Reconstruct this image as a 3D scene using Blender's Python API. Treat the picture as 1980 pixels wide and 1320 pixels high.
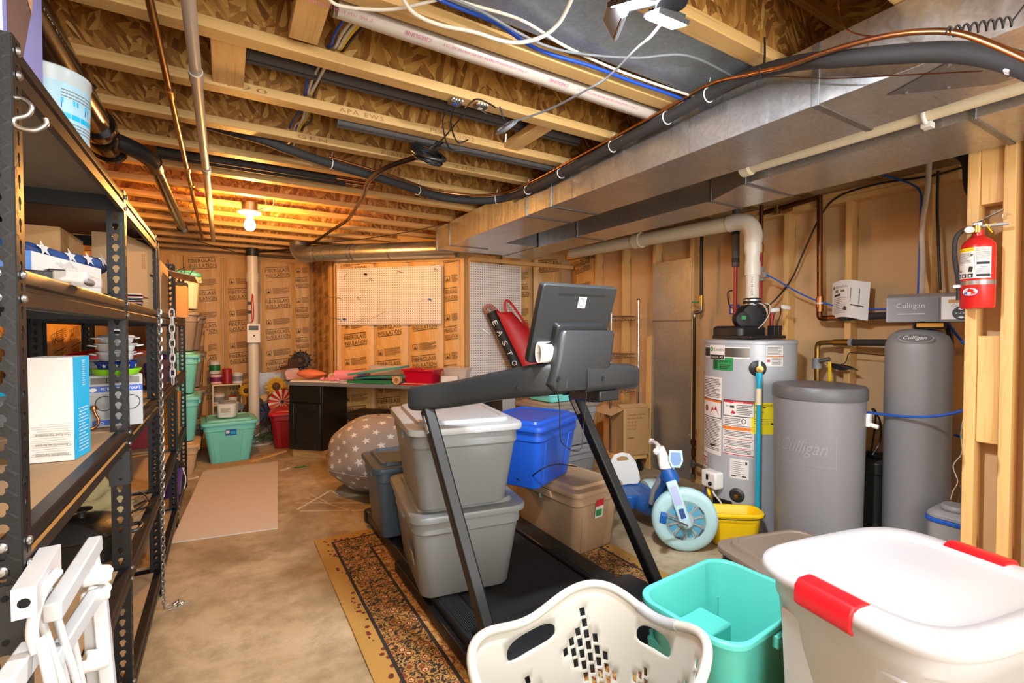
import bpy, bmesh, math, random
from math import sin, cos, pi, radians, sqrt, atan2
from mathutils import Vector, Matrix, Euler
for _o in list(bpy.data.objects): bpy.data.objects.remove(_o)
SC = bpy.context.scene; COL = SC.collection; RND = random.Random(11)

# ------------------------------------------------------------------ camera, world, exposure
cam_d = bpy.data.cameras.new('camera'); cam_d.sensor_width = 36; cam_d.lens = 925/1980*36; cam_d.clip_start = .02
cam = bpy.data.objects.new('camera', cam_d); COL.objects.link(cam)
cam.location = (0, 0, 1.3); cam.rotation_euler = (radians(90-1.24), 0, radians(-31)); SC.camera = cam
SC.view_settings.view_transform = 'Standard'; SC.view_settings.look = 'None'
SC.view_settings.gamma = 1; SC.view_settings.use_curve_mapping = False
SC.view_settings.exposure = 0.5
W = bpy.data.worlds.new('world'); SC.world = W; W.use_nodes = True
W.node_tree.nodes['Background'].inputs[0].default_value = (1.0, .97, .93, 1)
W.node_tree.nodes['Background'].inputs[1].default_value = 1.2
LED_POWER = 1350.0; BULB_POWER = 850.0
def lamp(name, kind, loc, power, col, size=.3, rot=(0, 0, 0)):
    d = bpy.data.lights.new(name, kind); d.energy = power; d.color = col
    if kind == 'AREA': d.size = size
    else: d.shadow_soft_size = size
    o = bpy.data.objects.new(name, d); COL.objects.link(o); o.location = loc; o.rotation_euler = rot
    return o
# soft fill lights added to brighten the view, no fixtures behind them
lamp('fill_light', 'AREA', (.6, -1.5, 1.75), 90, (1, .96, .9), 2.2, (radians(88), 0, 0))
lamp('fill_light', 'AREA', (.05, .3, 2.2), 8, (1, .94, .86), .5, (radians(20), 0, 0))

# ------------------------------------------------------------------ helpers
def lin(h):
    if isinstance(h, tuple): return h
    h = h.lstrip('#'); o = []
    for i in (0, 2, 4):
        c = int(h[i:i+2], 16)/255; o.append(c/12.92 if c <= .04045 else ((c+.055)/1.055)**2.4)
    return tuple(o)
class NT:
    def __init__(s, name):
        s.m = bpy.data.materials.new(name); s.m.use_nodes = True; s.t = s.m.node_tree; s.b = s.t.nodes['Principled BSDF']
    def n(s, kind, **kw):
        x = s.t.nodes.new(kind)
        for k, v in kw.items():
            if k.startswith('i_'):
                key = k[2:]; key = int(key) if key.isdigit() else key.replace('_', ' ')
                s.put(x.inputs[key], v)
            else: setattr(x, k, v)
        return x
    def put(s, sock, v):
        if hasattr(v, 'is_linked') or isinstance(v, bpy.types.NodeSocket): s.t.links.new(v, sock)
        else:
            if isinstance(v, tuple) and len(v) == 3 and sock.type == 'RGBA': v = v+(1,)
            sock.default_value = v
    def math(s, op, a, b=0.0, c=None):
        x = s.n('ShaderNodeMath', operation=op); s.put(x.inputs[0], a); s.put(x.inputs[1], b)
        if c is not None: s.put(x.inputs[2], c)
        return x.outputs[0]
    def mix(s, f, a, b, blend='MIX'):
        x = s.n('ShaderNodeMix', data_type='RGBA', blend_type=blend)
        s.put(x.inputs[0], f); s.put(x.inputs[6], a); s.put(x.inputs[7], b); return x.outputs[2]
    def co(s, scale=(1, 1, 1), rot=(0, 0, 0), kind='Object'):
        c = s.n('ShaderNodeTexCoord'); m = s.n('ShaderNodeMapping'); m.inputs['Scale'].default_value = scale
        m.inputs['Rotation'].default_value = rot; s.t.links.new(c.outputs[kind], m.inputs[0]); return m.outputs[0]
    def noise(s, vec, scale=5, detail=3, rough=.5, dist=0):
        x = s.n('ShaderNodeTexNoise'); s.put(x.inputs['Vector'], vec); x.inputs['Scale'].default_value = scale
        x.inputs['Detail'].default_value = detail; x.inputs['Roughness'].default_value = rough; x.inputs['Distortion'].default_value = dist
        return x.outputs[0]
    def vor(s, vec, scale=5, out='Color', feat='F1', rnd=1.0):
        x = s.n('ShaderNodeTexVoronoi', feature=feat); s.put(x.inputs['Vector'], vec); x.inputs['Scale'].default_value = scale
        x.inputs['Randomness'].default_value = rnd; return x.outputs[out]
    def ramp(s, f, stops):
        x = s.n('ShaderNodeValToRGB'); e = x.color_ramp.elements
        while len(e) < len(stops): e.new(.5)
        for i, (p, c) in enumerate(stops):
            e[i].position = p; c = lin(c) if isinstance(c, str) else c; e[i].color = tuple(c)+(1,) if len(c) == 3 else c
        s.put(x.inputs[0], f); return x.outputs[0]
    def bump(s, h, strength=.3, dist=.01):
        x = s.n('ShaderNodeBump'); x.inputs['Strength'].default_value = strength; x.inputs['Distance'].default_value = dist
        s.put(x.inputs['Height'], h); s.t.links.new(x.outputs[0], s.b.inputs['Normal'])
    def set(s, **kw):
        for k, v in kw.items(): s.put(s.b.inputs[k.replace('_', ' ')], v)
        return s.m
MATS = {}
def mk(name, col, rough=.5, metal=0.0, var=.06, vs=6, bump=0, bs=60, spec=.5, **kw):
    if name in MATS: return MATS[name]
    t = NT(name); c = lin(col); p = t.co()
    n = t.noise(p, vs, 4, .6)
    f = t.math('MULTIPLY_ADD', n, 2*var, 1-var)
    hsv = t.n('ShaderNodeHueSaturation'); hsv.inputs['Color'].default_value = c+(1,); t.put(hsv.inputs['Value'], f)
    t.put(t.b.inputs['Base Color'], hsv.outputs[0])
    t.set(Roughness=rough, Metallic=metal); t.b.inputs['Specular IOR Level'].default_value = spec
    if bump: t.bump(t.noise(p, bs, 3, .6), bump, .004)
    for k, v in kw.items(): t.put(t.b.inputs[k.replace('_', ' ')], v)
    MATS[name] = t.m; return t.m
def plastic(name, col, rough=.38, **kw): return mk(name, col, rough, 0, .03, 3, .05, 250, .45, **kw)
def trans(name, col, alpha=.45, rough=.2):
    t = NT(name); t.set(Base_Color=lin(col), Roughness=rough, Transmission_Weight=.0, Alpha=alpha); MATS[name] = t.m; return t.m
def glow(name, col, strength):
    t = NT(name); t.set(Base_Color=(0, 0, 0, 1), Emission_Color=lin(col)+(1,), Emission_Strength=strength); return t.m

def spl(pts, k=6, closed=False):
    P = [Vector(p) for p in pts]; n = len(P); out = []
    rng = n if closed else n-1
    for i in range(rng):
        if closed: a, b, c, d = P[(i-1) % n], P[i], P[(i+1) % n], P[(i+2) % n]
        else: a, b, c, d = P[max(i-1, 0)], P[i], P[i+1], P[min(i+2, n-1)]
        for j in range(k):
            t = j/k
            out.append(.5*((2*b)+(c-a)*t+(2*a-5*b+4*c-d)*t*t+(3*b-a-3*c+d)*t**3))
    if not closed: out.append(P[-1])
    return out
def rrect(w, d, r, n=5):
    o = []
    for cx, cy, a in ((w/2-r, d/2-r, 0), (-w/2+r, d/2-r, 90), (-w/2+r, -d/2+r, 180), (w/2-r, -d/2+r, 270)):
        for i in range(n+1):
            t = radians(a+90*i/n); o.append((cx+r*cos(t), cy+r*sin(t)))
    return o
_font = {}
def glyphs(s, spacing=1.0):
    if (s, spacing) in _font: return _font[(s, spacing)]
    cu = bpy.data.curves.new('lettering', 'FONT'); cu.body = s; cu.size = 1; cu.resolution_u = 2; cu.space_character = spacing
    o = bpy.data.objects.new('lettering', cu); COL.objects.link(o)
    dg = bpy.context.evaluated_depsgraph_get(); me = bpy.data.meshes.new_from_object(o.evaluated_get(dg))
    v = [tuple(x.co) for x in me.vertices]; f = [tuple(p.vertices) for p in me.polygons]
    bpy.data.objects.remove(o); bpy.data.curves.remove(cu); bpy.data.meshes.remove(me)
    xs = [a[0] for a in v] or [0]; w = max(xs)-min(xs); x0 = min(xs)
    _font[(s, spacing)] = ([(a[0]-x0, a[1], 0) for a in v], f, w); return _font[(s, spacing)]
def frame(o, x, y):
    """matrix with origin o, local x along x, local y along y, z = normal"""
    x = Vector(x).normalized(); z = x.cross(Vector(y)).normalized(); y = z.cross(x)
    return Matrix(((x.x, y.x, z.x, o[0]), (x.y, y.y, z.y, o[1]), (x.z, y.z, z.z, o[2]), (0, 0, 0, 1)))
def rotm(rx=0, ry=0, rz=0, loc=(0, 0, 0)):
    return Matrix.Translation(loc) @ Euler((radians(rx), radians(ry), radians(rz))).to_matrix().to_4x4()
class MB:
    def __init__(s): s.v = []; s.f = []; s.mi = []; s.mats = []; s.T = Matrix(); s.sub = 0
    def mat(s, m):
        if m not in s.mats: s.mats.append(m)
        return s.mats.index(m)
    def add(s, vs, fs, m):
        b = len(s.v); k = s.mat(m); s.v += [s.T @ Vector(p) for p in vs]
        for f in fs: s.f.append(tuple(b+i for i in f)); s.mi.append(k)
        return s
    def box(s, c, d, m, M=None):
        x, y, z = d[0]/2, d[1]/2, d[2]/2; c = Vector(c)
        vs = [Vector((i*x, j*y, k*z)) for k in (-1, 1) for j in (-1, 1) for i in (-1, 1)]
        vs = [(M @ p if M else p)+c for p in vs]
        return s.add(vs, [(0, 2, 3, 1), (4, 5, 7, 6), (0, 1, 5, 4), (2, 6, 7, 3), (0, 4, 6, 2), (1, 3, 7, 5)], m)
    def bb(s, x0, x1, y0, y1, z0, z1, m):
        return s.box(((x0+x1)/2, (y0+y1)/2, (z0+z1)/2), (abs(x1-x0), abs(y1-y0), abs(z1-z0)), m)
    def beam(s, p, q, w, h, m, up=(0, 0, 1)):
        p, q = Vector(p), Vector(q); M = frame(p, q-p, up); L = (q-p).length
        vs = [M @ Vector((a, b*w/2, c*h/2)) for a in (0, L) for b in (-1, 1) for c in (-1, 1)]
        # local y along 'up' : w measured along up, h across
        return s.add(vs, [(0, 1, 3, 2), (4, 6, 7, 5), (0, 4, 5, 1), (2, 3, 7, 6), (0, 2, 6, 4), (1, 5, 7, 3)], m)
    def loft(s, rings, m, cap0=True, cap1=True, closed=True):
        n = len(rings[0]); vs = [p for r in rings for p in r]; fs = []
        for i in range(len(rings)-1):
            for j in range(n if closed else n-1):
                k = (j+1) % n; fs.append((i*n+j, i*n+k, (i+1)*n+k, (i+1)*n+j))
        if cap0: fs.append(tuple(range(n))[::-1])
        if cap1: fs.append(tuple(range((len(rings)-1)*n, len(rings)*n)))
        return s.add(vs, fs, m)
    def tube(s, pts, r, m, n=8, closed=False, caps=True):
        P = [Vector(p) for p in pts]; N = len(P); rings = []
        rr = r if isinstance(r, (list, tuple)) else [r]*N
        t0 = (P[1]-P[0]).normalized(); ref = Vector((0, 0, 1)) if abs(t0.z) < .9 else Vector((1, 0, 0))
        u = t0.cross(ref).normalized()
        for i in range(N):
            if closed: t = (P[(i+1) % N]-P[i-1])
            else: t = P[min(i+1, N-1)]-P[max(i-1, 0)]
            t = t.normalized() if t.length > 1e-9 else t0
            u = (u-t*u.dot(t)); u = u.normalized() if u.length > 1e-6 else t.orthogonal().normalized()
            w = t.cross(u); rings.append([P[i]+(u*cos(2*pi*j/n)+w*sin(2*pi*j/n))*rr[i] for j in range(n)])
        if closed: rings.append(rings[0]); caps = False
        return s.loft(rings, m, caps, caps)
    def cyl(s, p, q, r, m, r2=None, n=20): return s.tube([p, q], [r, r if r2 is None else r2], m, n)
    def lathe(s, prof, m, n=32, c=(0, 0, 0), M=None):
        rings = []
        for r, z in prof:
            ring = [Vector((r*cos(2*pi*j/n), r*sin(2*pi*j/n), z)) for j in range(n)]
            rings.append([(M @ p if M else p)+Vector(c) for p in ring])
        return s.loft(rings, m, prof[0][0] > 1e-6, prof[-1][0] > 1e-6)
    def prism(s, poly, h0, h1, m, M=None):
        M = M or Matrix(); n = len(poly)
        vs = [M @ Vector((x, y, h)) for h in (h0, h1) for x, y in poly]
        fs = [tuple(range(n))[::-1], tuple(range(n, 2*n))]+[(i, (i+1) % n, n+(i+1) % n, n+i) for i in range(n)]
        return s.add(vs, fs, m)
    def flat(s, poly, m, M=None, h=0):
        M = M or Matrix(); return s.add([M @ Vector((x, y, h)) for x, y in poly], [tuple(range(len(poly)))], m)
    def rect(s, x0, y0, x1, y1, m, M=None, h=0):
        if s.sub:
            n = max(1, int(abs(x1-x0)/s.sub)); M = M or Matrix()
            return s.add([M @ Vector((x0+(x1-x0)*i/n, y, h)) for y in (y0, y1) for i in range(n+1)], [(i, i+1, n+2+i, n+1+i) for i in range(n)], m)
        return s.flat([(x0, y0), (x1, y0), (x1, y1), (x0, y1)], m, M, h)
    def text(s, t, size, M, m, x=0, y=0, align='L', fit=None, h=.0008, sp=1.0, sh=0.0):
        v, f, w = glyphs(t, sp); M = M or Matrix(); sx = size if fit is None else fit/max(w, 1e-6)
        ox = x-(w*sx/2 if align == 'C' else w*sx if align == 'R' else 0)
        return s.add([M @ Vector((a[0]*sx+ox+a[1]*size*sh, a[1]*size+y, h)) for a in v], f, m)
    def lines(s, x0, y0, x1, y1, n, m, M=None, h=.0008, seed=1, fill=.5):
        r = random.Random(seed); dy = (y1-y0)/n
        for i in range(n):
            xe = x1-(x1-x0)*(r.random()*.35 if i % 3 == 2 else r.random()*.06)
            yy = y1-(i+.5)*dy; s.rect(x0, yy-abs(dy)*fill/2, xe, yy+abs(dy)*fill/2, m, M, h)
        return s
    def grid(s, fn, nu, nv, m, wrapu=False):
        vs = [fn(i/nu, j/nv) for j in range(nv+1) for i in range(nu+(0 if wrapu else 1))]; w = nu if wrapu else nu+1; fs = []
        for j in range(nv):
            for i in range(nu):
                k = (i+1) % w if wrapu else i+1; fs.append((j*w+i, j*w+k, (j+1)*w+k, (j+1)*w+i))
        return s.add(vs, fs, m)
    def wrap(s, c, r, az, z=0):
        """bend flat lettering (x right, y up, z out) round an upright cylinder"""
        s.v = [Vector((c[0]+(r+p.z)*cos(az+p.x/r), c[1]+(r+p.z)*sin(az+p.x/r), z+p.y)) for p in s.v]; return s
    def build(s, name, parent=None, loc=None, rz=0, world=False, bevel=0, solid=0, sub=0, ang=38, seg=2, recalc=True, smooth=True):
        if parent is not None and world: Mi = INV[parent.name]
        elif parent is None and loc is not None: Mi = (Matrix.Translation(loc) @ Matrix.Rotation(rz, 4, 'Z')).inverted() if world else Matrix()
        else: Mi = Matrix()
        me = bpy.data.meshes.new(name); me.from_pydata([Mi @ p for p in s.v], [], s.f)
        for m in s.mats: me.materials.append(m)
        me.polygons.foreach_set('material_index', s.mi)
        if solid: b = bmesh.new(); b.from_mesh(me); bmesh.ops.remove_doubles(b, verts=b.verts, dist=2e-5); b.to_mesh(me); b.free()
        if recalc:
            b = bmesh.new(); b.from_mesh(me); bmesh.ops.recalc_face_normals(b, faces=b.faces); b.to_mesh(me); b.free()
        me.polygons.foreach_set('use_smooth', [smooth]*len(me.polygons)); (me.set_sharp_from_angle(angle=radians(ang)) if smooth else None); me.update()
        o = bpy.data.objects.new(name, me); COL.objects.link(o)
        if loc is not None and parent is None: o.location = loc; o.rotation_euler = (0, 0, rz)
        if parent is not None: o.parent = parent
        if parent is None: INV[o.name] = (Matrix.Translation(loc or (0, 0, 0)) @ Matrix.Rotation(rz, 4, 'Z')).inverted()
        else: INV[o.name] = INV[parent.name]
        if solid: q = o.modifiers.new('thick', 'SOLIDIFY'); q.thickness = solid; q.offset = 0
        if bevel: q = o.modifiers.new('bevel', 'BEVEL'); q.width = bevel; q.segments = seg; q.limit_method = 'ANGLE'; q.angle_limit = radians(40)
        if sub: q = o.modifiers.new('sub', 'SUBSURF'); q.levels = sub; q.render_levels = sub
        return o
INV = {}
def tag(o, label=None, cat=None, group=None, kind=None):
    if label: o['label'] = label
    if cat: o['category'] = cat
    if group: o['group'] = group
    if kind: o['kind'] = kind
    return o
def thing(name, label, cat, loc=(0, 0, 0), rz=0, group=None):
    o = bpy.data.objects.new(name, None); COL.objects.link(o); o.location = loc; o.rotation_euler = (0, 0, rz); o.empty_display_size = .05
    INV[o.name] = (Matrix.Translation(loc) @ Matrix.Rotation(rz, 4, 'Z')).inverted()
    return tag(o, label, cat, group)
def solo(mb, name, label, cat, loc=(0, 0, 0), rz=0, group=None, world=True, **kw):
    return tag(mb.build(name, None, loc, rz, world, **kw), label, cat, group)
def struct(mb, name, **kw): return tag(mb.build(name, None, (0, 0, 0), **kw), kind='structure')
def dup(root, loc, rz, label=None, group=None):
    r = root.copy(); COL.objects.link(r); r.location = loc; r.rotation_euler = (0, 0, rz)
    if label: r['label'] = label
    if group: r['group'] = group
    for ch in list(root.children):
        c = ch.copy(); COL.objects.link(c); c.parent = r
        for g in list(ch.children):
            d = g.copy(); COL.objects.link(d); d.parent = c
    return r

# ------------------------------------------------------------------ procedural materials
def osb(name, axes):
    t = NT(name)
    def layer(rot, sc):
        p = t.co((1, 1, 1), rot); mp = t.n('ShaderNodeMapping'); mp.inputs['Scale'].default_value = sc; t.t.links.new(p, mp.inputs[0])
        q = t.n('ShaderNodeMix', data_type='VECTOR'); nz = t.n('ShaderNodeTexNoise'); nz.inputs['Scale'].default_value = 14; t.put(nz.inputs['Vector'], p)
        q.inputs[0].default_value = .05; t.t.links.new(mp.outputs[0], q.inputs[4]); t.t.links.new(nz.outputs[1], q.inputs[5])
        return t.vor(q.outputs[1], 1.0)
    if axes == 'xz': rots = [(0, radians(35), 0), (0, radians(-55), 0), (0, radians(80), 0)]; scs = [(17, 1, 60), (20, 1, 74), (15, 1, 54)]
    else: rots = [(0, 0, radians(35)), (0, 0, radians(-55)), (0, 0, radians(80))]; scs = [(17, 60, 1), (20, 74, 1), (15, 54, 1)]
    stops = [(0, '#6a421a'), (.3, '#8e5f28'), (.55, '#ac7c38'), (.8, '#c8994e'), (1, '#e4c07e')]
    c = [t.ramp(layer(r, s), stops) for r, s in zip(rots, scs)]
    sep = t.n('ShaderNodeSeparateColor'); t.put(sep.inputs[0], layer(rots[2], (13, 13, 13)))
    m1 = t.mix(t.math('GREATER_THAN', sep.outputs[1], .5), c[0], c[1]); m2 = t.mix(t.math('GREATER_THAN', sep.outputs[0], .62), m1, c[2])
    fine = t.noise(t.co(), 160, 3, .6); m3 = t.mix(.22, m2, fine, 'OVERLAY')
    t.put(t.b.inputs['Base Color'], m3); t.set(Roughness=.55); t.bump(m2, .25, .004); return t.m
M_osb = osb('oriented_strand_board', 'xz'); M_osbd = osb('oriented_strand_board_deck', 'xy')
def wood(name, ax, dark, light, rough=.55, knots=True):
    t = NT(name); s = {'x': (1.2, 26, 26), 'y': (26, 1.2, 26), 'z': (26, 26, 1.2)}[ax]
    p = t.co(s); n = t.noise(p, 1.6, 5, .62, 1.2); col = t.ramp(n, [(.25, dark), (.5, light), (.8, light)])
    big = t.noise(t.co(), 2.2, 2); col = t.mix(t.math('MULTIPLY', big, .35), col, lin(dark)+(1,))
    if knots:
        k = {'x': (3, 13, 13), 'y': (13, 3, 13), 'z': (13, 13, 3)}[ax]
        d = t.vor(t.co(k), 1.0, 'Distance'); f = t.ramp(d, [(0, (1, 1, 1)), (.1, (.8, .8, .8)), (.17, (0, 0, 0))]); col = t.mix(t.math('MULTIPLY', f, .75), col, lin('#6a3a12')+(1,))
    t.put(t.b.inputs['Base Color'], col); t.set(Roughness=rough); t.bump(n, .12, .003); return t.m
PX, PY, PZ = [wood('pine_'+a, a, '#c08a48', '#dfb676') for a in 'xyz']
OLDX, OLDY = wood('old_pine_x', 'x', '#a8854f', '#d2ab6c'), wood('old_pine_y', 'y', '#a8854f', '#d2ab6c')
def metal_sheet(name, base='#c6c8ca', rough=.3):
    t = NT(name); p = t.co(); v = t.vor(p, 90, 'Color'); sep = t.n('ShaderNodeSeparateColor'); t.put(sep.inputs[0], v)
    n = t.noise(p, 5, 4, .6); st = t.noise(t.co((1, 30, 1)), 2, 3)
    f = t.math('MULTIPLY_ADD', sep.outputs[0], .16, t.math('MULTIPLY_ADD', n, .3, .72))
    h = t.n('ShaderNodeHueSaturation'); h.inputs['Color'].default_value = lin(base)+(1,); t.put(h.inputs['Value'], f)
    t.put(t.b.inputs['Base Color'], h.outputs[0]); t.set(Metallic=.88, Roughness=t.math('MULTIPLY_ADD', st, .22, rough-.1)); t.bump(n, .12, .03); return t.m
M_galv = metal_sheet('galvanized_steel'); M_galvd = metal_sheet('galvanized_steel_seam', '#8e9194', .4)
def concrete():
    t = NT('concrete'); p = t.co(); a = t.noise(p, 1.3, 6, .62, .4); b = t.noise(p, 7, 6, .7); c = t.noise(p, 90, 3, .6)
    col = t.ramp(a, [(.3, '#77664f'), (.43, '#9c896b'), (.55, '#bba888'), (.7, '#d6c6aa')])
    col = t.mix(t.math('MULTIPLY', t.ramp(b, [(.45, (0, 0, 0)), (.75, (1, 1, 1))]), .5), col, lin('#5c4a32')+(1,))
    w = t.ramp(t.noise(p, 3.1, 7, .75, .8), [(.6, (0, 0, 0)), (.7, (1, 1, 1))]); col = t.mix(t.math('MULTIPLY', w, .28), col, lin('#d6c9b2')+(1,))
    col = t.mix(.12, col, c, 'OVERLAY'); t.put(t.b.inputs['Base Color'], col); t.set(Roughness=t.math('MULTIPLY_ADD', b, .3, .42)); t.bump(b, .1, .004); return t.m
M_conc = concrete()
def kraft(name, c1='#cc9a54', c2='#e2b878'):
    t = NT(name); p = t.co(); n = t.noise(t.co((5, 5, 1.4)), 2.2, 5, .6, .8); q = t.noise(p, 30, 3)
    t.put(t.b.inputs['Base Color'], t.mix(n, lin(c1)+(1,), lin(c2)+(1,))); t.set(Roughness=.42)
    t.bump(t.math('ADD', n, t.math('MULTIPLY', q, .1)), .7, .03); return t.m
M_kraft = kraft('kraft_paper'); M_card = mk('cardboard', '#b98f5c', .8, 0, .06, 9, .05, 90); M_card2 = mk('cardboard_light', '#c9a67c', .8, 0, .05, 9, .05, 90)
M_tape = mk('packing_tape', '#c7a070', .3)
def sheath():
    t = NT('tan_sheathing'); p = t.co(); n = t.noise(p, 2, 4, .6)
    t.put(t.b.inputs['Base Color'], t.mix(n, lin('#c29b6a')+(1,), lin('#d4b386')+(1,))); t.set(Roughness=.7); t.bump(t.noise(p, 40, 3), .15, .003); return t.m
M_sheath = sheath()
def pegboard():
    t = NT('pegboard_white'); c = t.n('ShaderNodeTexCoord'); s = t.n('ShaderNodeSeparateXYZ'); t.t.links.new(c.outputs['Object'], s.inputs[0])
    u = t.math('SUBTRACT', t.math('FRACT', t.math('DIVIDE', s.outputs[0], .0254)), .5); v = t.math('SUBTRACT', t.math('FRACT', t.math('DIVIDE', s.outputs[2], .0254)), .5)
    d = t.math('SQRT', t.math('ADD', t.math('MULTIPLY', u, u), t.math('MULTIPLY', v, v)))
    t.put(t.b.inputs['Base Color'], t.mix(t.math('LESS_THAN', d, .19), lin('#e6e0da')+(1,), lin('#2a2320')+(1,))); t.set(Roughness=.45); return t.m
M_peg = pegboard()
M_black = mk('black_steel', '#191a1c', .42, .3, .08, 8, .06, 200); M_hole = mk('dark_void', '#050505', .9)
M_blackp = plastic('black_plastic', '#1b1c1e', .4); M_rubber = mk('rubber', '#141414', .75, 0, .1, 20, .1, 300)
M_char = plastic('charcoal_plastic', '#26292b', .42); M_char2 = plastic('charcoal_plastic_dark', '#1a1c1e', .38)
M_chrome = mk('chrome', '#c9c9c9', .18, 1.0); M_zinc = mk('zinc_bolt', '#b9bbbb', .3, .95); M_steel = mk('steel', '#8d8d8a', .35, .95)
M_copper = mk('copper', '#b07a50', .3, .95, .12, 12); M_copperd = mk('old_copper', '#6b4228', .35, .9, .15, 12); M_brass = mk('brass', '#a98648', .3, .95)
M_pvc = plastic('white_pvc', '#d8d2c4', .32); M_pvcg = plastic('grey_pvc', '#b9b1a6', .35); M_pvcb = plastic('beige_pvc', '#d9cdb0', .4)
M_abs = plastic('black_abs_pipe', '#151312', .16); M_foam = mk('black_pipe_foam', '#2b2b2c', .75, 0, .05, 10, .1, 150); M_foamg = mk('grey_pipe_foam', '#514c4a', .7, 0, .05, 10, .1, 150)
M_red = plastic('red_plastic', '#c01822', .32); M_redp = mk('red_paint', '#c4201c', .28); M_pex = plastic('red_pex', '#a3262a', .35); M_bluex = plastic('blue_tube', '#1c55b8', .35)
M_white = plastic('white_plastic', '#e0e0de', .32); M_whitem = mk('white_enamel', '#c6cacd', .3); M_paper = mk('white_paper', '#dcdad6', .6); M_ink = mk('black_ink', '#1c1a1a', .6); M_inkg = mk('grey_ink', '#77726c', .7)
M_inkk = mk('brown_print_ink', '#4e3418', .6); M_inkl = mk('light_print_ink', '#8f6a3c', .6)
M_totg = plastic('grey_tote_plastic', '#7c7f80', .34); M_totgl = plastic('light_grey_lid_plastic', '#a2a4a6', .34); M_totb = plastic('blue_tote_plastic', '#1f56c4', .34); M_tott = plastic('tan_tote_plastic', '#a98d70', .42)
M_teal = plastic('teal_plastic', '#72cec6', .38); M_aqua = plastic('aqua_plastic', '#5cc9be', .34); M_taupe = plastic('taupe_plastic', '#8a7d70', .42); M_cream = plastic('cream_plastic', '#ece3bf', .4)
M_navy = plastic('navy_tote_plastic', '#4b5e70', .4); M_yel = plastic('yellow_plastic', '#f2c80c', .34); M_cyan = plastic('cyan_pipe', '#1fa3c4', .35)
M_tank = mk('heater_grey_enamel', '#a9adb3', .3, .1, .03); M_cull = plastic('grey_tank_plastic', '#7d7d80', .45); M_culd = plastic('grey_tank_plastic_dark', '#5d5d60', .42)
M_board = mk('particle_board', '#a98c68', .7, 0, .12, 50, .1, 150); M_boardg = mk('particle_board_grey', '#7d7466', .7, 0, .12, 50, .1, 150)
M_bpaint = mk('black_cabinet_paint', '#151413', .42, 0, .1, 6, .12, 30); M_lam = mk('grey_laminate', '#6f747c', .35); M_green = plastic('green_plastic', '#1f7a44', .4); M_tealp = plastic('teal_board_plastic', '#3f9c92', .4)
M_pink = mk('pink_paper', '#e48fa6', .6); M_pinkl = mk('light_pink_paper', '#eec0b8', .6); M_orange = mk('orange_fill', '#d8641c', .6, 0, .3, 60); M_olive = mk('khaki_cloth', '#a8986a', .8, 0, .1, 8, .3, 30)
M_navyf = mk('navy_cloth', '#2c4a86', .8, 0, .12, 12, .2, 60); M_iron = mk('cast_iron', '#2f2d2b', .4, .3, .1, 20, .2, 120)
M_film = trans('clear_film', '#f0e8e0', .1); M_clear = trans('clear_plastic', '#e6e0da', .35); M_clearr = trans('red_clear_plastic', '#c41030', .82, .2); M_bluel = plastic('sky_blue_plastic', '#b4dade', .34); M_bluem = plastic('royal_blue_plastic', '#1d5aa8', .34)
M_yelp = mk('yellow_paper', '#f5e020', .6); M_greenp = mk('green_sticker', '#1f8a4c', .5); M_cyanp = mk('cyan_paper', '#14aee0', .45); M_bluep = mk('blue_paper', '#1c54b4', .45); M_redk = mk('red_ink', '#c02428', .55); M_org = mk('orange_ink', '#e07a28', .55)
M_tub = plastic('white_tub_plastic', '#b8b8ba', .3); M_basket = plastic('white_basket_plastic', '#bfbdb4', .32); M_bagr = mk('red_bag_nylon', '#b41a22', .5, 0, .1, 20, .2, 40); M_grey = plastic('mid_grey_plastic', '#8c8d90', .4)
M_metalrib = mk('ribbed_vinyl', '#3a3f44', .5); M_purple = plastic('purple_plastic', '#5a35a0', .35); M_dkpurple = plastic('dark_purple_plastic', '#35205a', .35); M_wire = mk('white_cable', '#c9c3b5', .5); M_wirey = mk('yellow_cable', '#d8b020', .45); M_wireb = mk('blue_cable', '#1648b0', .45); M_wirek = mk('black_cable', '#191919', .4); M_wireg = mk('grey_cable', '#6f7478', .4)
M_mat = mk('pale_rug_underside', '#d3c5b4', .95, 0, .06, 40, .3, 250); M_bag = mk('grey_bag_cloth', '#9a8f88', .9, 0, .05, 8, .15, 40); M_amber = plastic('amber_plastic', '#d8961c', .3)

# ------------------------------------------------------------------ the room
b = MB(); b.bb(-1.6, 5.2, -2.6, 7.2, -.06, 0, M_conc); struct(b, 'floor')
b = MB(); b.bb(-1.6, 5.2, -2.6, 7.2, 2.558, 2.576, M_osbd); struct(b, 'ceiling')
b = MB(); b.bb(-1.02, -.98, -2.6, 7.0, 0, 2.56, M_sheath); struct(b, 'wall_left')
b = MB(); b.bb(-1.02, 1.1, 7.0, 7.04, 0, 2.56, M_sheath); struct(b, 'wall_back')
b = MB(); b.bb(1.06, 1.1, 5.5, 7.04, 0, 2.56, M_sheath); struct(b, 'wall_side')
b = MB(); b.T = Matrix.Translation((1.055, 5.53, 0)) @ Matrix.Rotation(radians(-45), 4, 'Z'); b.bb(-.05, 1.56, .045, .08, 0, 2.56, M_sheath); struct(b, 'wall_angled')
b = MB(); b.bb(2.08, 3.58, 4.53, 4.57, 0, 2.56, M_sheath); struct(b, 'wall_alcove')
b = MB(); b.bb(3.54, 3.58, -2.6, 4.57, 0, 2.56, M_sheath)
b.T = frame((3.539, 1.78, 1.72), (0, 0, 1), (0, 1, 0))
struct(b, 'wall_right')
b = MB(); b.bb(3.45, 3.54, 1.0, 4.5, 2.135, 2.172, PY); b.bb(3.45, 3.54, 1.0, 4.5, 2.174, 2.212, PY); struct(b, 'trim_1')   # top plates
b = MB(); b.bb(3.45, 3.54, .2, 4.5, 0, .038, PY); struct(b, 'trim_2')                                                    # bottom plate
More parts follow.
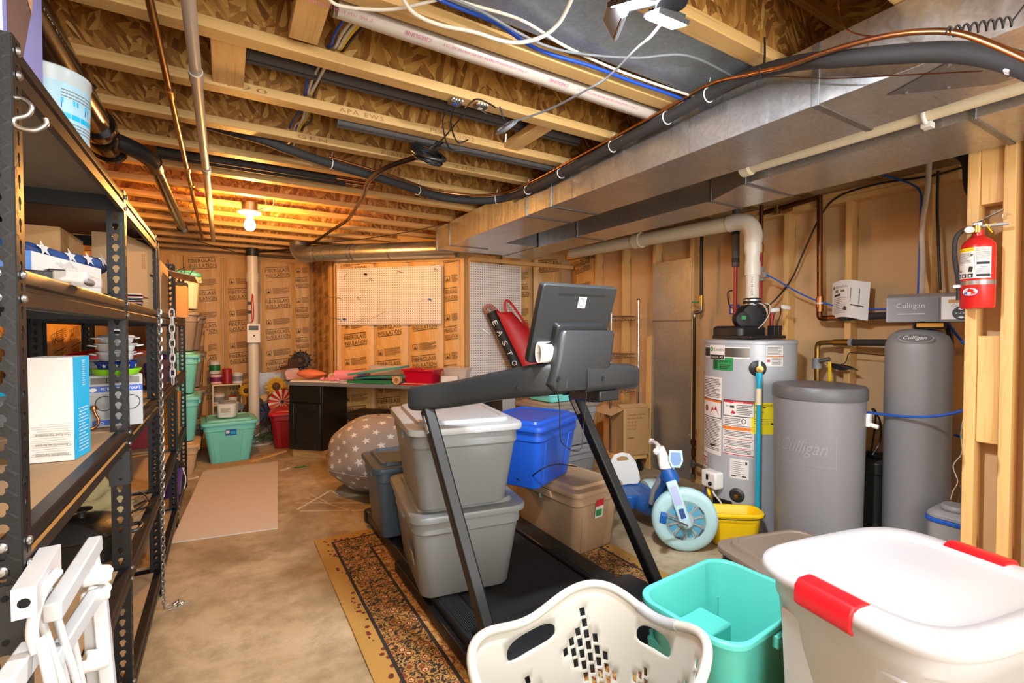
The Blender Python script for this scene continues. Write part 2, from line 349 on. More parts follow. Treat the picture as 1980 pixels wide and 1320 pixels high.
ordn = ['first', 'second', 'third', 'fourth', 'fifth', 'sixth', 'seventh', 'eighth', 'ninth', 'tenth', 'eleventh', 'twelfth', 'thirteenth', 'fourteenth', 'fifteenth', 'sixteenth', 'seventeenth']
# I-joists, from the one overhead to the far wall
JN = {0: 'wooden I-joist nearest the camera, above the frame', 1: 'second wooden I-joist from the camera', 8: 'wooden I-joist between the foam pipe and the bulb', 2: 'dim wooden I-joist overhead, just behind the lit work lamp', 3: 'wooden I-joist carrying the stapled blue cable beside the lettered pipe', 4: 'wooden I-joist with the coax splitters screwed to its underside',
      5: 'wooden I-joist stamped in dotted ink, in front of the black coil', 6: 'wooden I-joist the black cable coil hangs against', 7: 'wooden I-joist crossed by the sagging black foam pipe',
      9: 'wooden I-joist just in front of the bare bulb', 10: 'wooden I-joist holding the bare bulb'}
for k in range(17):
    y = 1.79+.404*(k-4)
    if y > 6.8: break
    lab = JN[k] if k in JN else 'wooden I-joist, %s past the bare bulb towards the far wall' % ordn[k-11]
    t = thing('ceiling_joist', lab, 'joist', (0, y+.032, 2.25), 0, 'wooden I-joists under the subfloor')
    x0, x1 = -.97, 3.53 if y < 4.4 else (1.9 if y < 5.5 else 1.02)
    b = MB(); b.bb(x0, x1, -.032, .032, 0, .038, OLDX); b.build('bottom_flange', t, bevel=.003)
    b = MB(); b.bb(x0, x1, -.005, .005, .036, .272, M_osb); b.build('web', t)
    b = MB(); b.bb(x0, x1, -.032, .032, .27, .307, OLDX); b.build('top_flange', t)
    if k in (5, 6):   # dotted mill stamp on the near side of the flange
        b = MB(); Mx = frame((0, -.0325, 0), (1, 0, 0), (0, 0, 1))
        tx = {5: ['190', 'APA EWS', 'PLANT 1022'], 6: ['GEN', 'PLANT 40', '205']}[k]
        for i, s in enumerate(tx): b.text(s, .026, Mx, M_inkl, .02+i*.42+(k-5)*.3, .008, fit=.1+.04*len(s)/3, sp=1.25)
        b.build('mill_stamp', t, recalc=False)
# blocking between joists
for nm, x0, x1, y0, y1, z, lb in ((0, .19, .28, 1.44, 1.74, 2.262, 'flat wood block between joists beside the drop of bundled cables'), (0, -.03, .075, 1.85, 2.2, 2.262, 'flat wood block between joists beside the grey pipe'), (0, 1.27, 1.355, 1.85, 2.2, 2.262, 'flat wood block between joists beside the grey cable coil')):
    b = MB(); b.bb(x0, x1, y0, y1, z, z+.036, PY if nm == 0 else M_osbd); solo(b, 'blocking_board', lb, 'wood block', ((x0+x1)/2, (y0+y1)/2, z), bevel=.003)
# studs of the right wall
SL = {3.98: 'pine wall stud behind the treadmill screen', 3.57: 'pine wall stud behind the wire rack', 3.16: 'pine wall stud at the far edge of the sheet metal panel', 2.745: 'pine wall stud behind the black gas pipe',
      2.34: 'pine wall stud hidden behind the water heater vent', 1.935: 'pine wall stud right of the white vent pipe', 1.535: 'pine wall stud the paper sheet hangs on', 1.13: 'pine wall stud behind the clear tube', .72: 'pine wall stud behind the red extinguisher', .31: 'pine wall stud right of the framed post'}
for y, lb in SL.items():
    b = MB(); b.bb(3.45, 3.538, y-.019, y+.019, .038, 2.135, PZ); solo(b, 'wall_stud', lb, 'stud', (3.49, y, .038), 0, 'pine studs of the right wall', bevel=.002)
# sheet-metal return air panel between two studs
t = thing('return_air_panel', 'galvanized sheet metal panel covering a stud bay beside the gas pipe', 'metal panel', (3.445, 2.95, 0))
b = MB(); b.bb(3.443, 3.448, 2.735, 3.17, .01, 1.93, metal_sheet('zinc_panel', '#bcc0c4', .36)); b.build('panel', t, world=True)
b = MB(); b.bb(3.438, 3.4432, 2.735, 3.17, 1.385, 1.4, M_galvd); b.build('seam', t, world=True)
b = MB()
for z in (.4, .9, 1.5, 1.9):
    b.cyl((3.436, 2.75, z), (3.444, 2.75, z), .006, M_zinc, n=8)
b.build('screw', t, world=True)
# framed corner post at the right, holding the extinguisher
lp = {0: 'pine post of the near partition, the one the extinguisher hangs on', 1: 'second pine post of the near partition, right of the spacer blocks', 2: 'third pine post, cut by the right edge of the picture'}
for i, (y0, y1) in enumerate(((.722, .76), (.612, .65), (.52, .558))):
    b = MB(); b.bb(2.72, 2.809, y0, y1, .0, 2.25, PZ); solo(b, 'partition_stud', lp[i], 'stud', (2.765, (y0+y1)/2, 0), bevel=.003)
for z0, z1, lb in ((1.83, 2.25, 'upper spacer block between the two pine posts'), (.83, 1.28, 'lower spacer block between the two pine posts'), (.0, .3, 'foot spacer block between the two pine posts')):
    b = MB(); b.bb(2.735, 2.8, .651, .721, z0, z1, PZ); solo(b, 'spacer_block', lb, 'wood block', (2.767, .686, z0), bevel=.003)
b = MB(); b.bb(2.82, 2.835, -.2, .76, 0, 2.25, M_sheath); b.bb(2.72, 2.8, -.2, .515, 1.12, 1.2, PY); struct(b, 'wall_partition')
# kraft-faced insulation batts
def batt(name, M, w, z0, z1, label, phase, group, big=True):
    """M: local x across the batt, y up, z out of the wall"""
    b = MB()
    def f(u, v):
        e = abs(u-.5)*2; d = .03*(1-e**6)+.004*sin(v*23+phase)*(1-e*e)+.004*sin(u*9+v*11+phase*2)*(1-e*e)
        return M @ Vector(((u-.5)*w, z0+(z1-z0)*v, d))
    b.grid(f, 14, 40, M_kraft)
    for s in (-1, 1): b.add([M @ Vector((s*w/2-.016*k, z, .0025)) for z in (z0, z1) for k in (0, s)], [(0, 1, 3, 2)], M_tape)
    o = tag(b.build(name, None, tuple(M.translation), 0, True, ang=80), label, 'insulation', group)
    p = MB(); a = radians(7); Mp = M @ Matrix.Translation((0, 0, .041)); z = z0+.2+(phase % 1)*.25; k = int(phase*3)
    ww = w*.7
    while z < z1-.12:
        Mt = Mp @ Matrix.Translation((-ww/2, z, 0)) @ Matrix.Rotation(a, 4, 'Z')
        if k % 2 == 0:
            p.text('FIBERGLASS', .062, Mt, M_inkk, 0, .075, fit=ww); p.text('INSULATION', .062, Mt, M_inkk, 0, .012, fit=ww)
            p.rect(0, .132, ww, .138, M_inkk, Mt); p.rect(0, 0, ww, .006, M_inkk, Mt)
        else:
            p.rect(0, 0, .055, .004, M_inkk, Mt); p.rect(0, .056, .055, .06, M_inkk, Mt); p.rect(0, 0, .004, .06, M_inkk, Mt); p.rect(.051, 0, .055, .06, M_inkk, Mt)
            p.flat([(.012, .01), (.043, .01), (.043, .024), (.034, .024), (.028, .05), (.02, .024), (.012, .024)], M_inkk, Mt)
            p.lines(.075, -.01, ww, .07, 6, M_inkl, Mt, seed=k)
        z += .2; k += 1
    p.build('printing', o, world=True, recalc=False)
    return o
Mf = lambda x: frame((x, 6.96, 0), (1, 0, 0), (0, 0, 1))
for i, x in enumerate((-.62, -.21, .2, .61, .9)):
    w = .4 if i < 4 else .22
    batt('insulation_batt', Mf(x+ (0 if i < 4 else .0)), w, .05, 2.2, 'insulation batt on the far wall, %s' % ['behind the stack of storage totes', 'above the paint can shelf', 'behind the white vertical vent pipe', 'above the metal sunflowers', 'narrow one in the far corner'][i], .4+i*.37, 'printed insulation batts')
Ms = lambda y: frame((1.055, y, 0), (0, -1, 0), (0, 0, 1))
for i, y in enumerate((6.7, 6.3, 5.9)):
    batt('insulation_batt', Ms(y), .39, .05, 2.2, 'foreshortened insulation batt on the side wall, %s' % ['beside the far corner', 'in the middle', 'next to the angled wall'][i], .9+i*.5, 'printed insulation batts')
Ma0 = Matrix.Translation((1.055, 5.53, 0)) @ Matrix.Rotation(radians(-45), 4, 'Z')
Ma = lambda s: Ma0 @ frame((s, .04, 0), (1, 0, 0), (0, 0, 1))
for i, s in enumerate((.25, .655, 1.06, 1.36)):
    batt('insulation_batt', Ma(s), .39 if i < 3 else .2, .05, 2.2, 'insulation batt on the angled wall behind the desk, %s' % ['left of the pegboard middle', 'second from its left stud', 'third from its left stud', 'narrow one at the right'][i], .3+i*.44, 'printed insulation batts')
Mc = lambda x: frame((x, 4.49, 0), (1, 0, 0), (0, 0, 1))
for i, x in enumerate((2.35, 2.76, 3.17)):
    batt('insulation_batt', Mc(x), .39, .05, 2.1, 'insulation batt behind the upright pegboard, %s' % ['left one', 'middle one', 'right one, beside the treadmill screen'][i], .6+i*.41, 'printed insulation batts')
Mr = lambda y: frame((3.5, y, 0), (0, -1, 0), (0, 0, 1))
batt('insulation_batt', Mr(4.21), .39, .9, 2.1, 'insulation batt on the right wall near the alcove corner', .2, 'printed insulation batts')
Ml = lambda y: frame((-.97, y, 0), (0, 1, 0), (0, 0, 1))
for i in range(8):
    batt('insulation_batt', Ml(2.2+i*.41), .39, .05, 2.2, 'insulation batt on the left wall behind the black shelving, %s from the camera' % ordn[i], .15+i*.31, 'printed insulation batts behind the shelving')
# visible studs between batts on far walls
for nm, Mx, w in (('angled', Ma0 @ frame((.03, .04, 0), (1, 0, 0), (0, 0, 1)), .05), ('angled right', Ma0 @ frame((1.475, .03, 0), (1, 0, 0), (0, 0, 1)), .045)):
    b = MB(); b.T = Mx; b.bb(-w/2, w/2, 0, 2.24, -.02, .03, PZ)
    solo(b, 'corner_stud', 'pine corner stud at the %s end of the angled wall' % ('left' if nm == 'angled' else 'right'), 'stud', tuple(Mx.translation), bevel=.003)
b = MB(); b.T = Ma0; b.bb(0, 1.5, -.01, .04, 2.03, 2.07, PX); b.bb(0, 1.5, -.0, .04, 2.2, 2.25, PX); struct(b, 'trim_3')
b = MB(); b.bb(2.16, 3.5, 4.43, 4.49, 2.02, 2.06, PX); b.bb(2.16, 3.5, 4.44, 4.49, 2.2, 2.25, PX); struct(b, 'trim_4')
b = MB(); b.bb(-1, 1.03, 6.93, 7, 2.2, 2.25, PX); struct(b, 'trim_5')
# pegboards
def pegs(M, spots, parent):
    for (x, y, dx, dy) in spots:
        b = MB(); b.T = M; b.tube(spl([(x, y, .0), (x+dx*.3, y+dy*.3+.01, .02), (x+dx, y+dy, .045), (x+dx*1.25, y+dy*1.25+.012, .05)], 4), .0025, M_zinc, 6); b.tube([(x, y, 0), (x, y-.03, .004)], .0025, M_zinc, 6); b.build('peg_hook', parent, world=True)
t = thing('pegboard', 'wide white pegboard on the angled wall above the desk', 'pegboard', tuple((Ma0 @ Vector((.64, -.014, 1.98)))), radians(-45))
b = MB(); b.bb(-.61, .61, -.005, .005, -.61, 0, M_peg); b.build('board', t)
Mp = Ma0 @ frame((.03, -.02, 1.37), (1, 0, 0), (0, 0, 1))
pegs(Mp, [(.1, .52, .05, .02), (.4, .5, .05, -.03), (.72, .56, .08, -.02), (1.15, .58, .05, -.03), (.06, .28, -.12, .02), (.25, .3, .05, -.03), (.62, .14, -.13, -.06), (.38, .06, -.13, -.03), (.05, .05, -.1, .02), (1.1, .26, -.1, -.02)], t)
for x, y in ((1.1, .26), (.1, .06), (.36, .54)):
    b = MB(); b.T = Mp; b.cyl((x, y, .0), (x, y, .03), .012, M_bluem if y < .5 else M_ink, n=8); b.build('tool_clip', t, world=True)
t = thing('pegboard', 'tall white pegboard beside the desk, behind the red bat bag', 'pegboard', (2.46, 4.42, 2.0))
b = MB(); b.bb(-.31, .31, -.005, .005, -1.205, 0, M_peg); b.build('board', t)
Mp = frame((2.15, 4.414, .78), (1, 0, 0), (0, 0, 1))
pegs(Mp, [(.08, 1.17, .13, .1), (.55, 1.13, .12, .04), (.1, .55, .1, -.06), (.5, .65, .1, -.05), (.3, .1, .06, .08), (.34, .02, .1, -.03)], t)
# sheet metal in the joist bay over the lamp, and the white-grey pipes

# ------------------------------------------------------------------ lamps of the ceiling
def led_panel(b, M, w, d, m_face): 
    b.T = M; b.bb(-w/2, w/2, -d/2, d/2, 0, .012, M_blackp); b.bb(-w/2+.006, w/2-.006, -d/2+.006, d/2-.006, -.002, .0, m_face); b.T = Matrix()
    for i in range(5):
        b.T = M; b.bb(-w/2+.01, w/2-.01, -d/2+.01+i*d/5, -d/2+.014+i*d/5, .012, .024, M_blackp); b.T = Matrix()
M_led = glow('led_panel_light', '#f4f8ff', LED_POWER)
M_ledoff = mk('led_panel_dark_side', '#1c1d20', .6)
LX, LY = .985, .85
t = thing('work_lamp', 'bright adjustable ceiling work lamp with lit white panels and one dark panel', 'lamp', (LX, LY, 2.25))
b = MB(); b.cyl((LX, LY, 2.25), (LX, LY, 2.2), .03, M_white); b.cyl((LX, LY, 2.2), (LX, LY, 2.13), .045, M_blackp, .04); b.build('lamp_hub', t, world=True, bevel=.003)
for nm, c, rz, rx, ry, m, l in (('light_panel', (1.012,0.893,2.120), -8, 22, 4, M_led, 'glowing white panel'), ('light_panel', (0.888,0.892,2.130), -8, 22, -26, M_led, 'glowing white panel'), ('dark_panel', (0.893,0.968,2.130), 60, 62, 0, M_ledoff, 'unlit black panel')):
    b = MB(); M = Matrix.Translation(c) @ Euler((radians(rx), radians(ry), radians(rz))).to_matrix().to_4x4()
    led_panel(b, M, .1, .068, m); b.cyl((LX, LY, 2.15), Vector(c)+Vector((0, 0, .02)), .012, M_blackp, n=10)
    tag(b.build(nm, t, world=True), l)
t = thing('bare_bulb_fixture', 'bare glowing light bulb in a round ceiling holder', 'lamp', (.17, 4.06, 2.3))
b = MB(); b.lathe([(.055, 2.25), (.055, 2.19), (.05, 2.185)], M_steel, 24, (.17, 4.06, 0)); b.build('junction_box', t, world=True)
b = MB(); b.lathe([(.03, 2.19), (.078, 2.186), (.08, 2.176), (.06, 2.166), (.03, 2.164)], M_white, 28, (.17, 4.06, 0)); b.build('lamp_holder', t, world=True)
b = MB(); b.lathe([(.018, 2.165), (.02, 2.14), (.03, 2.115), (.037, 2.09), (.034, 2.065), (.022, 2.048), (.0, 2.043)], glow('bulb_glow', '#ffb156', BULB_POWER), 20, (.17, 4.06, 0)); b.build('bulb', t, world=True)
b = MB()
for dx in (.05, .09): b.tube(spl([(.17+dx*.9, 4.05, 2.2), (.17+dx+.05, 4.0, 2.22), (.2+dx*1.4, 3.98, 2.27), (.2+dx, 3.9, 2.3)], 5), .004, M_wire)
b.build('lamp_wire', t, world=True)
# ------------------------------------------------------------------ sheet-metal ducts
def duct_box(b, xa, xb, y0, y1, z0, z1, m): b.bb(xa, xb, y0, y1, z0, z1, m)
t = thing('supply_duct', 'long rectangular galvanized duct running below the joists, nearest the lamp', 'duct', (1.87, 2.0, 2.05))
b = MB(); b.bb(1.68, 2.05, -1.2, 4.15, 2.045, 2.247, M_galv); b.build('duct_body', t, world=True, bevel=.002)
for y in (.1, .85, 2.35, 2.62, 3.85, 4.14):
    b = MB(); b.bb(1.674, 2.056, y-.012, y+.012, 2.04, 2.245, M_galvd); b.build('seam_collar', t, world=True, bevel=.002)
b = MB(); b.T = Matrix(); b.add([(1.72, .52, 2.043), (2.0, .34, 2.043), (2.0, .5, 2.043), (1.8, .7, 2.043)], [(0, 1, 2, 3)], M_galvd)
for p in ((1.74, .53), (1.9, .42), (1.97, .46), (1.83, .66), (1.9, .58)): b.cyl((p[0], p[1], 2.046), (p[0], p[1], 2.038), .006, M_zinc, n=8)
b.build('patch_plate', t, world=True)
t = thing('return_duct', 'second rectangular galvanized duct with a tapered step, nearer the right wall', 'duct', (2.46, 2.0, 2.05))
b = MB(); b.bb(2.26, 2.69, -1.2, 1.48, 2.045, 2.247, M_galv)
b.loft([[(2.26, 1.48, 2.045), (2.69, 1.48, 2.045), (2.69, 1.48, 2.247), (2.26, 1.48, 2.247)], [(2.4, 1.78, 2.045), (2.69, 1.78, 2.045), (2.69, 1.78, 2.247), (2.4, 1.78, 2.247)], [(2.4, 4.2, 2.045), (2.69, 4.2, 2.045), (2.69, 4.2, 2.247), (2.4, 4.2, 2.247)]], M_galv)
b.build('duct_body', t, world=True, bevel=.002)
for y, xa in ((.62, 2.26), (1.48, 2.26), (1.78, 2.4), (3.0, 2.4)):
    b = MB(); b.bb(xa-.006, 2.696, y-.01, y+.01, 2.04, 2.245, M_galvd); b.build('seam_collar', t, world=True, bevel=.002)
b = MB(); b.bb(2.06, 2.39, 3.55, 4.12, 2.05, 2.24, M_galv); b.build('cross_duct', t, world=True)
t = thing('round_duct', 'round galvanized duct with an elbow, crossing above the pegboards', 'duct', (1.2, 4.95, 2.13))
P0, P1 = Vector((0.820,5.503,2.130)), Vector((1.883,4.562,2.130))
b = MB(); b.cyl(P0, P1+(P1-P0)*.12, .085, M_galv, n=32); b.build('pipe', t, world=True)
b = MB(); b.tube(spl([P0+(P1-P0)*.02, P0, P0+Vector((-.08, .1, .0)), P0+Vector((-.12, .17, .06)), P0+Vector((-.12, .18, .2))], 4), .088, M_galv, 28); b.build('elbow', t, world=True)
for f in (.03, .3, .33, .62):
    c = P0+(P1-P0)*f; d = (P1-P0).normalized(); b = MB(); b.cyl(c, c+d*.012, .0895, M_galvd, n=32); b.build('crimp_ring', t, world=True)
t = thing('bay_duct', 'dull sheet metal duct filling the joist bay beside the lit lamp', 'duct', (1.6, 1.16, 2.27))
b = MB(); b.bb(.55, 3.4, 1.05, 1.345, 2.285, 2.5, metal_sheet('dull_sheet_metal', '#b9c6cd', .5)); b.build('duct_body', t, world=True, bevel=.004)
t = thing('condensate_pipe', 'cream plastic pipe tucked between the two rectangular ducts', 'pipe', (2.15, .8, 2.1))
b = MB(); b.cyl((2.17, -.8, 2.075), (2.17, 1.42, 2.09), .033, M_pvcb, n=20); b.build('pipe', t, world=True)
b = MB(); b.lathe([(.02, 0), (.042, .01), (.042, .05), (.034, .06)], M_pvcb, 20, (0, 0, 0), Matrix.Translation((2.17, 1.44, 2.09)) @ Matrix.Rotation(radians(90), 4, 'X')); b.build('end_cap', t, world=True)
b = MB(); b.tube([(2.17+.04*cos(a), .72, 2.083+.04*sin(a)) for a in [radians(q) for q in range(0, 360, 30)]], .008, M_white, 8, True); b.box((2.18, .72, 2.04), (.04, .03, .02), M_white); b.build('pipe_clip', t, world=True, bevel=.002)
t = thing('damper_box', 'cream plastic control box on the near duct in the upper right corner', 'control box', (1.68, .33, 2.2))
b = MB(); b.bb(1.64, 1.679, .3, .42, 2.17, 2.245, M_cream); b.build('housing', t, world=True, bevel=.005)
b = MB(); b.bb(1.634, 1.64, .32, .4, 2.185, 2.235, M_pvcb); b.build('lid', t, world=True, bevel=.003)
# ------------------------------------------------------------------ pipes and cables along the ceiling
def run(name, label, cat, pts, r, m, n=10, k=6, group=None, extra=None):
    b = MB(); P = spl(pts, k); b.tube(P, r, m, n)
    if extra: extra(b, P)
    c = P[len(P)//2]; return solo(b, name, label, cat, tuple(c), group=group)
lineset = [(-.9, 2.5, 2.33), (-0.062,2.762,2.300), (0.157,2.716,2.260), (0.299,2.728,2.235), (0.513,2.790,2.220), (0.883,2.866,2.200), (1.235,2.990,2.190), (1.495,2.895,2.180), (1.630,2.746,2.188), (1.630,2.410,2.179), (1.630,2.061,2.189), (1.630,1.707,2.200), (1.620,1.418,2.204), (1.610,1.208,2.209), (1.600,1.032,2.202), (1.580,0.860,2.158), (1.560,0.702,2.091), (1.540,0.570,2.033), (1.530,0.471,1.986), (1.520,0.394,1.936), (1.500,0.322,1.869), (1.500,0.269,1.804)]
t = thing('insulated_pipe', 'long black foam-covered pipe sagging under the joists and along the duct', 'pipe', tuple(lineset[10]))
b = MB(); P = spl(lineset, 6); b.tube(P, .024, M_foam, 14); b.build('foam_sleeve', t, world=True)
for i in (24, 33, 45, 52, 58, 65, 72, 78):
    c = P[i]; d = (P[i+1]-P[i-1]).normalized(); u = d.orthogonal().normalized(); w = d.cross(u)
    b = MB(); b.tube([c+(u*cos(a)+w*sin(a))*.0268 for a in [radians(q) for q in range(0, 360, 30)]], .0025, M_white, 6, True); b.tube([c+Vector((0, 0, .03)), c+Vector((.01, .0, .07))], .0018, M_white, 5); b.build('zip_tie', t, world=True)
b = MB(); c = Vector((1.580,0.967,2.195)); b.tube(spl([c+Vector((0, 0, .1)), c+Vector((0, 0, .02)), c+Vector((-.02, 0, -.04)), c+Vector((-.03, .0, -.01))], 4), .004, M_ink, 6); b.build('hanger_hook', t, world=True)
b = MB(); c = Vector((1.500,0.340,1.890)); b.box(c, (.016, .014, .05), M_white, rotm(40, 20, 0)); b.build('white_strap', t, world=True, bevel=.002)
cop = [tuple(Vector(p)+Vector((-.014, -.014, .032))) for p in lineset[4:14]]+[(1.565,1.010,2.187), (1.540,0.871,2.142), (1.530,0.744,2.122), (1.500,0.602,2.080), (1.480,0.496,2.033), (1.470,0.416,1.979), (1.450,0.311,1.865), (1.450,0.260,1.797)]
run('copper_line', 'bare bright copper tube following the black foam pipe along the duct', 'pipe', cop, .0075, M_copper, 10)
run('thin_red_wire', 'thin brownish wire looping down in front of the near duct', 'wire', [(1.483,0.694,2.240), (1.522,0.711,2.220), (1.500,0.683,2.147), (1.500,0.626,2.096), (1.500,0.534,2.053), (1.500,0.434,2.008)], .0022, M_copperd, 6)
run('thin_red_wire', 'thin wire stretched across the face of the near duct below the copper tube', 'wire', [(1.600,1.134,2.183), (1.600,0.975,2.169), (1.600,0.777,2.077), (1.600,0.616,2.013), (1.600,0.423,1.937)], .0018, M_copperd, 6)
b = MB(); A, B_ = Vector((1.460,0.449,2.000)), Vector((1.600,0.371,2.030)); d = B_-A
pts = [A+d*(i/96)+Vector((0, .2*cos(i*pi/6), sin(i*pi/6)))*.012 for i in range(97)]; b.tube(pts+[Vector((1.620,0.354,2.070))], .0025, M_ink, 6)
solo(b, 'coiled_wire', 'dark spiral wire in the upper right corner of the ceiling', 'wire', tuple(pts[48]))
# drain pipes at the left
t = thing('drain_pipe', 'thick glossy black drain pipe running along the ceiling over the shelves', 'pipe', (-.43, 2.0, 2.15))
Yb = 2.5
b = MB(); b.cyl((-.43, -.5, 2.15), (-.43, Yb, 2.12), .055, M_abs, n=28); b.build('pipe', t, world=True)
b = MB(); My = Matrix.Translation((-.43, Yb-.03, 2.12)) @ Matrix.Rotation(radians(-92), 4, 'X')
b.lathe([(.055, 0), (.066, .0), (.068, .02), (.066, .06), (.062, .07), (.056, .1), (.062, .11), (.062, .16), (.064, .17), (.064, .2), (.056, .21), (.056, .26), (.066, .27), (.066, .3), (.04, .305)], M_abs, 28, (0, 0, 0), My); b.build('coupling', t, world=True)
wy = [(-.43, 2.6, 2.115), (-0.328,2.685,2.100), (-0.283,2.775,2.090), (-0.278,2.877,2.085)]
b = MB(); b.tube(spl(wy, 5), .036, M_blackp, 20); b.build('branch_elbow', t, world=True)
b = MB(); q0, q1 = Vector((-0.277,2.836,2.090)), Vector((-0.269,4.447,2.090)); b.cyl(q0, q1, .028, M_abs, n=20); b.cyl(q1, q1+(q1-q0).normalized()*.06, .036, M_abs, n=20); b.cyl(q0-(q1-q0).normalized()*.05, q0+(q1-q0).normalized()*.03, .036, M_abs, n=20); b.build('branch_pipe', t, world=True)
b = MB(); b.T = frame((-.43+.86*.0555, 1.0, 2.136-.5*.0555), (0, 1, 0), (.5, 0, .86)); b.text('ABS DWV 4 IN  ASTM D2661  NSF-DWV  ABS DWV 4 IN', .02, None, M_totgl, 0, -.01, fit=1.2, h=.003); b.build('pipe_lettering', t, world=True, recalc=False)
t = thing('copper_water_pipe', 'thin old copper water pipe beside the grey plastic pipe', 'pipe', (-.165, 2.4, 2.2))
b = MB(); b.cyl((-.16, -.3, 2.2), (-.175, 5.6, 2.2), .011, M_copperd, n=14); b.build('pipe', t, world=True)
for y in (2.2, 3.2, 4.6):
    b = MB(); b.cyl((-.165, y, 2.2), (-.165, y+.06, 2.2), .0145, M_copper, n=14); b.build('coupling', t, world=True)
for y in (3.55,):
    b = MB(); b.cyl((-.165, y, 2.2), (-.165, y+.1, 2.2), .017, M_brass, n=12); b.cyl((-.165, y+.05, 2.2), (-.13, y+.05, 2.17), .008, M_brass, n=8); b.box((-.12, y+.05, 2.165), (.035, .012, .012), M_redk); b.build('shutoff_valve', t, world=True)
b = MB(); b.cyl((-.07, -.3, 2.2), (-.085, 5.6, 2.2), .0185, M_pvcg, n=18)
for y in (2.0, 3.15): b.cyl((-.0755, y, 2.2), (-.0765, y+.07, 2.2), .0225, M_pvcg, n=18)
solo(b, 'plastic_water_pipe', 'grey-beige plastic pipe running straight away below the joists', 'pipe', (-.075, 2.4, 2.2))
t = thing('lettered_pipe', 'off-white plastic pipe with purple lettering along a joist', 'pipe', (1.2, 1.52, 2.27))
b = MB(); b.cyl((.3, 1.515, 2.272), (1.68, 1.515, 2.265), .031, plastic('greyish_pvc', '#b8aea2', .35), n=20); b.build('pipe', t, world=True)
M_purp = mk('purple_print', '#a8507c', .6)
b = MB(); b.T = frame((1.62, 1.4895, 2.248), (-1, 0, 0), (0, .72, -.69))
for i in range(3):
    b.text('2" PVC 1120 ASTM D1785 PR 280 PSI WATER AT 73 F', .011, None, M_purp, .1+i*.56, -.003, fit=.33, h=.002); b.text('CRESLINE', .016, None, M_purp, .47+i*.56, -.004, fit=.09, h=.002)
b.build('purple_lettering', t, world=True, recalc=False)
b = MB(); b.cyl((.3, 1.58, 2.3), (1.68, 1.58, 2.29), .022, M_pvcg, n=16); solo(b, 'thin_plastic_pipe', 'thin grey plastic pipe half hidden behind the lettered pipe', 'pipe', (1.2, 1.58, 2.3))
for y, z, r, x0, x1, lb in ((1.9, 2.3, .02, .08, 1.65, 'thin grey foam-covered pipe in the bay behind the splitter joist'), (2.06, 2.335, .033, .08, 1.65, 'thick grey foam-covered pipe in the bay behind the splitter joist'), (2.31, 2.275, .04, .45, 1.66, 'grey foam-covered pipe in the bay above the black cable coil')):
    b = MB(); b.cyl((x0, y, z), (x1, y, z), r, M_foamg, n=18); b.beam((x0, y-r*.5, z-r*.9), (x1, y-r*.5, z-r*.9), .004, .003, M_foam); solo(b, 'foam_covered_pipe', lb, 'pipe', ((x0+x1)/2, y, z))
for dy in (0, .07):
    b = MB(); b.cyl((-.3, 3.2+dy, 2.27), (.62+dy, 3.2+dy, 2.27), .022, M_foam, n=14); b.cyl((.6+dy, 3.2+dy, 2.27), (.85, 3.2+dy, 2.27), .009, M_copper, n=10)
    solo(b, 'foam_covered_pipe', 'black foam-covered pipe with a bare copper end, %s of the pair near the bulb' % ('nearer' if dy == 0 else 'farther'), 'pipe', (.2, 3.2+dy, 2.27))
# wiring
run('blue_cable', 'blue cable stapled along the joist beside the lettered pipe', 'cable', [(0.492,1.280,2.240), (0.566,1.289,2.240), (0.727,1.302,2.245), (0.921,1.363,2.255), (1.154,1.342,2.250), (1.322,1.344,2.250), (1.518,1.330,2.245), (1.653,1.327,2.240)], .0065, M_wireb)
run('grey_cable', 'grey cable running with the blue one along the joist', 'cable', [(0.525,1.265,2.240), (0.654,1.264,2.235), (0.795,1.292,2.235), (0.928,1.312,2.240), (1.070,1.298,2.250), (1.238,1.222,2.250), (1.382,1.121,2.250), (1.650,1.126,2.250)], .0045, M_wireg)
run('white_cable', 'white cable running above the blue one along the joist', 'cable', [(0.533,1.286,2.250), (0.641,1.272,2.250), (0.792,1.257,2.250), (0.984,1.301,2.255), (1.208,1.320,2.255), (1.412,1.312,2.250), (1.635,1.287,2.240)], .005, M_wire)
run('white_cable', 'flat white cable hanging in a wide loop left of the lamp', 'cable', [(0.433,1.325,2.240), (0.469,1.321,2.200), (0.546,1.318,2.190), (0.645,1.297,2.190), (0.755,1.271,2.180), (0.818,1.210,2.180), (0.848,1.146,2.200), (0.849,1.080,2.240)], .006, M_wire)
run('white_cable', 'short white cable sagging below the joist near the top of the picture', 'cable', [(0.253,1.433,2.240), (0.297,1.444,2.230), (0.428,1.381,2.230), (0.543,1.271,2.240)], .005, M_wire)
for i, (m, nm, lb, ox) in enumerate(((M_wireb, 'blue_cable', 'blue cable dropping down the joist bay beside the wood block', 0), (M_wire, 'white_cable', 'white cable in the bundle dropping down the joist bay', 9), (M_wire, 'white_cable', 'second white cable in the bundle dropping down the joist bay', 16), (M_wirek, 'black_cable', 'black cable in the bundle dropping down the joist bay', 26), (M_wirey, 'yellow_cable', 'yellow cable in the bundle dropping down the joist bay', 20))):
    u = ox*.0022; Y0 = 1.78
    run(nm, lb, 'cable', [(.335+u*1.6, 1.4, 2.34-i*.003), (.35+u*1.3, 1.5, 2.3), (.33+u, 1.68, 2.297), (.33+u*.8, Y0, 2.3), (.32+u*.8, 1.86, 2.32), (.3+u*.9, 2.05, 2.33-(i % 3)*.015), (.3+u*.6, 2.17, 2.3), (.31+u*.6, 2.28, 2.31), (.3+u, 2.42, 2.3-(i % 2)*.02), (.29+u, 2.58, 2.31), (.28+u, 2.75, 2.3-(i % 3)*.02), (.25+u, 2.98, 2.32)], .005, m, 8)
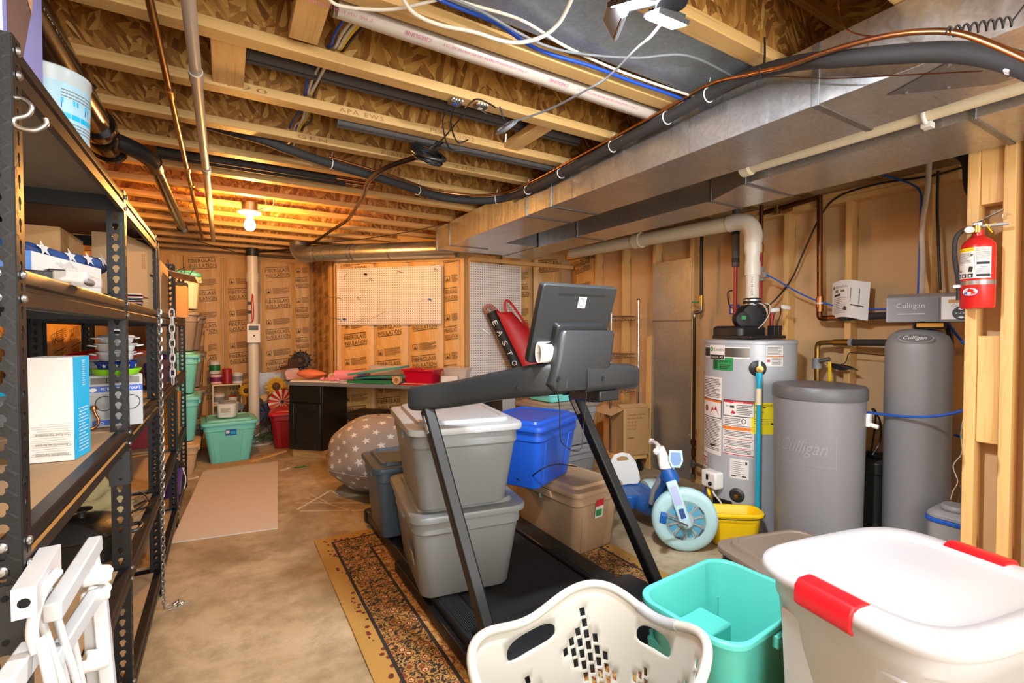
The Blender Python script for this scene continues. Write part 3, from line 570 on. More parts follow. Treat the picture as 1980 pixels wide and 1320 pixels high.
lamp_c = [(1.024,1.755,2.170), (1.101,1.555,2.170), (1.107,1.301,2.150), (1.108,1.210,2.150), (1.061,1.048,2.140), (1.036,0.960,2.130), (LX+.03, LY, 2.16)]
run('lamp_cord', 'grey lamp cord stretched from the grey coil to the lit lamp', 'cable', lamp_c, .004, M_wireg)
b = MB(); c = Vector((1.028,1.761,2.160)); ax = (Vector((1.022,1.661,2.160))-c).normalized(); u = ax.cross(Vector((0, 0, 1))).normalized(); w = ax.cross(u)
for i in range(7):
    r = RND.uniform(.6, 1.1); b.tube([c+ax*(.07*r*cos(a)+(i-3)*.004)+u*(.03*r*sin(a)+(i-3)*.005)+w*(.034*r*sin(a+.4)+(i-3)*.003) for a in [radians(q) for q in range(0, 360, 20)]], .0042, M_wireg, 7, True)
b.tube(spl([c+w*.03, c+Vector((0, 0, -.03)), c+Vector((.0, .005, -.06))], 4), .003, M_white, 6); b.tube([c+Vector((-.01, 0, .03)), c+Vector((-.03, 0, .08))], .003, M_ink, 6)
solo(b, 'cord_coil', 'bundled grey cord coil hanging under a joist', 'cable', tuple(c))
c = Vector((0.874,2.260,2.170)); b = MB(); b.T = Matrix.Translation(c) @ Euler((radians(35), radians(25), radians(-30))).to_matrix().to_4x4()
for i in range(12):
    r = .08*RND.uniform(.75, 1.1); t0 = RND.uniform(-.015, .015); e = RND.uniform(.7, .9)
    b.tube([(r*cos(a), r*e*sin(a), t0+.006*sin(a*2+i)) for a in [radians(q) for q in range(0, 360, 18)]], .0052, M_wirek, 7, True)
b.tube(spl([(-.03, .05, 0), (-.01, .08, .03), (.01, .085, .07)], 4), .005, M_wirek, 6); b.tube(spl([(.0, .05, 0), (.01, .08, .03), (.03, .085, .06)], 4), .005, M_wirek, 6)
solo(b, 'cable_coil', 'coil of black coax cable hanging under the joists in the middle of the ceiling', 'cable', tuple(c))
bund = [c+Vector((-.03, .03, .0)), (0.733,2.512,2.155), (0.717,2.796,2.155), (0.787,3.176,2.180), (0.851,3.651,2.220), (0.883,4.113,2.220), (0.861,4.710,2.235), (0.822,5.338,2.236), (0.717,5.909,2.236), (0.343,6.169,2.200)]
for i in range(5):
    o = Vector((cos(i*2*pi/5), 0, sin(i*2*pi/5)))*.0095
    run('coax_cable', 'coax cable swept from the black coil to the far wall, strand %s' % ['on the outside', 'second from outside', 'in the middle', 'second from inside', 'on the inside'][i], 'cable', [Vector(p)+o for p in bund], .0042, M_wirek if i % 2 else M_copperd, 7, 6, 'coax cables swept under the joists')
run('black_cable', 'black cable strung from the cable bundle to the end of the duct', 'cable', [(0.772,5.343,2.200), (1.163,4.783,2.200), (1.441,4.219,2.200), (1.612,3.682,2.200)], .004, M_wirek, 7)
run('black_cable', 'black cable looped along the far end of the ceiling', 'cable', [(-0.228,5.713,2.200), (0.193,6.313,2.190), (0.689,6.396,2.180), (1.096,6.008,2.180), (1.582,5.146,2.200)], .004, M_wirek, 7)
t = thing('coax_splitter', 'pair of silver coax splitters with cable ends under a joist', 'splitter', (0.881,1.822,2.240))
for x, y, l in ((880, 198, 0), (925, 208, 1)):
    c = Vector({880: (0.819,1.815,2.235), 925: (0.923,1.795,2.235)}[x]); b = MB(); b.box(c, (.05, .035, .016), M_steel, rotm(0, 0, 10))
    for j in range(4): b.cyl(c+Vector((-.02+j*.013, -.015, 0)), c+Vector((-.022+j*.013, -.035, -.004)), .0045, M_zinc, n=8)
    b.box(c+Vector((.0, 0, -.009)), (.02, .015, .002), M_bluep if l == 0 else M_paper); b.build('splitter_body', t, world=True, bevel=.001)
for i, (a, d, e, f) in enumerate((((0.809,1.845,2.230), (0.805,1.912,2.190), (0.922,2.114,2.170), (1.008,2.115,2.170)), ((0.830,1.849,2.230), (0.845,1.917,2.190), (0.931,2.036,2.170), (0.970,2.007,2.180)), ((0.894,1.849,2.230), (0.869,1.900,2.200), (0.864,2.017,2.180), (0.863,2.150,2.170)), ((0.921,1.805,2.230), (0.964,1.794,2.210), (0.993,1.758,2.190), (1.014,1.738,2.170)), ((0.870,1.825,2.230), (0.866,1.720,2.220), (0.926,1.724,2.220), (0.977,1.761,2.230)))):
    b = MB(); b.tube(spl([a, d, e, f], 6), .0035, M_wirek, 7); b.build('coax_lead', t, world=True)

# ------------------------------------------------------------------ black slotted shelving along the left wall
def khr(a):
    """keyhole outline radius at angle a: round top, narrow slot below"""
    c, s = cos(a), sin(a)
    return .0088 if s > -.62 else min(.0148/abs(s), .0052/max(abs(c), .05))
def perforated(b, M, w, z0, z1, pitch, m, narrow=1.0):
    """flat strip in local xy (x 0..w, y z0..z1) with keyhole openings"""
    n = int((z1-z0)/pitch); ph = (z1-z0)/n; k = 7
    per = [(-w/2+w*i/k, -ph/2) for i in range(k)]+[(w/2, -ph/2+ph*i/k) for i in range(k)]+[(w/2-w*i/k, ph/2) for i in range(k)]+[(-w/2, ph/2-ph*i/k) for i in range(k)]; N = len(per)
    hole = []
    for x, y in per:
        a = atan2(y-.002, x); r = khr(a); hole.append((r*cos(a)*narrow, .002+r*sin(a)))
    for q in range(n):
        cy = z0+(q+.5)*ph
        b.add([M @ Vector((w/2+x, cy+y, 0)) for x, y in per]+[M @ Vector((w/2+x, cy+y, 0)) for x, y in hole], [(i, (i+1) % N, N+(i+1) % N, N+i) for i in range(N)], m)
FX, BX = -.28, -.74
def post(unit, x, y, sx, sy, h=1.765, fw=.04):
    """corner at (x,y); flanges run sx along X and sy along Y"""
    b = MB()
    perforated(b, frame((x, y, 0), (sx, 0, 0), (0, 0, 1)), .046, 0, h, .0345, M_black)
    perforated(b, frame((x, y, 0), (0, sy, 0), (0, 0, 1)), fw, 0, h, .0345, M_black, .6)
    return b.build('post', unit, world=True, solid=.0022, recalc=False, smooth=False)
def level(unit, y0, y1, z, board_m, post_clear=.006):
    b = MB(); b.bb(BX+.012, FX-.012, y0+.012, y1-.012, z-.014, z, board_m); b.build('shelf_board', unit, world=True, bevel=.001)
    for nm, pts in (('front_beam', (FX-.003, y0+.04, y1-.04, 1)), ('rear_beam', (BX+.003, y0+.04, y1-.04, -1))):
        x, a, c, s = pts; b = MB()
        prof = [(x, z-.012), (x-s*.012, z-.012), (x-s*.028, z-.016), (x-s*.028, z-.02), (x-s*.004, z-.022), (x-s*.002, z-.03), (x+s*.004, z-.034), (x+s*.004, z-.056), (x-s*.008, z-.064), (x-s*.008, z-.06), (x, z-.055), (x, z-.036), (x-s*.006, z-.03)]
        prof = [(x-s*.026, z+.001), (x+s*.0, z+.001), (x+s*.003, z-.004), (x+s*.003, z-.022), (x-s*.002, z-.026), (x-s*.002, z-.032), (x+s*.004, z-.036), (x+s*.004, z-.06), (x, z-.064), (x-s*.006, z-.064), (x-s*.006, z-.016), (x-s*.026, z-.015)]
        b.loft([[(px, yy, pz) for px, pz in prof] for yy in (y0+.004, y1-.004)], M_black); b.build(nm, unit, world=True)
    for yy, s in ((y0, 1), (y1, -1)):
        b = MB(); b.bb(BX+.01, FX-.01, yy+s*.004, yy+s*.012, z-.062, z-.016, M_black); b.build('end_beam', unit, world=True)
def bolts(posts, x, zs):
    """pairs of rivets holding the beams to each post"""
    for p, y in posts:
        for z in zs:
            for dz in (-.01, -.048):
                b = MB(); b.lathe([(.0, .0045), (.005, .004), (.0075, .001), (.0075, -.001)], M_zinc, 12, (0, 0, 0), Matrix.Translation((x+.003, y, z+dz)) @ Matrix.Rotation(pi/2, 4, 'Y')); b.build('rivet', p, world=True)
LV = [.12, .51, .97, 1.40]
U1 = thing('shelving_unit', 'black slotted steel shelving unit nearest the camera, two bays long with five levels', 'shelving unit', ((FX+BX)/2, 2.0, 0))
PU = []
for y, sy in ((1.05, 1), (2.02, 1), (2.9, -1)):
    PU.append((post(U1, FX, y, -1, sy, fw=.036), y+.018*sy)); post(U1, BX, y, 1, sy)
for z in LV+[1.755]:
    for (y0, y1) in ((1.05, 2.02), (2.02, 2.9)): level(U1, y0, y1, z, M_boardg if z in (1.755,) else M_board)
bolts(PU, FX, LV+[1.755])
for z in LV+[1.755]:
    for dz in (-.01, -.048):
        b = MB(); b.lathe([(.0, .0045), (.006, .004), (.0085, .001), (.0085, -.001)], M_zinc, 12, (0, 0, 0), Matrix.Translation((FX-.024, 1.047, z+dz)) @ Matrix.Rotation(pi/2, 4, 'X')); b.build('rivet', PU[0][0], world=True)
for y in (1.05, 2.02):
    b = MB(); b.bb(FX-.05, FX+.003, y-.0045, y-.0015, .79, .9, M_char); b.bb(FX+.0015, FX+.0045, y-.004, y+.044, .79, .9, M_char)
    for z in (.81, .88): b.cyl((FX-.02, y-.006, z), (FX-.02, y, z), .005, M_hole, n=10)
    b.build('splice_plate', U1, world=True)
U2 = thing('shelving_unit', 'middle black slotted shelving unit, behind the hanging chains', 'shelving unit', ((FX+BX)/2, 3.42, 0))
U3 = thing('shelving_unit', 'farthest black slotted shelving unit, beside the stacked totes', 'shelving unit', ((FX+BX)/2, 4.34, 0))
for U, a, c in ((U2, 2.96, 3.85), (U3, 3.9, 4.8)):
    PU = []
    for y, sy in ((a, 1), (c, -1)): PU.append((post(U, FX, y, -1, sy, 1.74), y+.02*sy)); post(U, BX, y, 1, sy, 1.75)
    for z in LV: level(U, a, c, z, M_board)
    bolts(PU, FX, LV)
# things on the shelves -------------------------------------------------
def carton(name, label, cat, p, q, h, z, depth, mats, group=None, extra=None, bevel=.002):
    """box whose front bottom edge runs p->q (world xy); depth goes away from the aisle/camera"""
    p, q = Vector(p[:2]), Vector(q[:2]); w = (q-p).length; rz = atan2(q.y-p.y, q.x-p.x)
    t = thing(name, label, cat, (p.x, p.y, z), rz, group)
    b = MB(); f, s, top = mats
    b.add([(0, 0, 0), (w, 0, 0), (w, 0, h), (0, 0, h)], [(0, 1, 2, 3)], f); b.add([(w, 0, 0), (w, depth, 0), (w, depth, h), (w, 0, h)], [(0, 1, 2, 3)], s)
    b.add([(0, 0, h), (w, 0, h), (w, depth, h), (0, depth, h)], [(0, 1, 2, 3)], top); b.add([(0, 0, 0), (0, depth, 0), (0, depth, h), (0, 0, h)], [(0, 3, 2, 1)], s)
    b.add([(0, depth, 0), (w, depth, 0), (w, depth, h), (0, depth, h)], [(0, 3, 2, 1)], f); b.add([(0, 0, 0), (w, 0, 0), (w, depth, 0), (0, depth, 0)], [(0, 3, 2, 1)], f)
    b.build('box_body', t, recalc=False)
    F = frame((0, -.0006, 0), (1, 0, 0), (0, 0, 1)); S = frame((w+.0006, 0, 0), (0, 1, 0), (0, 0, 1)); P = frame((0, 0, h+.0006), (1, 0, 0), (0, 1, 0))
    if extra:
        e = MB(); extra(e, F, S, P, w, h, depth); e.build('print', t, recalc=False)
    return t
def ex(e, F, S, P, w, h, d):
    F2 = F @ Matrix.Translation((w, h*.4, 0)) @ Matrix.Rotation(pi, 4, 'Z')     # the carton stands upside down
    e.lines(w*.06, h*.03, w*.9, h*.35, 15, mk('faint_ink', '#a8a39c', .7), F2, seed=3, fill=.2)
    for i, s in enumerate(('* Un foyer harmonieux', '* Armonia en tu casa', '* Household harmony')): e.text(s, .011, F2, M_inkg, w*.06, h*(.24-.0*i-.095*(2-i)+.08), fit=w*.74)
    e.lines(d*.25, h*.05, d*.85, h*.5, 14, M_white, S, seed=5, fill=.25); e.lines(d*.5, h*.7, d*.7, h*.97, 12, M_white, S, seed=5, fill=.3)
carton('product_box', 'white carton with a bright cyan side, standing on the near shelf', 'box', (-0.424,1.624,0.972), (-0.331,1.613,0.972), .262, .972, .105, (M_paper, M_cyanp, M_paper), extra=ex)
def ex(e, F, S, P, w, h, d):
    e.rect(w*.06, h*.84, w*.94, h*.96, M_inkg, F); e.rect(w*.33, h*.855, w*.56, h*.945, M_ink, F, .001); e.text('DUSK', .013, F, M_yelp, w*.36, h*.88, fit=w*.15, h=.0015)
    e.rect(0, h*.68, w, h*.8, M_bluep, F); e.text('MOTION SECURITY LIGHT', .014, F, M_white, w*.24, h*.715, fit=w*.72, h=.0012)
    e.flat([(w*(.1+.07*cos(a)), h*(.73+.04*sin(a))) for a in [radians(q) for q in range(0, 360, 30)]], M_white, F, .0012)
    for cx, m in ((.3, M_grey), (.78, M_totgl)):
        e.flat([(w*cx+.026*cos(a), h*.46+.026*sin(a)) for a in [radians(q) for q in range(0, 360, 20)]], M_ink, F, .0008); e.flat([(w*cx+.023*cos(a), h*.46+.023*sin(a)) for a in [radians(q) for q in range(0, 360, 20)]], m, F, .0012)
    e.rect(w*.08, h*.04, w*.55, h*.14, M_bluep, F); e.text('LED', .012, F, M_white, w*.14, h*.06, h=.0012); e.rect(w*.3, h*.16, w*.5, h*.36, M_grey, F)
carton('light_fixture_box', 'silver and white security light carton with a blue band', 'box', (-0.397,2.103,0.972), (-0.252,2.132,0.972), .176, .972, .07, (M_totgl, M_paper, M_paper), extra=ex)
# stacked bakeware on top of it
c = Vector((-0.323,2.120,1.164)); cx, cy = c.x, c.y+.01; z0 = 1.15
def tray(label, m, z, r, h, nm='serving_tray'):
    b = MB(); b.lathe([(r*.8, 0), (r*.86, .002), (r, h), (r+.004, h), (r+.004, h-.003), (r*.88, -.003), (.0, -.003)], m, 36, (cx, cy, z)); return solo(b, nm, label, 'tray', (cx, cy, z))
tray('bright green tray under the stack of pots', plastic('lime_plastic', '#7cc41e', .4), z0+.003, .066, .018)
t = thing('baking_dish', 'navy blue dish with white stars in the stack of pots', 'dish', (cx, cy, z0+.02))
b = MB(); b.lathe([(.05, 0), (.058, .02), (.062, .026), (.06, .026), (.05, .004), (0, .004)], plastic('navy_enamel', '#1b3a8c', .3), 32); b.build('dish_body', t)
b = MB()
for a in range(-150, 20, 34):
    a = radians(a); M = frame((.0555*cos(a), .0555*sin(a), .012), (-sin(a), cos(a), 0), (.3*cos(a), .3*sin(a), 1)); b.flat([((.008 if i % 2 == 0 else .0035)*sin(i*pi/5), (.008 if i % 2 == 0 else .0035)*cos(i*pi/5)) for i in range(10)], M_white, M, .001)
b.build('star_print', t, recalc=False)
z = z0+.048
for i, (r, h, lb) in enumerate(((.05, .03, 'lowest white enamel pot of the stack'), (.054, .026, 'middle white enamel pot of the stack, with wire handles'), (.05, .022, 'topmost white enamel pot of the stack'))):
    t = thing('enamel_pot', lb, 'pot', (cx, cy, z), radians(20*i), 'white enamel pots')
    b = MB(); b.lathe([(r*.82, 0), (r*.9, .004), (r, h), (r+.006, h+.001), (r+.006, h-.002), (r*.7, h-.001), (0, h-.001)] if i < 2 else [(r*.82, 0), (r*.9, .004), (r, h), (r+.006, h), (r*.9, h+.006), (r*.3, h+.01), (0, h+.01)], M_whitem, 36); b.build('pot_body', t)
    for s in (-1, 1):
        b = MB(); b.tube(spl([(s*r, -.018, h*.7), (s*(r+.016), -.016, h*.8), (s*(r+.022), 0, h*.8), (s*(r+.016), .016, h*.8), (s*r, .018, h*.7)], 5), .0022, M_whitem, 7); b.build('handle', t)
    if i == 2:
        b = MB(); b.tube(spl([(-.02, 0, h+.008), (-.015, 0, h+.022), (.015, 0, h+.022), (.02, 0, h+.008)], 5), .003, M_whitem, 7); b.build('lid_handle', t)
    z += h+.002
# upper shelf: folded flag on a white box, plastic bag, carton
def ex(e, F, S, P, w, h, d):
    for i, x in enumerate((.2, .5, .82)):
        e.flat([(d*x+.011*cos(a), h*.5+.011*sin(a)) for a in [radians(q) for q in range(0, 360, 24)]], M_white, S, .0006); e.flat([(d*x+.006*cos(a), h*.5+.006*sin(a)) for a in [radians(q) for q in range(0, 360, 24)]], (M_grey, M_org, M_yelp)[i], S, .001)
    e.rect(d*.6, 0, d*.66, h, M_redk, S); e.rect(d*.64, 0, d*.69, h, M_yelp, S, .0008)
carton('game_box', 'white box with a blue end panel and round emblems under the starry cloth', 'box', (-0.369,1.476,1.402), (-0.305,1.806,1.402), .078, 1.402, .09, (M_paper, mk('cornflower_panel', '#5b8ad0', .5), M_paper), extra=ex)
b = MB(); A, B_ = Vector((-0.468,1.750,1.494)), Vector((-0.312,2.100,1.544)); A.z = B_.z = 1.515; A.x -= .03; B_.x -= .055; d = B_-A; n = d.cross(Vector((0, 0, 1))).normalized()
def f(u, v):
    a = 2*pi*u; w = 1+.1*sin(v*17+a*2)+.08*sin(v*31+a); return A+d*v+n*(.042*cos(a)*w)+Vector((0, 0, .026*sin(a)*w+.004*sin(v*9)))
b.grid(f, 22, 40, M_navyf, True)
for v in (.0, 1.0): b.add([f(i/22, v) for i in range(22)], [tuple(range(22))], M_navyf)
for v in (.22, .48, .7, .88):
    M = frame(f(.06, v)+n*.002, d, Vector((0, 0, 1))-n*.35); 
    b.flat([((.025 if i % 2 == 0 else .0105)*sin(i*pi/5), (.025 if i % 2 == 0 else .0105)*cos(i*pi/5)) for i in range(10)], M_white, M, .005)
solo(b, 'star_flag', 'rolled navy cloth with white stars lying on the white box', 'flag', tuple(A+d*.5))
b = MB(); c = Vector((-0.359,1.620,1.436)); 
def f(u, v):
    a = 2*pi*u; e = pi*v; r = .05*(1+.18*sin(a*3+e*2)+.12*sin(a*5-e*4)); return Vector((c.x+r*.8*cos(a)*sin(e), c.y+r*1.6*sin(a)*sin(e), 1.44+.036*cos(e)*(1+.2*sin(a*4))))
b.grid(f, 20, 12, M_clear, True); solo(b, 'plastic_bag', 'crumpled clear plastic bag at the front of the upper shelf', 'bag', (c.x, c.y, 1.404), ang=180)
b = MB(); c = Vector((-0.335,1.400,1.427)); b.box((c.x, c.y, 1.415), (.05, .12, .02), M_blackp, rotm(0, 0, 8)); b.box((c.x+.01, c.y+.05, 1.43), (.03, .04, .016), M_blackp, rotm(0, 0, 25))
solo(b, 'black_gadget', 'small black plastic gadget beside the clear bag', 'gadget', (c.x, c.y, 1.404), bevel=.003)
b = MB(); c = Vector((-0.266,1.414,1.402)); b.bb(c.x-.035, c.x+.02, c.y-.09, c.y+.06, 1.402, 1.425, M_clear); b.cyl((c.x+.0, c.y+.02, 1.412), (c.x+.0, c.y+.055, 1.412), .008, M_ink); solo(b, 'blister_pack', 'clear blister pack lying in front of the white box', 'package', (c.x, c.y, 1.402), bevel=.004)
def ex(e, F, S, P, w, h, d):
    e.rect(d*.0, h*.0, d*.0+.002, h, M_tape, S)
    x0, y0 = w*.62, h*.62
    for i in range(8): e.rect(x0, y0+i*.0085, x0+.03, y0+i*.0085+.0015, M_ink, F)
    e.rect(x0-.003, y0-.005, x0-.001, y0+.066, M_ink, F); e.rect(x0+.031, y0-.005, x0+.033, y0+.066, M_ink, F); e.rect(w*.93, 0, w*.97, h, M_card2, F); e.rect(w*.88, h*.52, w*.985, h*.56, M_char, F, .001)
carton('cardboard_box', 'large tan cardboard box with a printed label on the upper shelf', 'box', (-0.356,2.512,1.402), (-.293, 2.865), .3, 1.402, .1, (M_card2, M_card2, M_card2), extra=ex)
def ex(e, F, S, P, w, h, d): e.rect(w*.55, h*.02, w*.92, h*.45, mk('brown_label', '#5a3a28', .6), F); e.text('baby', .012, F, M_paper, w*.6, h*.3, h=.001)
carton('cardboard_box', 'narrower cardboard box with an open flap, behind the large one on the upper shelf', 'box', (-.40, 3.12), (-.285, 3.12), .27, 1.402, .4, (M_card2, M_card, M_card2), extra=ex)
b = MB(); b.T = rotm(0, 12, 0, (-.27, 3.5, 1.635)); b.bb(0, .13, -.26, .2, 0, .004, M_card2); solo(b, 'cardboard_flap', 'open cardboard flap jutting out over the aisle, under the black wire ornament', 'cardboard', (-.27, 3.5, 1.635))
carton('cardboard_box', 'cardboard box at the back of the upper shelf, behind the starry cloth', 'box', (-.72, 2.12), (-.46, 2.12), .24, 1.402, .3, (M_card, M_card, M_card))
b = MB()
for i in range(8):
    y = 2.33+i*.012; b.T = rotm(RND.uniform(-4, 4), 0, RND.uniform(-8, 8), (-.345, 2.5, 1.406+i*.006)); b.bb(-.05, .055, -.09, .09, 0, .0025, (M_paper, M_red, M_ink, M_paper)[i % 4])
solo(b, 'paper_stack', 'small stack of papers and booklets on the upper shelf, left of the large box', 'papers', (-.345, 2.5, 1.402), )
b = MB(); b.T = rotm(0, 0, 0, (-.29, 4.45, 1.66)); 
for i in range(6): b.tube(spl([(0, 0, 0), (.05*cos(i), .06*sin(i), .05+.02*(i % 3)), (.09*cos(i*1.3), .1*sin(i*1.3), .12+.05*(i % 2))], 4), .003, M_ink, 5)
b.box((0, 0, -.01), (.1, .16, .03), M_ink); b.bb(-.05, .05, -.1, .1, -.258, -.02, M_card)
solo(b, 'wire_ornament', 'spiky black wire ornament on a carton on the far upper shelf', 'ornament', (-.29, 4.45, 1.402))
# top shelf
def ex(e, F, S, P, w, h, d):
    e.flat([(d*.1, h*.0), (d*.42, 0), (d*.7, h*.4), (d*.55, h*.75), (d*.4, h*.95), (d*.06, h)], mk('photo_brown', '#6b5550', .4), S); e.flat([(d*.55, h*.42), (d*.68, h*.36), (d*.74, h*.55), (d*.6, h*.62)], mk('photo_tan', '#c79a80', .4), S, .001)
carton('printed_box', 'white glossy carton with a lavender photo side on the top shelf', 'box', (-.53, 1.056), (-.291, 1.056), .3, 1.757, .195, (mk('glossy_white_card', '#c8c4d2', .3), mk('lavender_card', '#8b8fce', .3), M_paper), extra=ex)
t = thing('wipes_tub', 'round clear tub with a blue and white label on the top shelf', 'tub', (-.368, 1.61, 1.757))
b = MB(); b.lathe([(.072, 0), (.076, .01), (.082, .155), (.084, .16), (.084, .172), (.078, .176), (.0, .176)], plastic('frosted_tub', '#b4c2c8', .3), 36); b.build('tub_body', t)
b = MB(); N = 28
def f(u, v): a = radians(-110+200*u); r = .0768+.005*v; return (r*cos(a), r*sin(a), .012+.125*v)
b.grid(f, N, 1, mk('pale_blue_label', '#9fc8dc', .4)); b.build('label', t, recalc=False)
b = MB()
for v, k, m in ((.35, 9, M_cyanp), (.52, 3, M_bluep), (.62, 6, M_cyanp), (.2, 12, M_inkg), (.26, 12, M_inkg), (.14, 12, M_inkg), (.74, 14, M_inkg), (.8, 14, M_inkg), (.86, 14, M_inkg)):
    for i in range(k):
        u0 = .25+.7*i/k; u1 = u0+.7/k*.9; h = .1 if k < 10 else .02; b.add([tuple(Vector(f(u, w))*1.0+Vector((f(u, w)[0], f(u, w)[1], 0))*.008) for u, w in ((u0, v), (u1, v), (u1, v+h), (u0, v+h))], [(0, 1, 2, 3)], m)
b.build('label_print', t, recalc=False)
b = MB(); b.cyl((-.355, 1.8, 1.757), (-.355, 1.8, 1.825), .03, M_red); b.cyl((-.355, 1.8, 1.825), (-.355, 1.8, 1.84), .032, M_white); solo(b, 'red_bottle', 'small red container behind the clear tub on the top shelf', 'bottle', (-.355, 1.8, 1.757), bevel=.003)
b = MB(); c = Vector((FX+.004, 1.06, 1.655)); b.tube(spl([c+Vector((-.012, 0, .012)), c+Vector((.004, 0, .014)), c+Vector((.016, -.004, .004)), c+Vector((.012, -.006, -.012)), c+Vector((-.004, -.006, -.022)), c+Vector((.0, -.008, -.034)), c+Vector((.02, -.01, -.036)), c+Vector((.034, -.01, -.024)), c+Vector((.034, -.01, -.014))], 5), .0036, M_zinc, 10)
solo(b, 's_hook', 'metal S-hook hanging from the near shelf post', 'hook', tuple(c))
b = MB(); c = Vector((-0.393,2.072,0.972)); b.tube(spl([c+Vector((-.02, -.03, .012)), c+Vector((.0, -.02, .006)), c+Vector((.022, -.01, .01)), c+Vector((.03, 0, .028)), c+Vector((.024, .0, .048)), c+Vector((.018, 0, .066))], 5), .0042, M_copper, 10); b.lathe([(0, .012), (.008, .01), (.011, .004), (.01, -.003), (0, -.006)], M_copper, 16, tuple(c+Vector((.018, 0, .07))))
solo(b, 'copper_hook', 'small copper hook with a round knob lying on the near shelf', 'hook', tuple(c))
# chains
def chain(name, label, pts, m, r, pitch, w):
    P = [Vector(p) for p in pts]; b = MB(); L = [0]
    for i in range(len(P)-1): L.append(L[-1]+(P[i+1]-P[i]).length)
    n = int(L[-1]/pitch)
    for k in range(n):
        s = k*pitch; i = max(j for j in range(len(P)-1) if L[j] <= s); t = (P[i+1]-P[i]).normalized(); c = P[i]+t*(s-L[i]+pitch/2)
        u = t.orthogonal().normalized(); v = t.cross(u); a = (k % 2)*pi/2+.3; u2 = u*cos(a)+v*sin(a); h = pitch/2+r*1.5
        b.tube([c+t*(h-w)*(1 if sin(q) > 0 else -1)*(1 if abs(sin(q)) > .01 else 0)+t*w*sin(q)+u2*w*cos(q) for q in [2*pi*j/12 for j in range(12)]], r, m, 6, True)
    return solo(b, name, label, 'chain', tuple(P[0]))
cx = -.255
chain('steel_chain', 'long thin steel chain hanging in front of the shelf post down to the floor', [(cx, 2.7, 1.4), (cx+.003, 2.7, .9), (cx, 2.71, .03), (-.215, 2.72, .008), (-.18, 2.73, .007)], M_zinc, .0022, .021, .007)
chain('steel_chain', 'second thin steel chain hanging beside the long one, ending above the middle shelf', [(cx, 2.735, 1.4), (cx, 2.74, 1.0), (cx+.002, 2.745, .62)], M_zinc, .0022, .021, .007)
chain('white_chain', 'short white plastic chain with large links, hanging from the upper shelf', [(cx, 3.32, 1.42), (cx, 3.32, .96)], M_white, .0035, .042, .0125)
b = MB()
for i in range(5): q = radians(70*i); b.tube(spl([(-.21+.02*cos(q), 2.74+.03*sin(q), .006), (-.2, 2.74, .012+.003*i), (-.2-.025*cos(q+1), 2.74-.03*sin(q+1), .007)], 4), .002, M_zinc, 6)
b.tube([(-.24, 2.7, .005), (-.15, 2.745, .006)], .002, M_zinc, 6); solo(b, 'chain_clasp', 'tangle of steel chain end and clasp lying on the floor', 'chain', (-.2, 2.74, .004))
# dutch oven and cloth on the lower shelf of the near bay
t = thing('dutch_oven', 'black cast iron dutch oven with a domed lid on the low shelf', 'pot', (-.43, 2.17, .512), radians(5))
b = MB(); b.lathe([(.1, 0), (.118, .008), (.132, .09), (.136, .094), (.13, .096), (0, .096)], M_iron, 40); b.build('pot_body', t)
b = MB(); b.lathe([(.138, .097), (.14, .104), (.13, .112), (.11, .126), (.08, .138), (.04, .145), (0, .146)], M_iron, 40); lid_o = b.build('lid', t)
b = MB(); b.lathe([(.012, .144), (.01, .155), (.012, .164), (.03, .17), (.03, .174), (.0, .177)], M_iron, 24); b.build('lid_knob', lid_o)
for s in (-1, 1):
    b = MB(); b.tube(spl([(s*.125, -.04, .075), (s*.155, -.035, .078), (s*.165, 0, .08), (s*.155, .035, .078), (s*.125, .04, .075)], 4), .007, M_iron, 8); b.build('side_handle', t)
b = MB()
def f(u, v):
    x = -.72+.36*v; y = 2.3+.5*u; h = .12*(sin(pi*min(max(u, 0), 1))**.7)*(sin(pi*v)**.6); w = .03*sin(u*19+v*7)*sin(v*11+u*5)+.016*sin(u*37-v*23)
    return (x+.02*sin(u*13), y, .514+max(0, h*(1.25+.5*sin(u*7+v*3))+w*sin(pi*u)*sin(pi*v)))
b.grid(f, 40, 22, M_olive); solo(b, 'crumpled_cloth', 'crumpled khaki cloth behind the black dutch oven', 'cloth', (-.54, 2.55, .512), ang=180)
b = MB(); c = Vector((-0.326,2.586,0.530)); b.tube(spl([c+Vector((-.07, -.12, 0)), c+Vector((-.02, -.05, .005)), c+Vector((.02, .1, .01)), c+Vector((-.02, .16, .03)), c+Vector((-.06, .1, .02)), c+Vector((-.03, .0, .0)), c+Vector((.03, .03, 0)), c+Vector((.01, .12, .0)), c+Vector((-.08, -.06, 0))], 6), .004, M_wirek, 7); solo(b, 'power_cord', 'looped black power cord on the low shelf', 'cord', tuple(c))
# bins on the middle and far units
def binbox(name, label, cat, c, sz, z, m, lid=None, rz=0, group=None, taper=.9, lidh=.02):
    t = thing(name, label, cat, (c[0], c[1], z), rz, group); w, d, h = sz; b = MB()
    b.loft([[(x, y, zz) for x, y in rrect(w*k, d*k, .02, 3)] for k, zz in ((taper, 0), (1, h*.9), (1.04, h*.9), (1.04, h))], m); b.build('bin_body', t, bevel=.002)
    if lid:
        b = MB(); b.loft([[(x, y, zz) for x, y in rrect(w*k, d*k, .024, 3)] for k, zz in ((1.08, h-.01), (1.08, h+lidh*.5), (1.02, h+lidh))], lid); b.build('lid', t, bevel=.002)
    return t
binbox('storage_bin', 'grey storage bin with a red lid on the middle shelving unit', 'bin', (-.535, 3.38), (.25, .6, .2), .972, M_totg, M_red)
binbox('storage_bin', 'clear storage bin with a teal base at the back of the middle unit', 'bin', (-.56, 2.5), (.24, .5, .12), .972, M_grey, M_cyanp)
binbox('storage_bin', 'dark purple bin on the middle shelving unit, under the red lid', 'bin', (-.345, 3.5), (.08, .4, .13), .972, M_dkpurple, M_dkpurple)
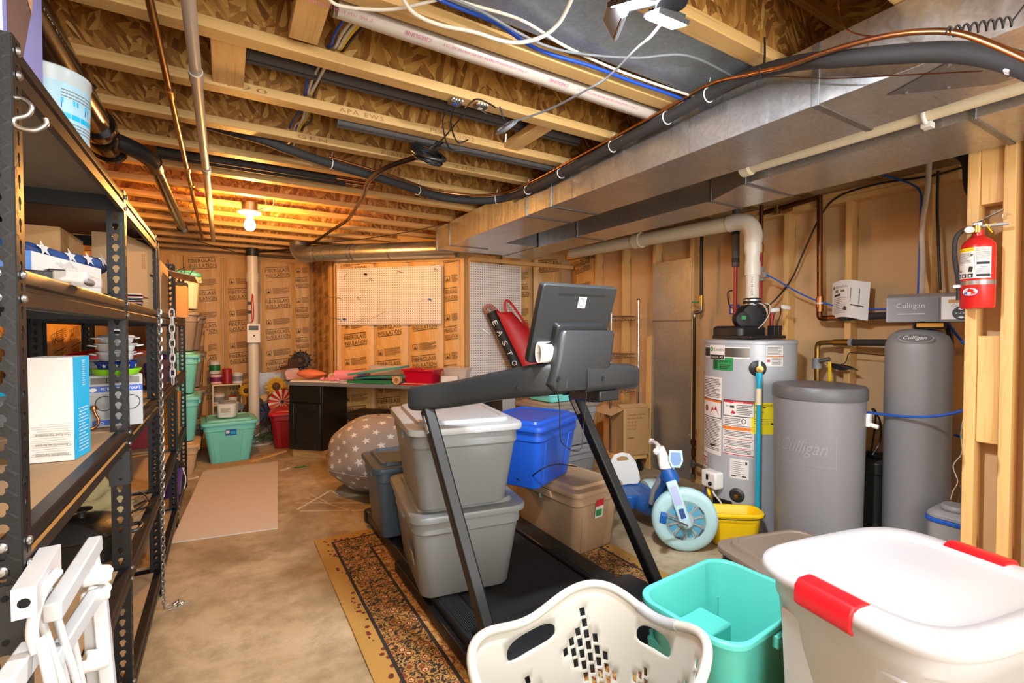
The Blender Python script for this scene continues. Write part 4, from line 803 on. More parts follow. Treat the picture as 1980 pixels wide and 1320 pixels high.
binbox('jar_box', 'small tan printed carton beside the security light box', 'box', (-.36, 2.42), (.09, .16, .14), .972, mk('printed_tan', '#b0894a', .5), mk('blue_cap_card', '#3c86c8', .5))
binbox('storage_bin', 'dark red bin on the low shelf of the farthest unit', 'bin', (-.53, 4.3), (.24, .6, .26), .512, plastic('maroon_plastic', '#8a2a34', .4), None)
binbox('storage_bin', 'amber orange bin on the low shelf of the farthest unit', 'bin', (-.345, 4.3), (.09, .5, .32), .512, M_amber, None)
b = MB(); b.lathe([(.055, 0), (.058, .01), (.058, .14), (.05, .15), (.05, .17), (0, .172)], M_dkpurple, 24, (-.36, 4.25, .972)); b.flat([(.03*cos(a), .03*sin(a)) for a in [radians(q) for q in range(0, 360, 24)]], M_pinkl, frame((-.335, 4.196, 1.06), (1, .4, 0), (0, 0, 1))); solo(b, 'purple_jar', 'dark purple jar with a pale round label on the far shelving unit', 'jar', (-.36, 4.25, .972))
t = thing('purple_bucket', 'purple lidded bucket on the lowest far shelf', 'bucket', (-.37, 4.2, .122))
b = MB(); b.lathe([(.085, 0), (.1, .2), (.104, .2), (.104, .21), (0, .21)], M_purple, 32); b.build('bucket_body', t)
b = MB(); b.lathe([(.107, .2), (.107, .222), (.095, .228), (0, .228)], M_blackp, 32); b.build('lid', t)
b = MB(); b.tube(spl([(.1, -.03, .19), (.12, -.06, .12), (.11, -.07, .05)], 4), .003, M_white, 6); b.build('handle', t)
b = MB(); b.lathe([(.07, .229), (.075, .29), (.077, .3), (0, .3)], M_cyan, 24, (-.37, 4.2, .122)); solo(b, 'teal_tub', 'teal tub stacked on the purple bucket', 'tub', (-.37, 4.2, .351))
# white folding safety gate leaning against the near shelves
t = thing('safety_gate', 'white metal folding safety gate leaning at the near shelf corner', 'gate', (-.24, 1.1, 0))
def toz(p, q, z):
    p, q = Vector(p), Vector(q); return p+(q-p)*((z-p.z)/(q.z-p.z))
def rail(nm, p, q, w, h, up=(0, 0, 1), end=False):
    b = MB(); b.beam(p, q, w, h, M_whitem, up)
    if end:
        d = (Vector(q)-Vector(p)).normalized(); b.cyl(Vector(p)-d*.0008, Vector(p)+d*.001, .0075, M_hole, n=14)
    b.build(nm, t, world=True, bevel=.003)
rail('top_rail', (-0.256,0.960,0.902), (-0.264,1.120,0.904), .046, .028, end=True)
rail('top_rail', (-0.233,1.280,0.863), (-0.245,1.040,0.843), .032, .024)
rail('lower_rail', (-0.228,1.270,0.767), (-0.253,1.060,0.747), .03, .022)
rail('lower_rail', (-0.264,1.020,0.801), (-0.272,0.930,0.795), .036, .026)
for p, q in (((-0.251,1.310,0.795), (-0.241,1.300,0.561)), ((-0.233,1.300,0.767), (-0.217,1.280,0.564))): rail('upright_tube', p, toz(p, q, .03), .024, .024, (0, 1, 0))
for p, q, nm in (((-0.267,1.100,0.878), (-0.224,1.080,0.695), 'bar'), ((-0.265,1.060,0.839), (-0.236,1.050,0.719), 'bar'), ((-0.254,1.200,0.720), (-0.242,1.200,0.625), 'bar'), ((-0.262,1.160,0.711), (-0.256,1.160,0.656), 'bar')):
    b = MB(); b.cyl(p, toz(p, q, .05), .006, M_whitem, n=14); b.build(nm, t, world=True)
b = MB(); p = Vector((-0.247,0.980,0.879)); q = Vector((-0.231,0.970,0.768)); q2 = toz(p, q, .05); b.tube(spl([p+Vector((.01, .06, .03)), p+Vector((.0, .02, .015)), (-0.253,0.980,0.853), (-0.248,0.980,0.816), q, q2], 5), .0078, M_whitem, 12); b.build('bent_tube', t, world=True)
b = MB(); b.tube(spl([(-0.234,1.280,0.850), (-0.232,1.280,0.820), (-0.225,1.280,0.796), (-0.224,1.280,0.752)], 4), .007, M_whitem, 10); b.build('hinge_rod', t, world=True)
for p in ((-0.228,1.270,0.801), (-0.231,1.270,0.765), (-0.233,1.260,0.631)):
    b = MB(); p = Vector(p); b.box(p, (.04, .03, .032), M_white, rotm(0, 20, 20)); b.cyl(p+Vector((-.022, -.018, 0)), p+Vector((.024, -.012, 0)), .013, M_white, n=14); b.build('hinge_bracket', t, world=True, bevel=.004)

# ------------------------------------------------------------------ totes (shared builder)
def tote(name, label, c, sz, h, m, lid=None, rz=0, z=0, group=None, taper=.82, rim=.03, open_=False, rad=.05, label_sticker=None, lidh=.035, cat='storage tote', ribs=True, lidname='lid'):
    """sz = outer width/depth at the rim; local -y is the front"""
    t = thing(name, label, cat, (c[0], c[1], z), rz, group); w, d = sz; b = MB(); hw = h-(lidh if lid else 0)
    R = lambda k, zz, e=0: [(x, y, zz) for x, y in rrect(w*k+e, d*k+e, rad*k, 5)]
    out = [R(taper-.015, 0), R(taper, .008), R(taper+(1-taper)*.8, hw-.075), R(taper+(1-taper)*.82, hw-.07, .012), R(.985, hw-.008, .0), R(1.0, hw-.008, .022), R(1.0, hw, .022)]
    inn = [R(1.0, hw, .008), R(.975, hw-.012), R(taper+(1-taper)*.78, hw-.08), R(taper-.02, .014)]
    b.loft(out+inn, m); 
    if ribs:
        for s in (-1, 1):
            for x in (-.3, .3): b.loft([[(w*x*k-.03, s*(d*k/2-.012), zz), (w*x*k+.03, s*(d*k/2-.012), zz), (w*x*k+.024, s*(d*k/2+.004), zz), (w*x*k-.024, s*(d*k/2+.004), zz)] for k, zz in ((taper+.01, .012), (taper+(1-taper)*.78, hw-.085))], m)
    tub_o = b.build('tub', t, bevel=.003)
    for s in (-1, 1):
        g = MB(); g.loft([[(s*(w*.5*.985+e), y, zz) for y, zz in ((-d*.16, hw-.062), (d*.16, hw-.062), (d*.14, hw-.02), (-d*.14, hw-.02))] for e in (-.012, .016)], m); g.build('grip', tub_o, bevel=.004)
    if lid:
        L = MB(); 
        L.loft([R(1.0, hw-.014, .03), R(1.0, hw+.004, .034), R(1.0, hw+.014, .028), R(.97, hw+.018, .0), R(.9, hw+.018, -.01), R(.88, hw+lidh, -.014), R(.8, hw+lidh+.002, -.014), R(.78, hw+lidh-.006, -.014)], lid)
        L.build(lidname, t, bevel=.002)
    if label_sticker:
        s = MB(); label_sticker(s, w, d, hw, taper); s.build('sticker', tub_o, recalc=False)
    return t
def front_frame(w, d, hw, taper, x, zz, side=0):
    a = atan2((1-taper)*d*.5*.8, hw-.07); k = taper+(1-taper)*.8*zz/(hw-.07); y = -d*k/2-.002
    if side: return frame((-(w*k/2)-.002, x, zz), (0, -1, 0), (-sin(a), 0, cos(a)))
    return frame((x, y, zz), (1, 0, 0), (0, -sin(a), cos(a)))
# ------------------------------------------------------------------ far left corner
def st(s, w, d, hw, tp):
    M = front_frame(w, d, hw, tp, 0, hw*.78); s.rect(-.045, -.03, .05, .03, M_bluep, M, .006); s.rect(.0, -.02, .04, .01, M_cyanp, M, .0065); s.rect(-.04, -.012, -.01, .02, M_paper, M, .0065)
tote('storage_tote', 'aqua lidded tote on the floor before the vent pipe, white pail on its lid', (0.03, 5.66), (.46, .46), .43, M_teal, M_teal, radians(3), 0, label_sticker=st, taper=.74)
def pail(name, label, c, r, h, m, lid, cat='pail', group=None, handle=True):
    t = thing(name, label, cat, c, RND.uniform(-.5, .5), group); b = MB(); b.loft([[(x, y, z) for x, y in rrect(2*r*k, 2*r*k, r*.45, 4)] for k, z in ((.9, 0), (.96, .01), (1, h*.92), (1.04, h*.92), (1.04, h))], m); b.build('pail_body', t, bevel=.003)
    b = MB(); b.lathe([(r*.9, h), (r*.92, h+.018), (r*.8, h+.022), (r*.78, h+.016), (0, h+.016)], lid, 28); b.build('lid', t)
    b = MB(); M = frame((0, -r*1.0, h*.3), (1, 0, 0), (0, -.05, 1)); b.rect(-r*.6, 0, r*.6, h*.5, M_paper, M, .003); b.lines(-r*.5, .01, r*.5, h*.42, 5, M_inkg, M, .0036, seed=4); b.build('label', t, recalc=False)
    return t
pail('paint_pail', 'white square pail with a round grey lid, sitting on the aqua tote', (.02, 5.62, .437), .085, .135, M_white, M_grey)
t = thing('small_shelf', 'small cream wooden shelf against the insulation, holding paint cans', 'shelf', (.02, 6.6, 0))
for nm, q in (('side_panel', (-.15, -.135, -.1, .1, 0, .68)), ('side_panel', (.135, .15, -.1, .1, 0, .68)), ('shelf_board', (-.135, .135, -.1, .1, .68-.015, .68)), ('shelf_board', (-.135, .135, -.1, .1, .43, .445)), ('shelf_board', (-.135, .135, -.1, .1, .18, .195))):
    b = MB(); b.bb(*q, mk('cream_wood', '#e2cfa4', .5)); b.build(nm, t, bevel=.002)
def can(label, c, r, h, m, band=None, lid=M_steel, nm='paint_can', group='paint cans on the small shelf'):
    t = thing(nm, label, 'can', c, RND.uniform(0, 3), group); b = MB(); b.lathe([(r, 0), (r, h), (r*.97, h+.002), (r*.97, h-.004)], m, 26); b.build('can_body', t)
    b = MB(); b.lathe([(r*.99, h), (r*1.02, h+.004), (r*.9, h+.006), (r*.86, h+.002), (0, h+.002)], lid, 26); b.build('lid', t)
    if band:
        b = MB(); b.lathe([(r*1.01, h*.25), (r*1.01, h*.75)], band, 26); b.build('label', t)
zt = .682
can('pink and purple paint can on top of the small shelf', (-.09, 6.58, zt), .058, .11, M_pinkl, plastic('plum_label', '#7a2a5a', .5))
can('dark red paint can on top of the small shelf', (.02, 6.55, zt), .05, .17, plastic('brick_label', '#9a1c22', .4), None, M_red)
can('white plastic-lidded paint can at the right end of the small shelf top', (.13, 6.55, zt), .056, .12, M_paper, M_grey, M_white)
can('green and white can stacked above the pink paint can', (-.1, 6.58, zt+.12), .055, .14, M_paper, M_green, M_white)
can('tall brown can standing behind the green one', (-.12, 6.675, zt), .03, .25, mk('brown_can', '#5a3a22', .4), None)
can('white can lying low on the middle board of the small shelf', (-.06, 6.58, .446), .055, .11, M_paper, M_grey, M_white)
can('small white tub with a red lid on the middle board of the small shelf', (.075, 6.56, .446), .045, .075, M_paper, M_white, M_red, 'small_tub')
can('dark can with an orange lid on the low board of the small shelf', (.09, 6.56, .196), .05, .1, mk('dark_tin', '#4a3a3a', .4), M_red, M_org)
b = MB(); b.beam((-.24, 6.88, 0), (-.19, 6.9, 1.3), .04, .02, PZ); solo(b, 'wood_strip', 'narrow pine strip leaning upright against the insulation', 'board', (-.24, 6.88, 0))
# stack of totes left of it
sx = -.41
def tot(label, y, z, w, h, m, lid, x=sx, d=.42, group='totes stacked beyond the shelving', rz=0, st=None): return tote('storage_tote', label, (x, y), (w, d), h, m, lid, rz, z, group, taper=.8, label_sticker=st)
tot('lowest tan drawer-like bin of the near stack beyond the shelving', 5.35, 0, .38, .3, M_card2, M_card2)
tot('lower of the two aqua totes stacked beyond the shelving', 5.35, .31, .4, .42, M_teal, M_teal)
tot('upper of the two aqua totes stacked beyond the shelving', 5.35, .74, .4, .37, M_teal, M_teal)
tot('taupe tote stacked above the aqua ones, under the cream bin', 5.35, 1.12, .4, .37, M_taupe, M_taupe)
t = tote('storage_bin', 'cream bin with an aqua lid and yellow latches, at the top of the stack', (-.34, 5.32), (.3, .36), .34, M_cream, M_aqua, 0, 1.5, None, taper=.85, cat='storage bin')
b = MB(); b.box((.155, -.1, .29), (.02, .05, .05), M_yel); b.build('latch', t, bevel=.004)
b = MB(); M = frame((-.06, -.172, .06), (1, 0, 0), (0, -.06, 1))
for r, m, h in ((.06, M_aqua, .004), (.04, M_yel, .0046), (.02, M_cream, .0052)): b.flat([(r*cos(a), r*sin(a)) for a in [radians(q) for q in range(0, 190, 12)]], m, M, h)
b.build('rainbow_print', t, recalc=False)
for i, (z, h, lb) in enumerate(((0, .37, 'lowest grey-brown tote of the rear stack by the wall'), (.38, .32, 'second grey-brown tote of the rear stack by the wall'), (.71, .38, 'third grey-brown tote of the rear stack by the wall'), (1.1, .38, 'topmost grey-brown tote of the rear stack by the wall'))): tot(lb, 6.2, z, .46, h, M_taupe if i > 1 else mk('brown_grey_plastic', '#70655c', .42), M_taupe, -.42, .42, 'totes of the rear stack')
# vent pipe
t = thing('vent_pipe', 'white plastic vent pipe standing floor to ceiling with a small gauge box', 'pipe', (.28, 6.2, 0))
b = MB(); b.cyl((.28, 6.2, 0), (.28, 6.2, 2.2), .057, M_pvc, n=28); b.build('pipe', t, world=True)
b = MB(); b.cyl((.28, 6.2, 1.86), (.28, 6.2, 1.96), .066, M_pvc, n=28); b.build('coupling', t, world=True)
b = MB(); b.cyl((.28, 6.2, 2.15), (.28, 6.2, 2.24), .066, M_char, n=28); b.build('dark_coupling', t, world=True)
b = MB(); b.bb(.215, .345, 6.1, 6.15, 1.17, 1.38, M_pvc); b.bb(.232, .328, 6.098, 6.102, 1.31, 1.36, M_char); b.cyl((.285, 6.095, 1.25), (.285, 6.1, 1.25), .01, M_ink); b.build('gauge_box', t, world=True, bevel=.004)
b = MB(); b.tube(spl([(.27, 6.135, 1.4), (.265, 6.135, 1.55), (.275, 6.13, 1.72), (.285, 6.13, 1.55), (.28, 6.13, 1.42), (.25, 6.12, 1.4)], 5), .005, M_red, 8); b.bb(.225, .26, 6.13, 6.15, 1.6, 1.63, M_ink); b.bb(.225, .26, 6.13, 6.15, 1.5, 1.53, M_ink); b.build('gauge_tube', t, world=True)
b = MB(); b.lathe([(.066, .002), (.16, .002), (.17, .012), (.165, .03), (.066, .035), (.066, .002)], mk('grey_sump_cover', '#a8a29a', .6), 36, (.32, 6.2, 0)); solo(b, 'sump_cover', 'round grey-white cover on the floor at the foot of the white vent pipe', 'cover', (.32, 6.2, 0))
# garden decor behind the pipe
def flower(name, label, c, r, m, cm, n=14, stem=None, tilt=-10):
    t = thing(name, label, 'ornament', c); b = MB(); M = Matrix.Translation((0, 0, 0)) @ Euler((radians(90+tilt), 0, 0)).to_matrix().to_4x4()
    for k in range(2):
        for i in range(n):
            a = 2*pi*(i+.5*k)/n; rr = r*(1-.18*k); M2 = M @ Matrix.Rotation(a, 4, 'Z') @ Matrix.Translation((0, 0, .006+.012*k)); w = r*.16
            b.add([M2 @ Vector(p) for p in ((r*.25, -w*.6, 0), (r*.6, -w, .012), (rr, 0, .0), (r*.6, w, .012), (r*.25, w*.6, 0), (r*.6, 0, .018))], [(0, 1, 5), (1, 2, 5), (2, 3, 5), (3, 4, 5), (4, 0, 5)], m)
    b.build('petals', t)
    b = MB(); b.lathe([(r*.36, .012), (r*.34, .03), (r*.2, .04), (0, .042)], cm, 24, (0, 0, 0), M); b.build('flower_centre', t)
    if stem:
        b = MB(); b.tube(spl([(0, .02, 0), (.01, .03, -stem*.4), (-.01, .03, -c[2]+.03)], 6), .006, M_inkk, 7)
        for s in (-1, 1): M3 = Matrix.Translation((0, .03, -stem*.5)) @ Euler((radians(80), 0, radians(0))).to_matrix().to_4x4(); b.flat([(s*(.02+.07*(1-cos(q))), .05*sin(q)-.03) for q in [2*pi*j/14 for j in range(14)]], mk('slate_leaf', '#4a4f55', .5), M3)
        b.build('stem', t)
    return t
flower('metal_sunflower', 'yellow metal sunflower ornament right of the white vent pipe', (.52, 6.34, .64), .13, mk('sunflower_yellow', '#c79a22', .5), mk('flower_brown', '#4a3018', .6), stem=.4)
flower('metal_sunflower', 'smaller yellow metal sunflower ornament left of the white vent pipe', (.21, 6.4, .6), .09, mk('sunflower_yellow', '#c79a22', .5), mk('flower_brown', '#4a3018', .6), stem=.3)
flower('metal_flower', 'dark metal flower ornament under the stained insulation in the corner', (.82, 6.55, .93), .15, mk('dark_iron', '#2c2624', .5), mk('dark_iron', '#2c2624', .5), 12, stem=.5)
def pinwheel(label, c, r, ma, mb2):
    t = thing('pinwheel', label, 'ornament', c); b = MB(); n = 24
    for i in range(n):
        a0, a1 = 2*pi*i/n, 2*pi*(i+1)/n; b.add([(0, -.015, 0), (r*cos(a0), .0, r*sin(a0)), (r*cos(a1), -.02, r*sin(a1))], [(0, 1, 2)], ma if i % 2 else mb2)
    b.build('vanes', t); b = MB(); b.tube([(r*cos(q), 0, r*sin(q)) for q in [2*pi*j/36 for j in range(36)]], .005, M_ink, 6, True); b.cyl((0, -.02, 0), (0, .01, 0), .02, M_ink); b.tube([(0, .02, 0), (0, .02, -c[2]+.01)], .006, M_ink, 6); b.build('rim', t)
pinwheel('red and white pinwheel ornament behind the dark red tote', (.58, 6.3, .46), .15, M_redp, M_paper); pinwheel('dark blue pinwheel ornament leaning beside the vent pipe', (.42, 6.32, .32), .13, mk('dark_iron', '#2c2624', .5), M_navyf)
t = thing('scarecrow_sign', 'wooden garden face sign with a brown hat and an angled plank', 'ornament', (.72, 6.5, .5))
b = MB(); b.T = rotm(90, 0, 0, (0, 0, .26)); b.prism([(-.07, -.06), (.07, -.06), (.09, .03), (.06, .08), (-.06, .08), (-.09, .03)], 0, .02, M_pinkl); b.build('face', t)
b = MB(); b.T = rotm(90, 0, 12, (0, -.03, .36)); b.prism([(-.15, -.03), (.12, 0), (.12, .02), (.06, .03), (.05, .1), (-.05, .1), (-.06, .02), (-.15, .0)], 0, .02, mk('hat_brown', '#4a2c1a', .7)); b.build('hat', t)
b = MB(); b.beam((-.4, .0, -.05), (.16, -.02, .24), .08, .02, PX); b.build('plank', t, bevel=.002)
b = MB(); b.bb(-.2, -.18, .05, .06, -.5, .2, M_ink); b.bb(.1, .12, .03, .05, -.5, .2, M_ink); b.build('stake', t)
b = MB(); b.T = rotm(-8, 0, 0, (.62, 6.72, 0)); b.bb(-.3, .32, 0, .012, .0, .78, mk('pale_panel', '#9fa6aa', .3)); solo(b, 'white_board', 'pale glossy panel leaning on the wall behind the sunflowers', 'panel', (.62, 6.72, 0))
for i, (x, y, z, r) in enumerate(((.36, 6.3, .1, .09), (.42, 6.2, .06, .07), (.34, 6.36, .45, .07), (.47, 6.36, .42, .065), (.7, 6.4, .62, .08))):
    b = MB(); M = Euler((radians(70), 0, radians(20*i))).to_matrix().to_4x4(); b.lathe([(r*.3, -.01), (r, 0), (r*.9, .008), (0, .012)], mk('slate_leaf', '#4a4f55', .5), 20, (0, 0, 0), M); b.tube([(0, .02, 0), (0, .05, -z)], .005, M_ink, 6)
    tag(b.build('metal_leaf', None, (x, y, z)), 'slate grey metal leaf ornament in the garden decor heap, %s' % ['at the foot of the pipe', 'lowest of all', 'left of the larger sunflower', 'under the larger sunflower', 'beside the wooden face'][i], 'ornament', 'slate metal leaves')
b = MB()
for i in range(26):
    a = RND.uniform(0, 2*pi); p = Vector((.34+RND.uniform(-.06, .1), 6.05+RND.uniform(-.05, .1), .06+RND.uniform(0, .05))); b.tube(spl([p, p+Vector((.09*cos(a), .06*sin(a), .03)), p+Vector((.17*cos(a), .1*sin(a), RND.uniform(-.05, .02)))], 3), .003, M_green if i % 3 else M_inkk, 5)
for i in range(5): b.tube(spl([(.22, 5.95, .12+i*.02), (.35, 6.0, .2+.02*i), (.5, 6.1, .3+.01*i)], 4), .005, M_ink, 6)
tag(solo(b, 'dried_greenery', 'tangle of dark stakes and greenery at the foot of the pinwheels', 'greenery', (.4, 6.05, 0)), kind='stuff')
tote('storage_tote', 'dark red lidded tote squeezed beside the black cabinet', (.63, 6.0), (.38, .46), .42, plastic('crimson_plastic', '#8e1420', .3), M_red, radians(-8), 0, taper=.8)
b = MB(); b.bb(-.15, .25, 5.3, 5.62, 0, .003, M_card); b.T = rotm(0, 0, 40, (.38, 5.5, .004)); b.bb(-.22, .22, -.02, .02, 0, .018, PX); solo(b, 'cardboard_sheet', 'flat cardboard piece and a wood stick on the floor by the aqua tote', 'cardboard', (.2, 5.5, 0))
# ------------------------------------------------------------------ desk along the angled wall
D = Matrix.Translation((.53, 5.4, 0)) @ Matrix.Rotation(radians(-45), 4, 'Z')   # local x along the desk, y to the wall
Dp = lambda x, y, z=0: tuple(D @ Vector((x, y, z)))
t = thing('work_desk', 'cluttered workbench with a grey top on a black painted cabinet', 'desk', Dp(.3, .2), radians(-45))
b = MB(); b.T = D; b.bb(0, 2.25, 0, .46, .745, .78, M_lam); b.build('desk_top', t, world=True, bevel=.003)
b = MB(); b.T = D; b.bb(.03, .42, .02, .45, .085, .745, M_bpaint); b.build('cabinet_body', t, world=True, bevel=.003)
b = MB(); b.T = D; b.bb(.03, .42, .06, .45, .0, .085, PX); b.build('toe_kick', t, world=True)
b = MB(); b.T = D; b.bb(.04, .41, .003, .02, .575, .735, M_bpaint); b.build('drawer', t, world=True, bevel=.006)
b = MB(); b.T = D; b.bb(.04, .41, .004, .02, .09, .56, M_bpaint)
for q in ((.04, .1, .09, .56), (.35, .41, .09, .56), (.1, .35, .09, .15), (.1, .35, .5, .56)): b.bb(q[0], q[1], -.006, .004, q[2], q[3], M_bpaint)
b.build('door', t, world=True, bevel=.004)
b = MB(); b.T = D; b.bb(2.1, 2.2, .05, .4, 0, .745, M_bpaint); b.build('end_panel', t, world=True)
# clutter on the desk
def onD(name, label, cat, x, y, z, mb, rz=0, group=None, **kw):
    return tag(mb.build(name, None, Dp(x, y, z), radians(-45+rz), **kw), label, cat, group)
zt = .781
b = MB(); b.bb(-.27, .27, -.1, .1, 0, .012, M_white); b.bb(-.25, .25, -.09, .09, .012, .0135, M_paper); onD('white_tray', 'white flat tray at the left end of the desk', 'tray', .32, .115, zt, b, 2, bevel=.003)
b = MB()
def f(u, v): a = 2*pi*u; s = sin(pi*v)**.6*(1-.55*v); return ((v-.5)*.34, .1*s*cos(a)*(1+.12*sin(a*4+v*9)), .06+.062*s*sin(a)*(1+.12*sin(a*5+v*11)))
b.grid(f, 18, 14, M_orange, True); b.grid(lambda u, v: (lambda p: (p[0], p[1]*1.06, p[2]*1.04))(f(u, v)), 18, 14, M_film, True)
onD('plastic_bag', 'clear bag of orange filling lying on the white tray', 'bag', .22, .125, zt+.016, b, 3, ang=180)
t = thing('paper_roll', 'pink paper roll lying on the desk', 'roll', Dp(.62, .235, zt+.063), radians(-45+12))
b = MB(); b.T = rotm(0, 90, 0); b.lathe([(.018, -.17), (.05, -.17), (.05, .17), (.018, .17), (.018, -.17)], M_pink, 28); b.build('rolled_paper', t)
b = MB(); b.T = rotm(0, 90, 0); b.lathe([(.018, -.171), (.019, .171)], M_card, 20); b.lathe([(.017, .165), (0, .166)], M_hole, 20); b.build('core', t)
b = MB()
for i in range(30): b.lathe([(0, -.012), (.012, -.006), (.014, .002), (.006, .01), (0, .012)], M_pink, 8, (RND.uniform(-.11, .11), RND.uniform(-.03, .03), RND.uniform(.012, .03)))
tag(onD('pink_garland', 'pink bead garland heaped at the front of the white tray', 'garland', .47, .06, zt+.014, b, 0), kind='stuff')
b = MB(); b.T = rotm(3, 0, 0); b.bb(-.22, .22, -.07, .07, 0, .05, M_pinkl); b.bb(-.21, .23, -.065, .07, .05, .062, M_paper); onD('paper_pad', 'pale pink stack of large paper behind the paper roll', 'paper', .5, .385, zt+.004, b, 0, bevel=.002)
def f_bin(name, label, x, y, z, w, d, h, m, lid, rz=0, lidm=None):
    t = thing(name, label, 'bin', Dp(x, y, z), radians(-45+rz)); b = MB(); Rr = lambda k, zz, e=0: [(p, q, zz) for p, q in rrect(w*k+e, d*k+e, .02, 4)]
    b.loft([Rr(.85, 0), Rr(.97, h), Rr(1, h, .012), Rr(1, h+.006, .012), Rr(.96, h+.004), Rr(.83, .006)], m); b.build('bin_body', t)
    if lid:
        b = MB(); b.loft([Rr(1, h+.006, .02), Rr(1, h+.02, .02), Rr(.94, h+.026)], lidm or m); b.build('lid', t, bevel=.002)
        b = MB(); b.tube(spl([(-w*.2, -d*.52, h+.01), (-w*.18, -d*.56, h+.03), (w*.18, -d*.56, h+.03), (w*.2, -d*.52, h+.01)], 4), .007, lidm or m, 8); b.build('handle', t)
    return t
f_bin('clear_bin', 'empty clear plastic bin standing at the back of the desk', .95, .345, zt, .34, .15, .15, M_clear, False, -4)
b = MB(); b.bb(-.24, .24, -.09, .06, 0, .03, mk('slate_board', '#3a4650', .5)); onD('dark_folder', 'dark slate folder stack under the teal boards', 'folder', 1.05, .18, zt+.004, b, 0, bevel=.002)
b = MB(); b.T = rotm(0, -8, 0); b.bb(-.3, .28, -.02, .185, 0, .02, M_tealp); onD('teal_board', 'teal plastic board propped at an angle on the desk', 'board', 1.0, .045, zt+.118, b, 0, bevel=.003)
b = MB(); b.T = rotm(0, -3, 0); b.bb(-.28, .3, -.1, .07, 0, .02, mk('teal_folder', '#2c7c78', .5)); onD('teal_folder', 'dark teal folder lying under the teal board', 'folder', 1.02, .165, zt+.052, b, 0, bevel=.003)
b = MB(); b.bb(-.24, .24, -.012, .012, 0, .024, M_green); onD('green_bar', 'long green plastic strip along the front edge of the desk', 'strip', .94, .03, zt+.004, b, 0, bevel=.003)
b = MB(); b.bb(-.22, .22, -.012, .012, 0, .03, plastic('deep_green', '#1b6650', .4)); onD('green_bar', 'second green plastic strip right behind the front one', 'strip', .98, .065, zt+.004, b, 0, bevel=.003)
b = MB(); b.T = rotm(0, 90, 90); b.lathe([(.026, -.024), (.04, -.024), (.04, .024), (.026, .024), (.026, -.024)], M_card2, 24); b.bb(-.04, .0, .03, .041, -.02, .02, M_org); onD('tape_roll', 'roll of tape with an orange label at the desk front', 'tape', 1.235, .05, zt+.041, b, 0)
b = MB()
def f(u, v): a = 2*pi*u; s = sin(pi*v)**.5; return ((v-.5)*.26, .07*s*cos(a)*(1+.2*sin(3*a)), .05+.055*s*sin(a)*(1+.15*sin(4*a+v*6)))
b.grid(f, 16, 10, mk('black_cloth', '#1a1a1c', .85), True); onD('black_bag', 'crumpled black cloth bag at the back of the desk beside the red box', 'bag', 1.42, .36, zt+.01, b, 0, ang=180)
f_bin('red_box', 'translucent red box with a carry handle at the right end of the desk', 1.46, .14, zt+.0135, .34, .2, .115, M_clearr, True, -6)
b = MB(); b.bb(-.17, .17, -.11, .11, 0, .012, M_red); b.bb(-.16, .16, -.1, .1, .012, .013, M_paper); onD('red_folder', 'red and white folder under the translucent red box', 'folder', 1.46, .12, zt, b, -4)
f_bin('clear_bin', 'clear lidded bin half hidden behind the translucent red box', 1.74, .35, zt, .26, .17, .13, M_clear, True, 0)
b = MB(); b.bb(-.08, .08, -.05, .05, 0, .085, M_paper); onD('white_carton', 'small white carton between the red box and the bat bag', 'box', 1.74, .16, zt, b, 10, bevel=.002)
for i, (x, y, rz, m, lb) in enumerate(((.75, .12, 4, M_paper, 'white sheet of paper hanging over the desk front'), (1.06, .13, -3, M_bluel, 'pale blue sheet of paper at the desk front'), (1.95, .16, 14, M_paper, 'loose white sheet right of the small carton'))):
    b = MB(); b.bb(-.14, .14, -.1, .1, 0, .0025, m); onD('paper_sheet', lb, 'paper', x, y, zt+.0005*i, b, rz)
# red bat bag leaning on the tall pegboard
t = thing('bat_bag', 'red and black sports bat bag leaning against the tall pegboard', 'bag', (2.445,4.120,0.927))
p0, p1 = Vector((2.543,4.100,0.804)), Vector((2.289,4.300,1.473)); ax = (p1-p0).normalized(); sd = Vector((.72, -.2, .38)).normalized(); sd = (sd-ax*sd.dot(ax)).normalized(); nn = ax.cross(sd)
L = (p1-p0).length
def strip(lo, hi, thick, m, prof, off=0):
    b = MB()
    def f(u, v):
        a = 2*pi*u; x0, x1 = lo(v), hi(v); cx, hw = (x0+x1)/2, (x1-x0)/2
        return p0+ax*(L*v)+sd*(cx+hw*cos(a)*(1 if abs(cos(a)) < .9 else 1))+nn*(off+thick*sin(a)*prof(v))
    b.grid(f, 20, 18, m, True); b.add([f(i/20, 1) for i in range(20)], [tuple(range(20))], m); return b
strip(lambda v: -.005, lambda v: .105, .045, mk('black_nylon', '#161616', .6), lambda v: 1).build('bat_sleeve', t, world=True)
strip(lambda v: .07, lambda v: .34-.12*max(0, v-.5)*2-(.1 if v > .92 else 0), .07, M_bagr, lambda v: 1-.5*max(0, v-.8)*5 if v < 1 else .4, .01).build('main_pocket', t, world=True)
b = MB(); b.tube(spl([p1+sd*.02, p1+sd*.0+ax*.06, p1+sd*.07+ax*.07, p1+sd*.1+ax*.0], 5), .016, mk('pink_grey_strap', '#a06a64', .6), 8); b.build('top_strap', t, world=True)
b = MB(); q = p0+ax*(L*.86)+sd*.26; b.tube(spl([p0+ax*(L*.8)+sd*.17, q+ax*.12+sd*(-.05), q+ax*.12+sd*.01, p0+ax*(L*.55)+sd*.33], 5), .012, M_bagr, 8); b.build('shoulder_strap', t, world=True)
b = MB(); s = 1 if nn.y < 0 else -1; M = frame(p0+ax*(L*.97)+sd*.02+nn*(s*.047), -ax, sd if frame((0, 0, 0), -ax, sd).col[2].to_3d().y < 0 else -sd)
for i, ch in enumerate('EASTON'): b.text(ch, .075, M, M_paper, L*(.1+i*.15), -.02 if M.col[1].to_3d().dot(sd) > 0 else -.07, fit=.05)
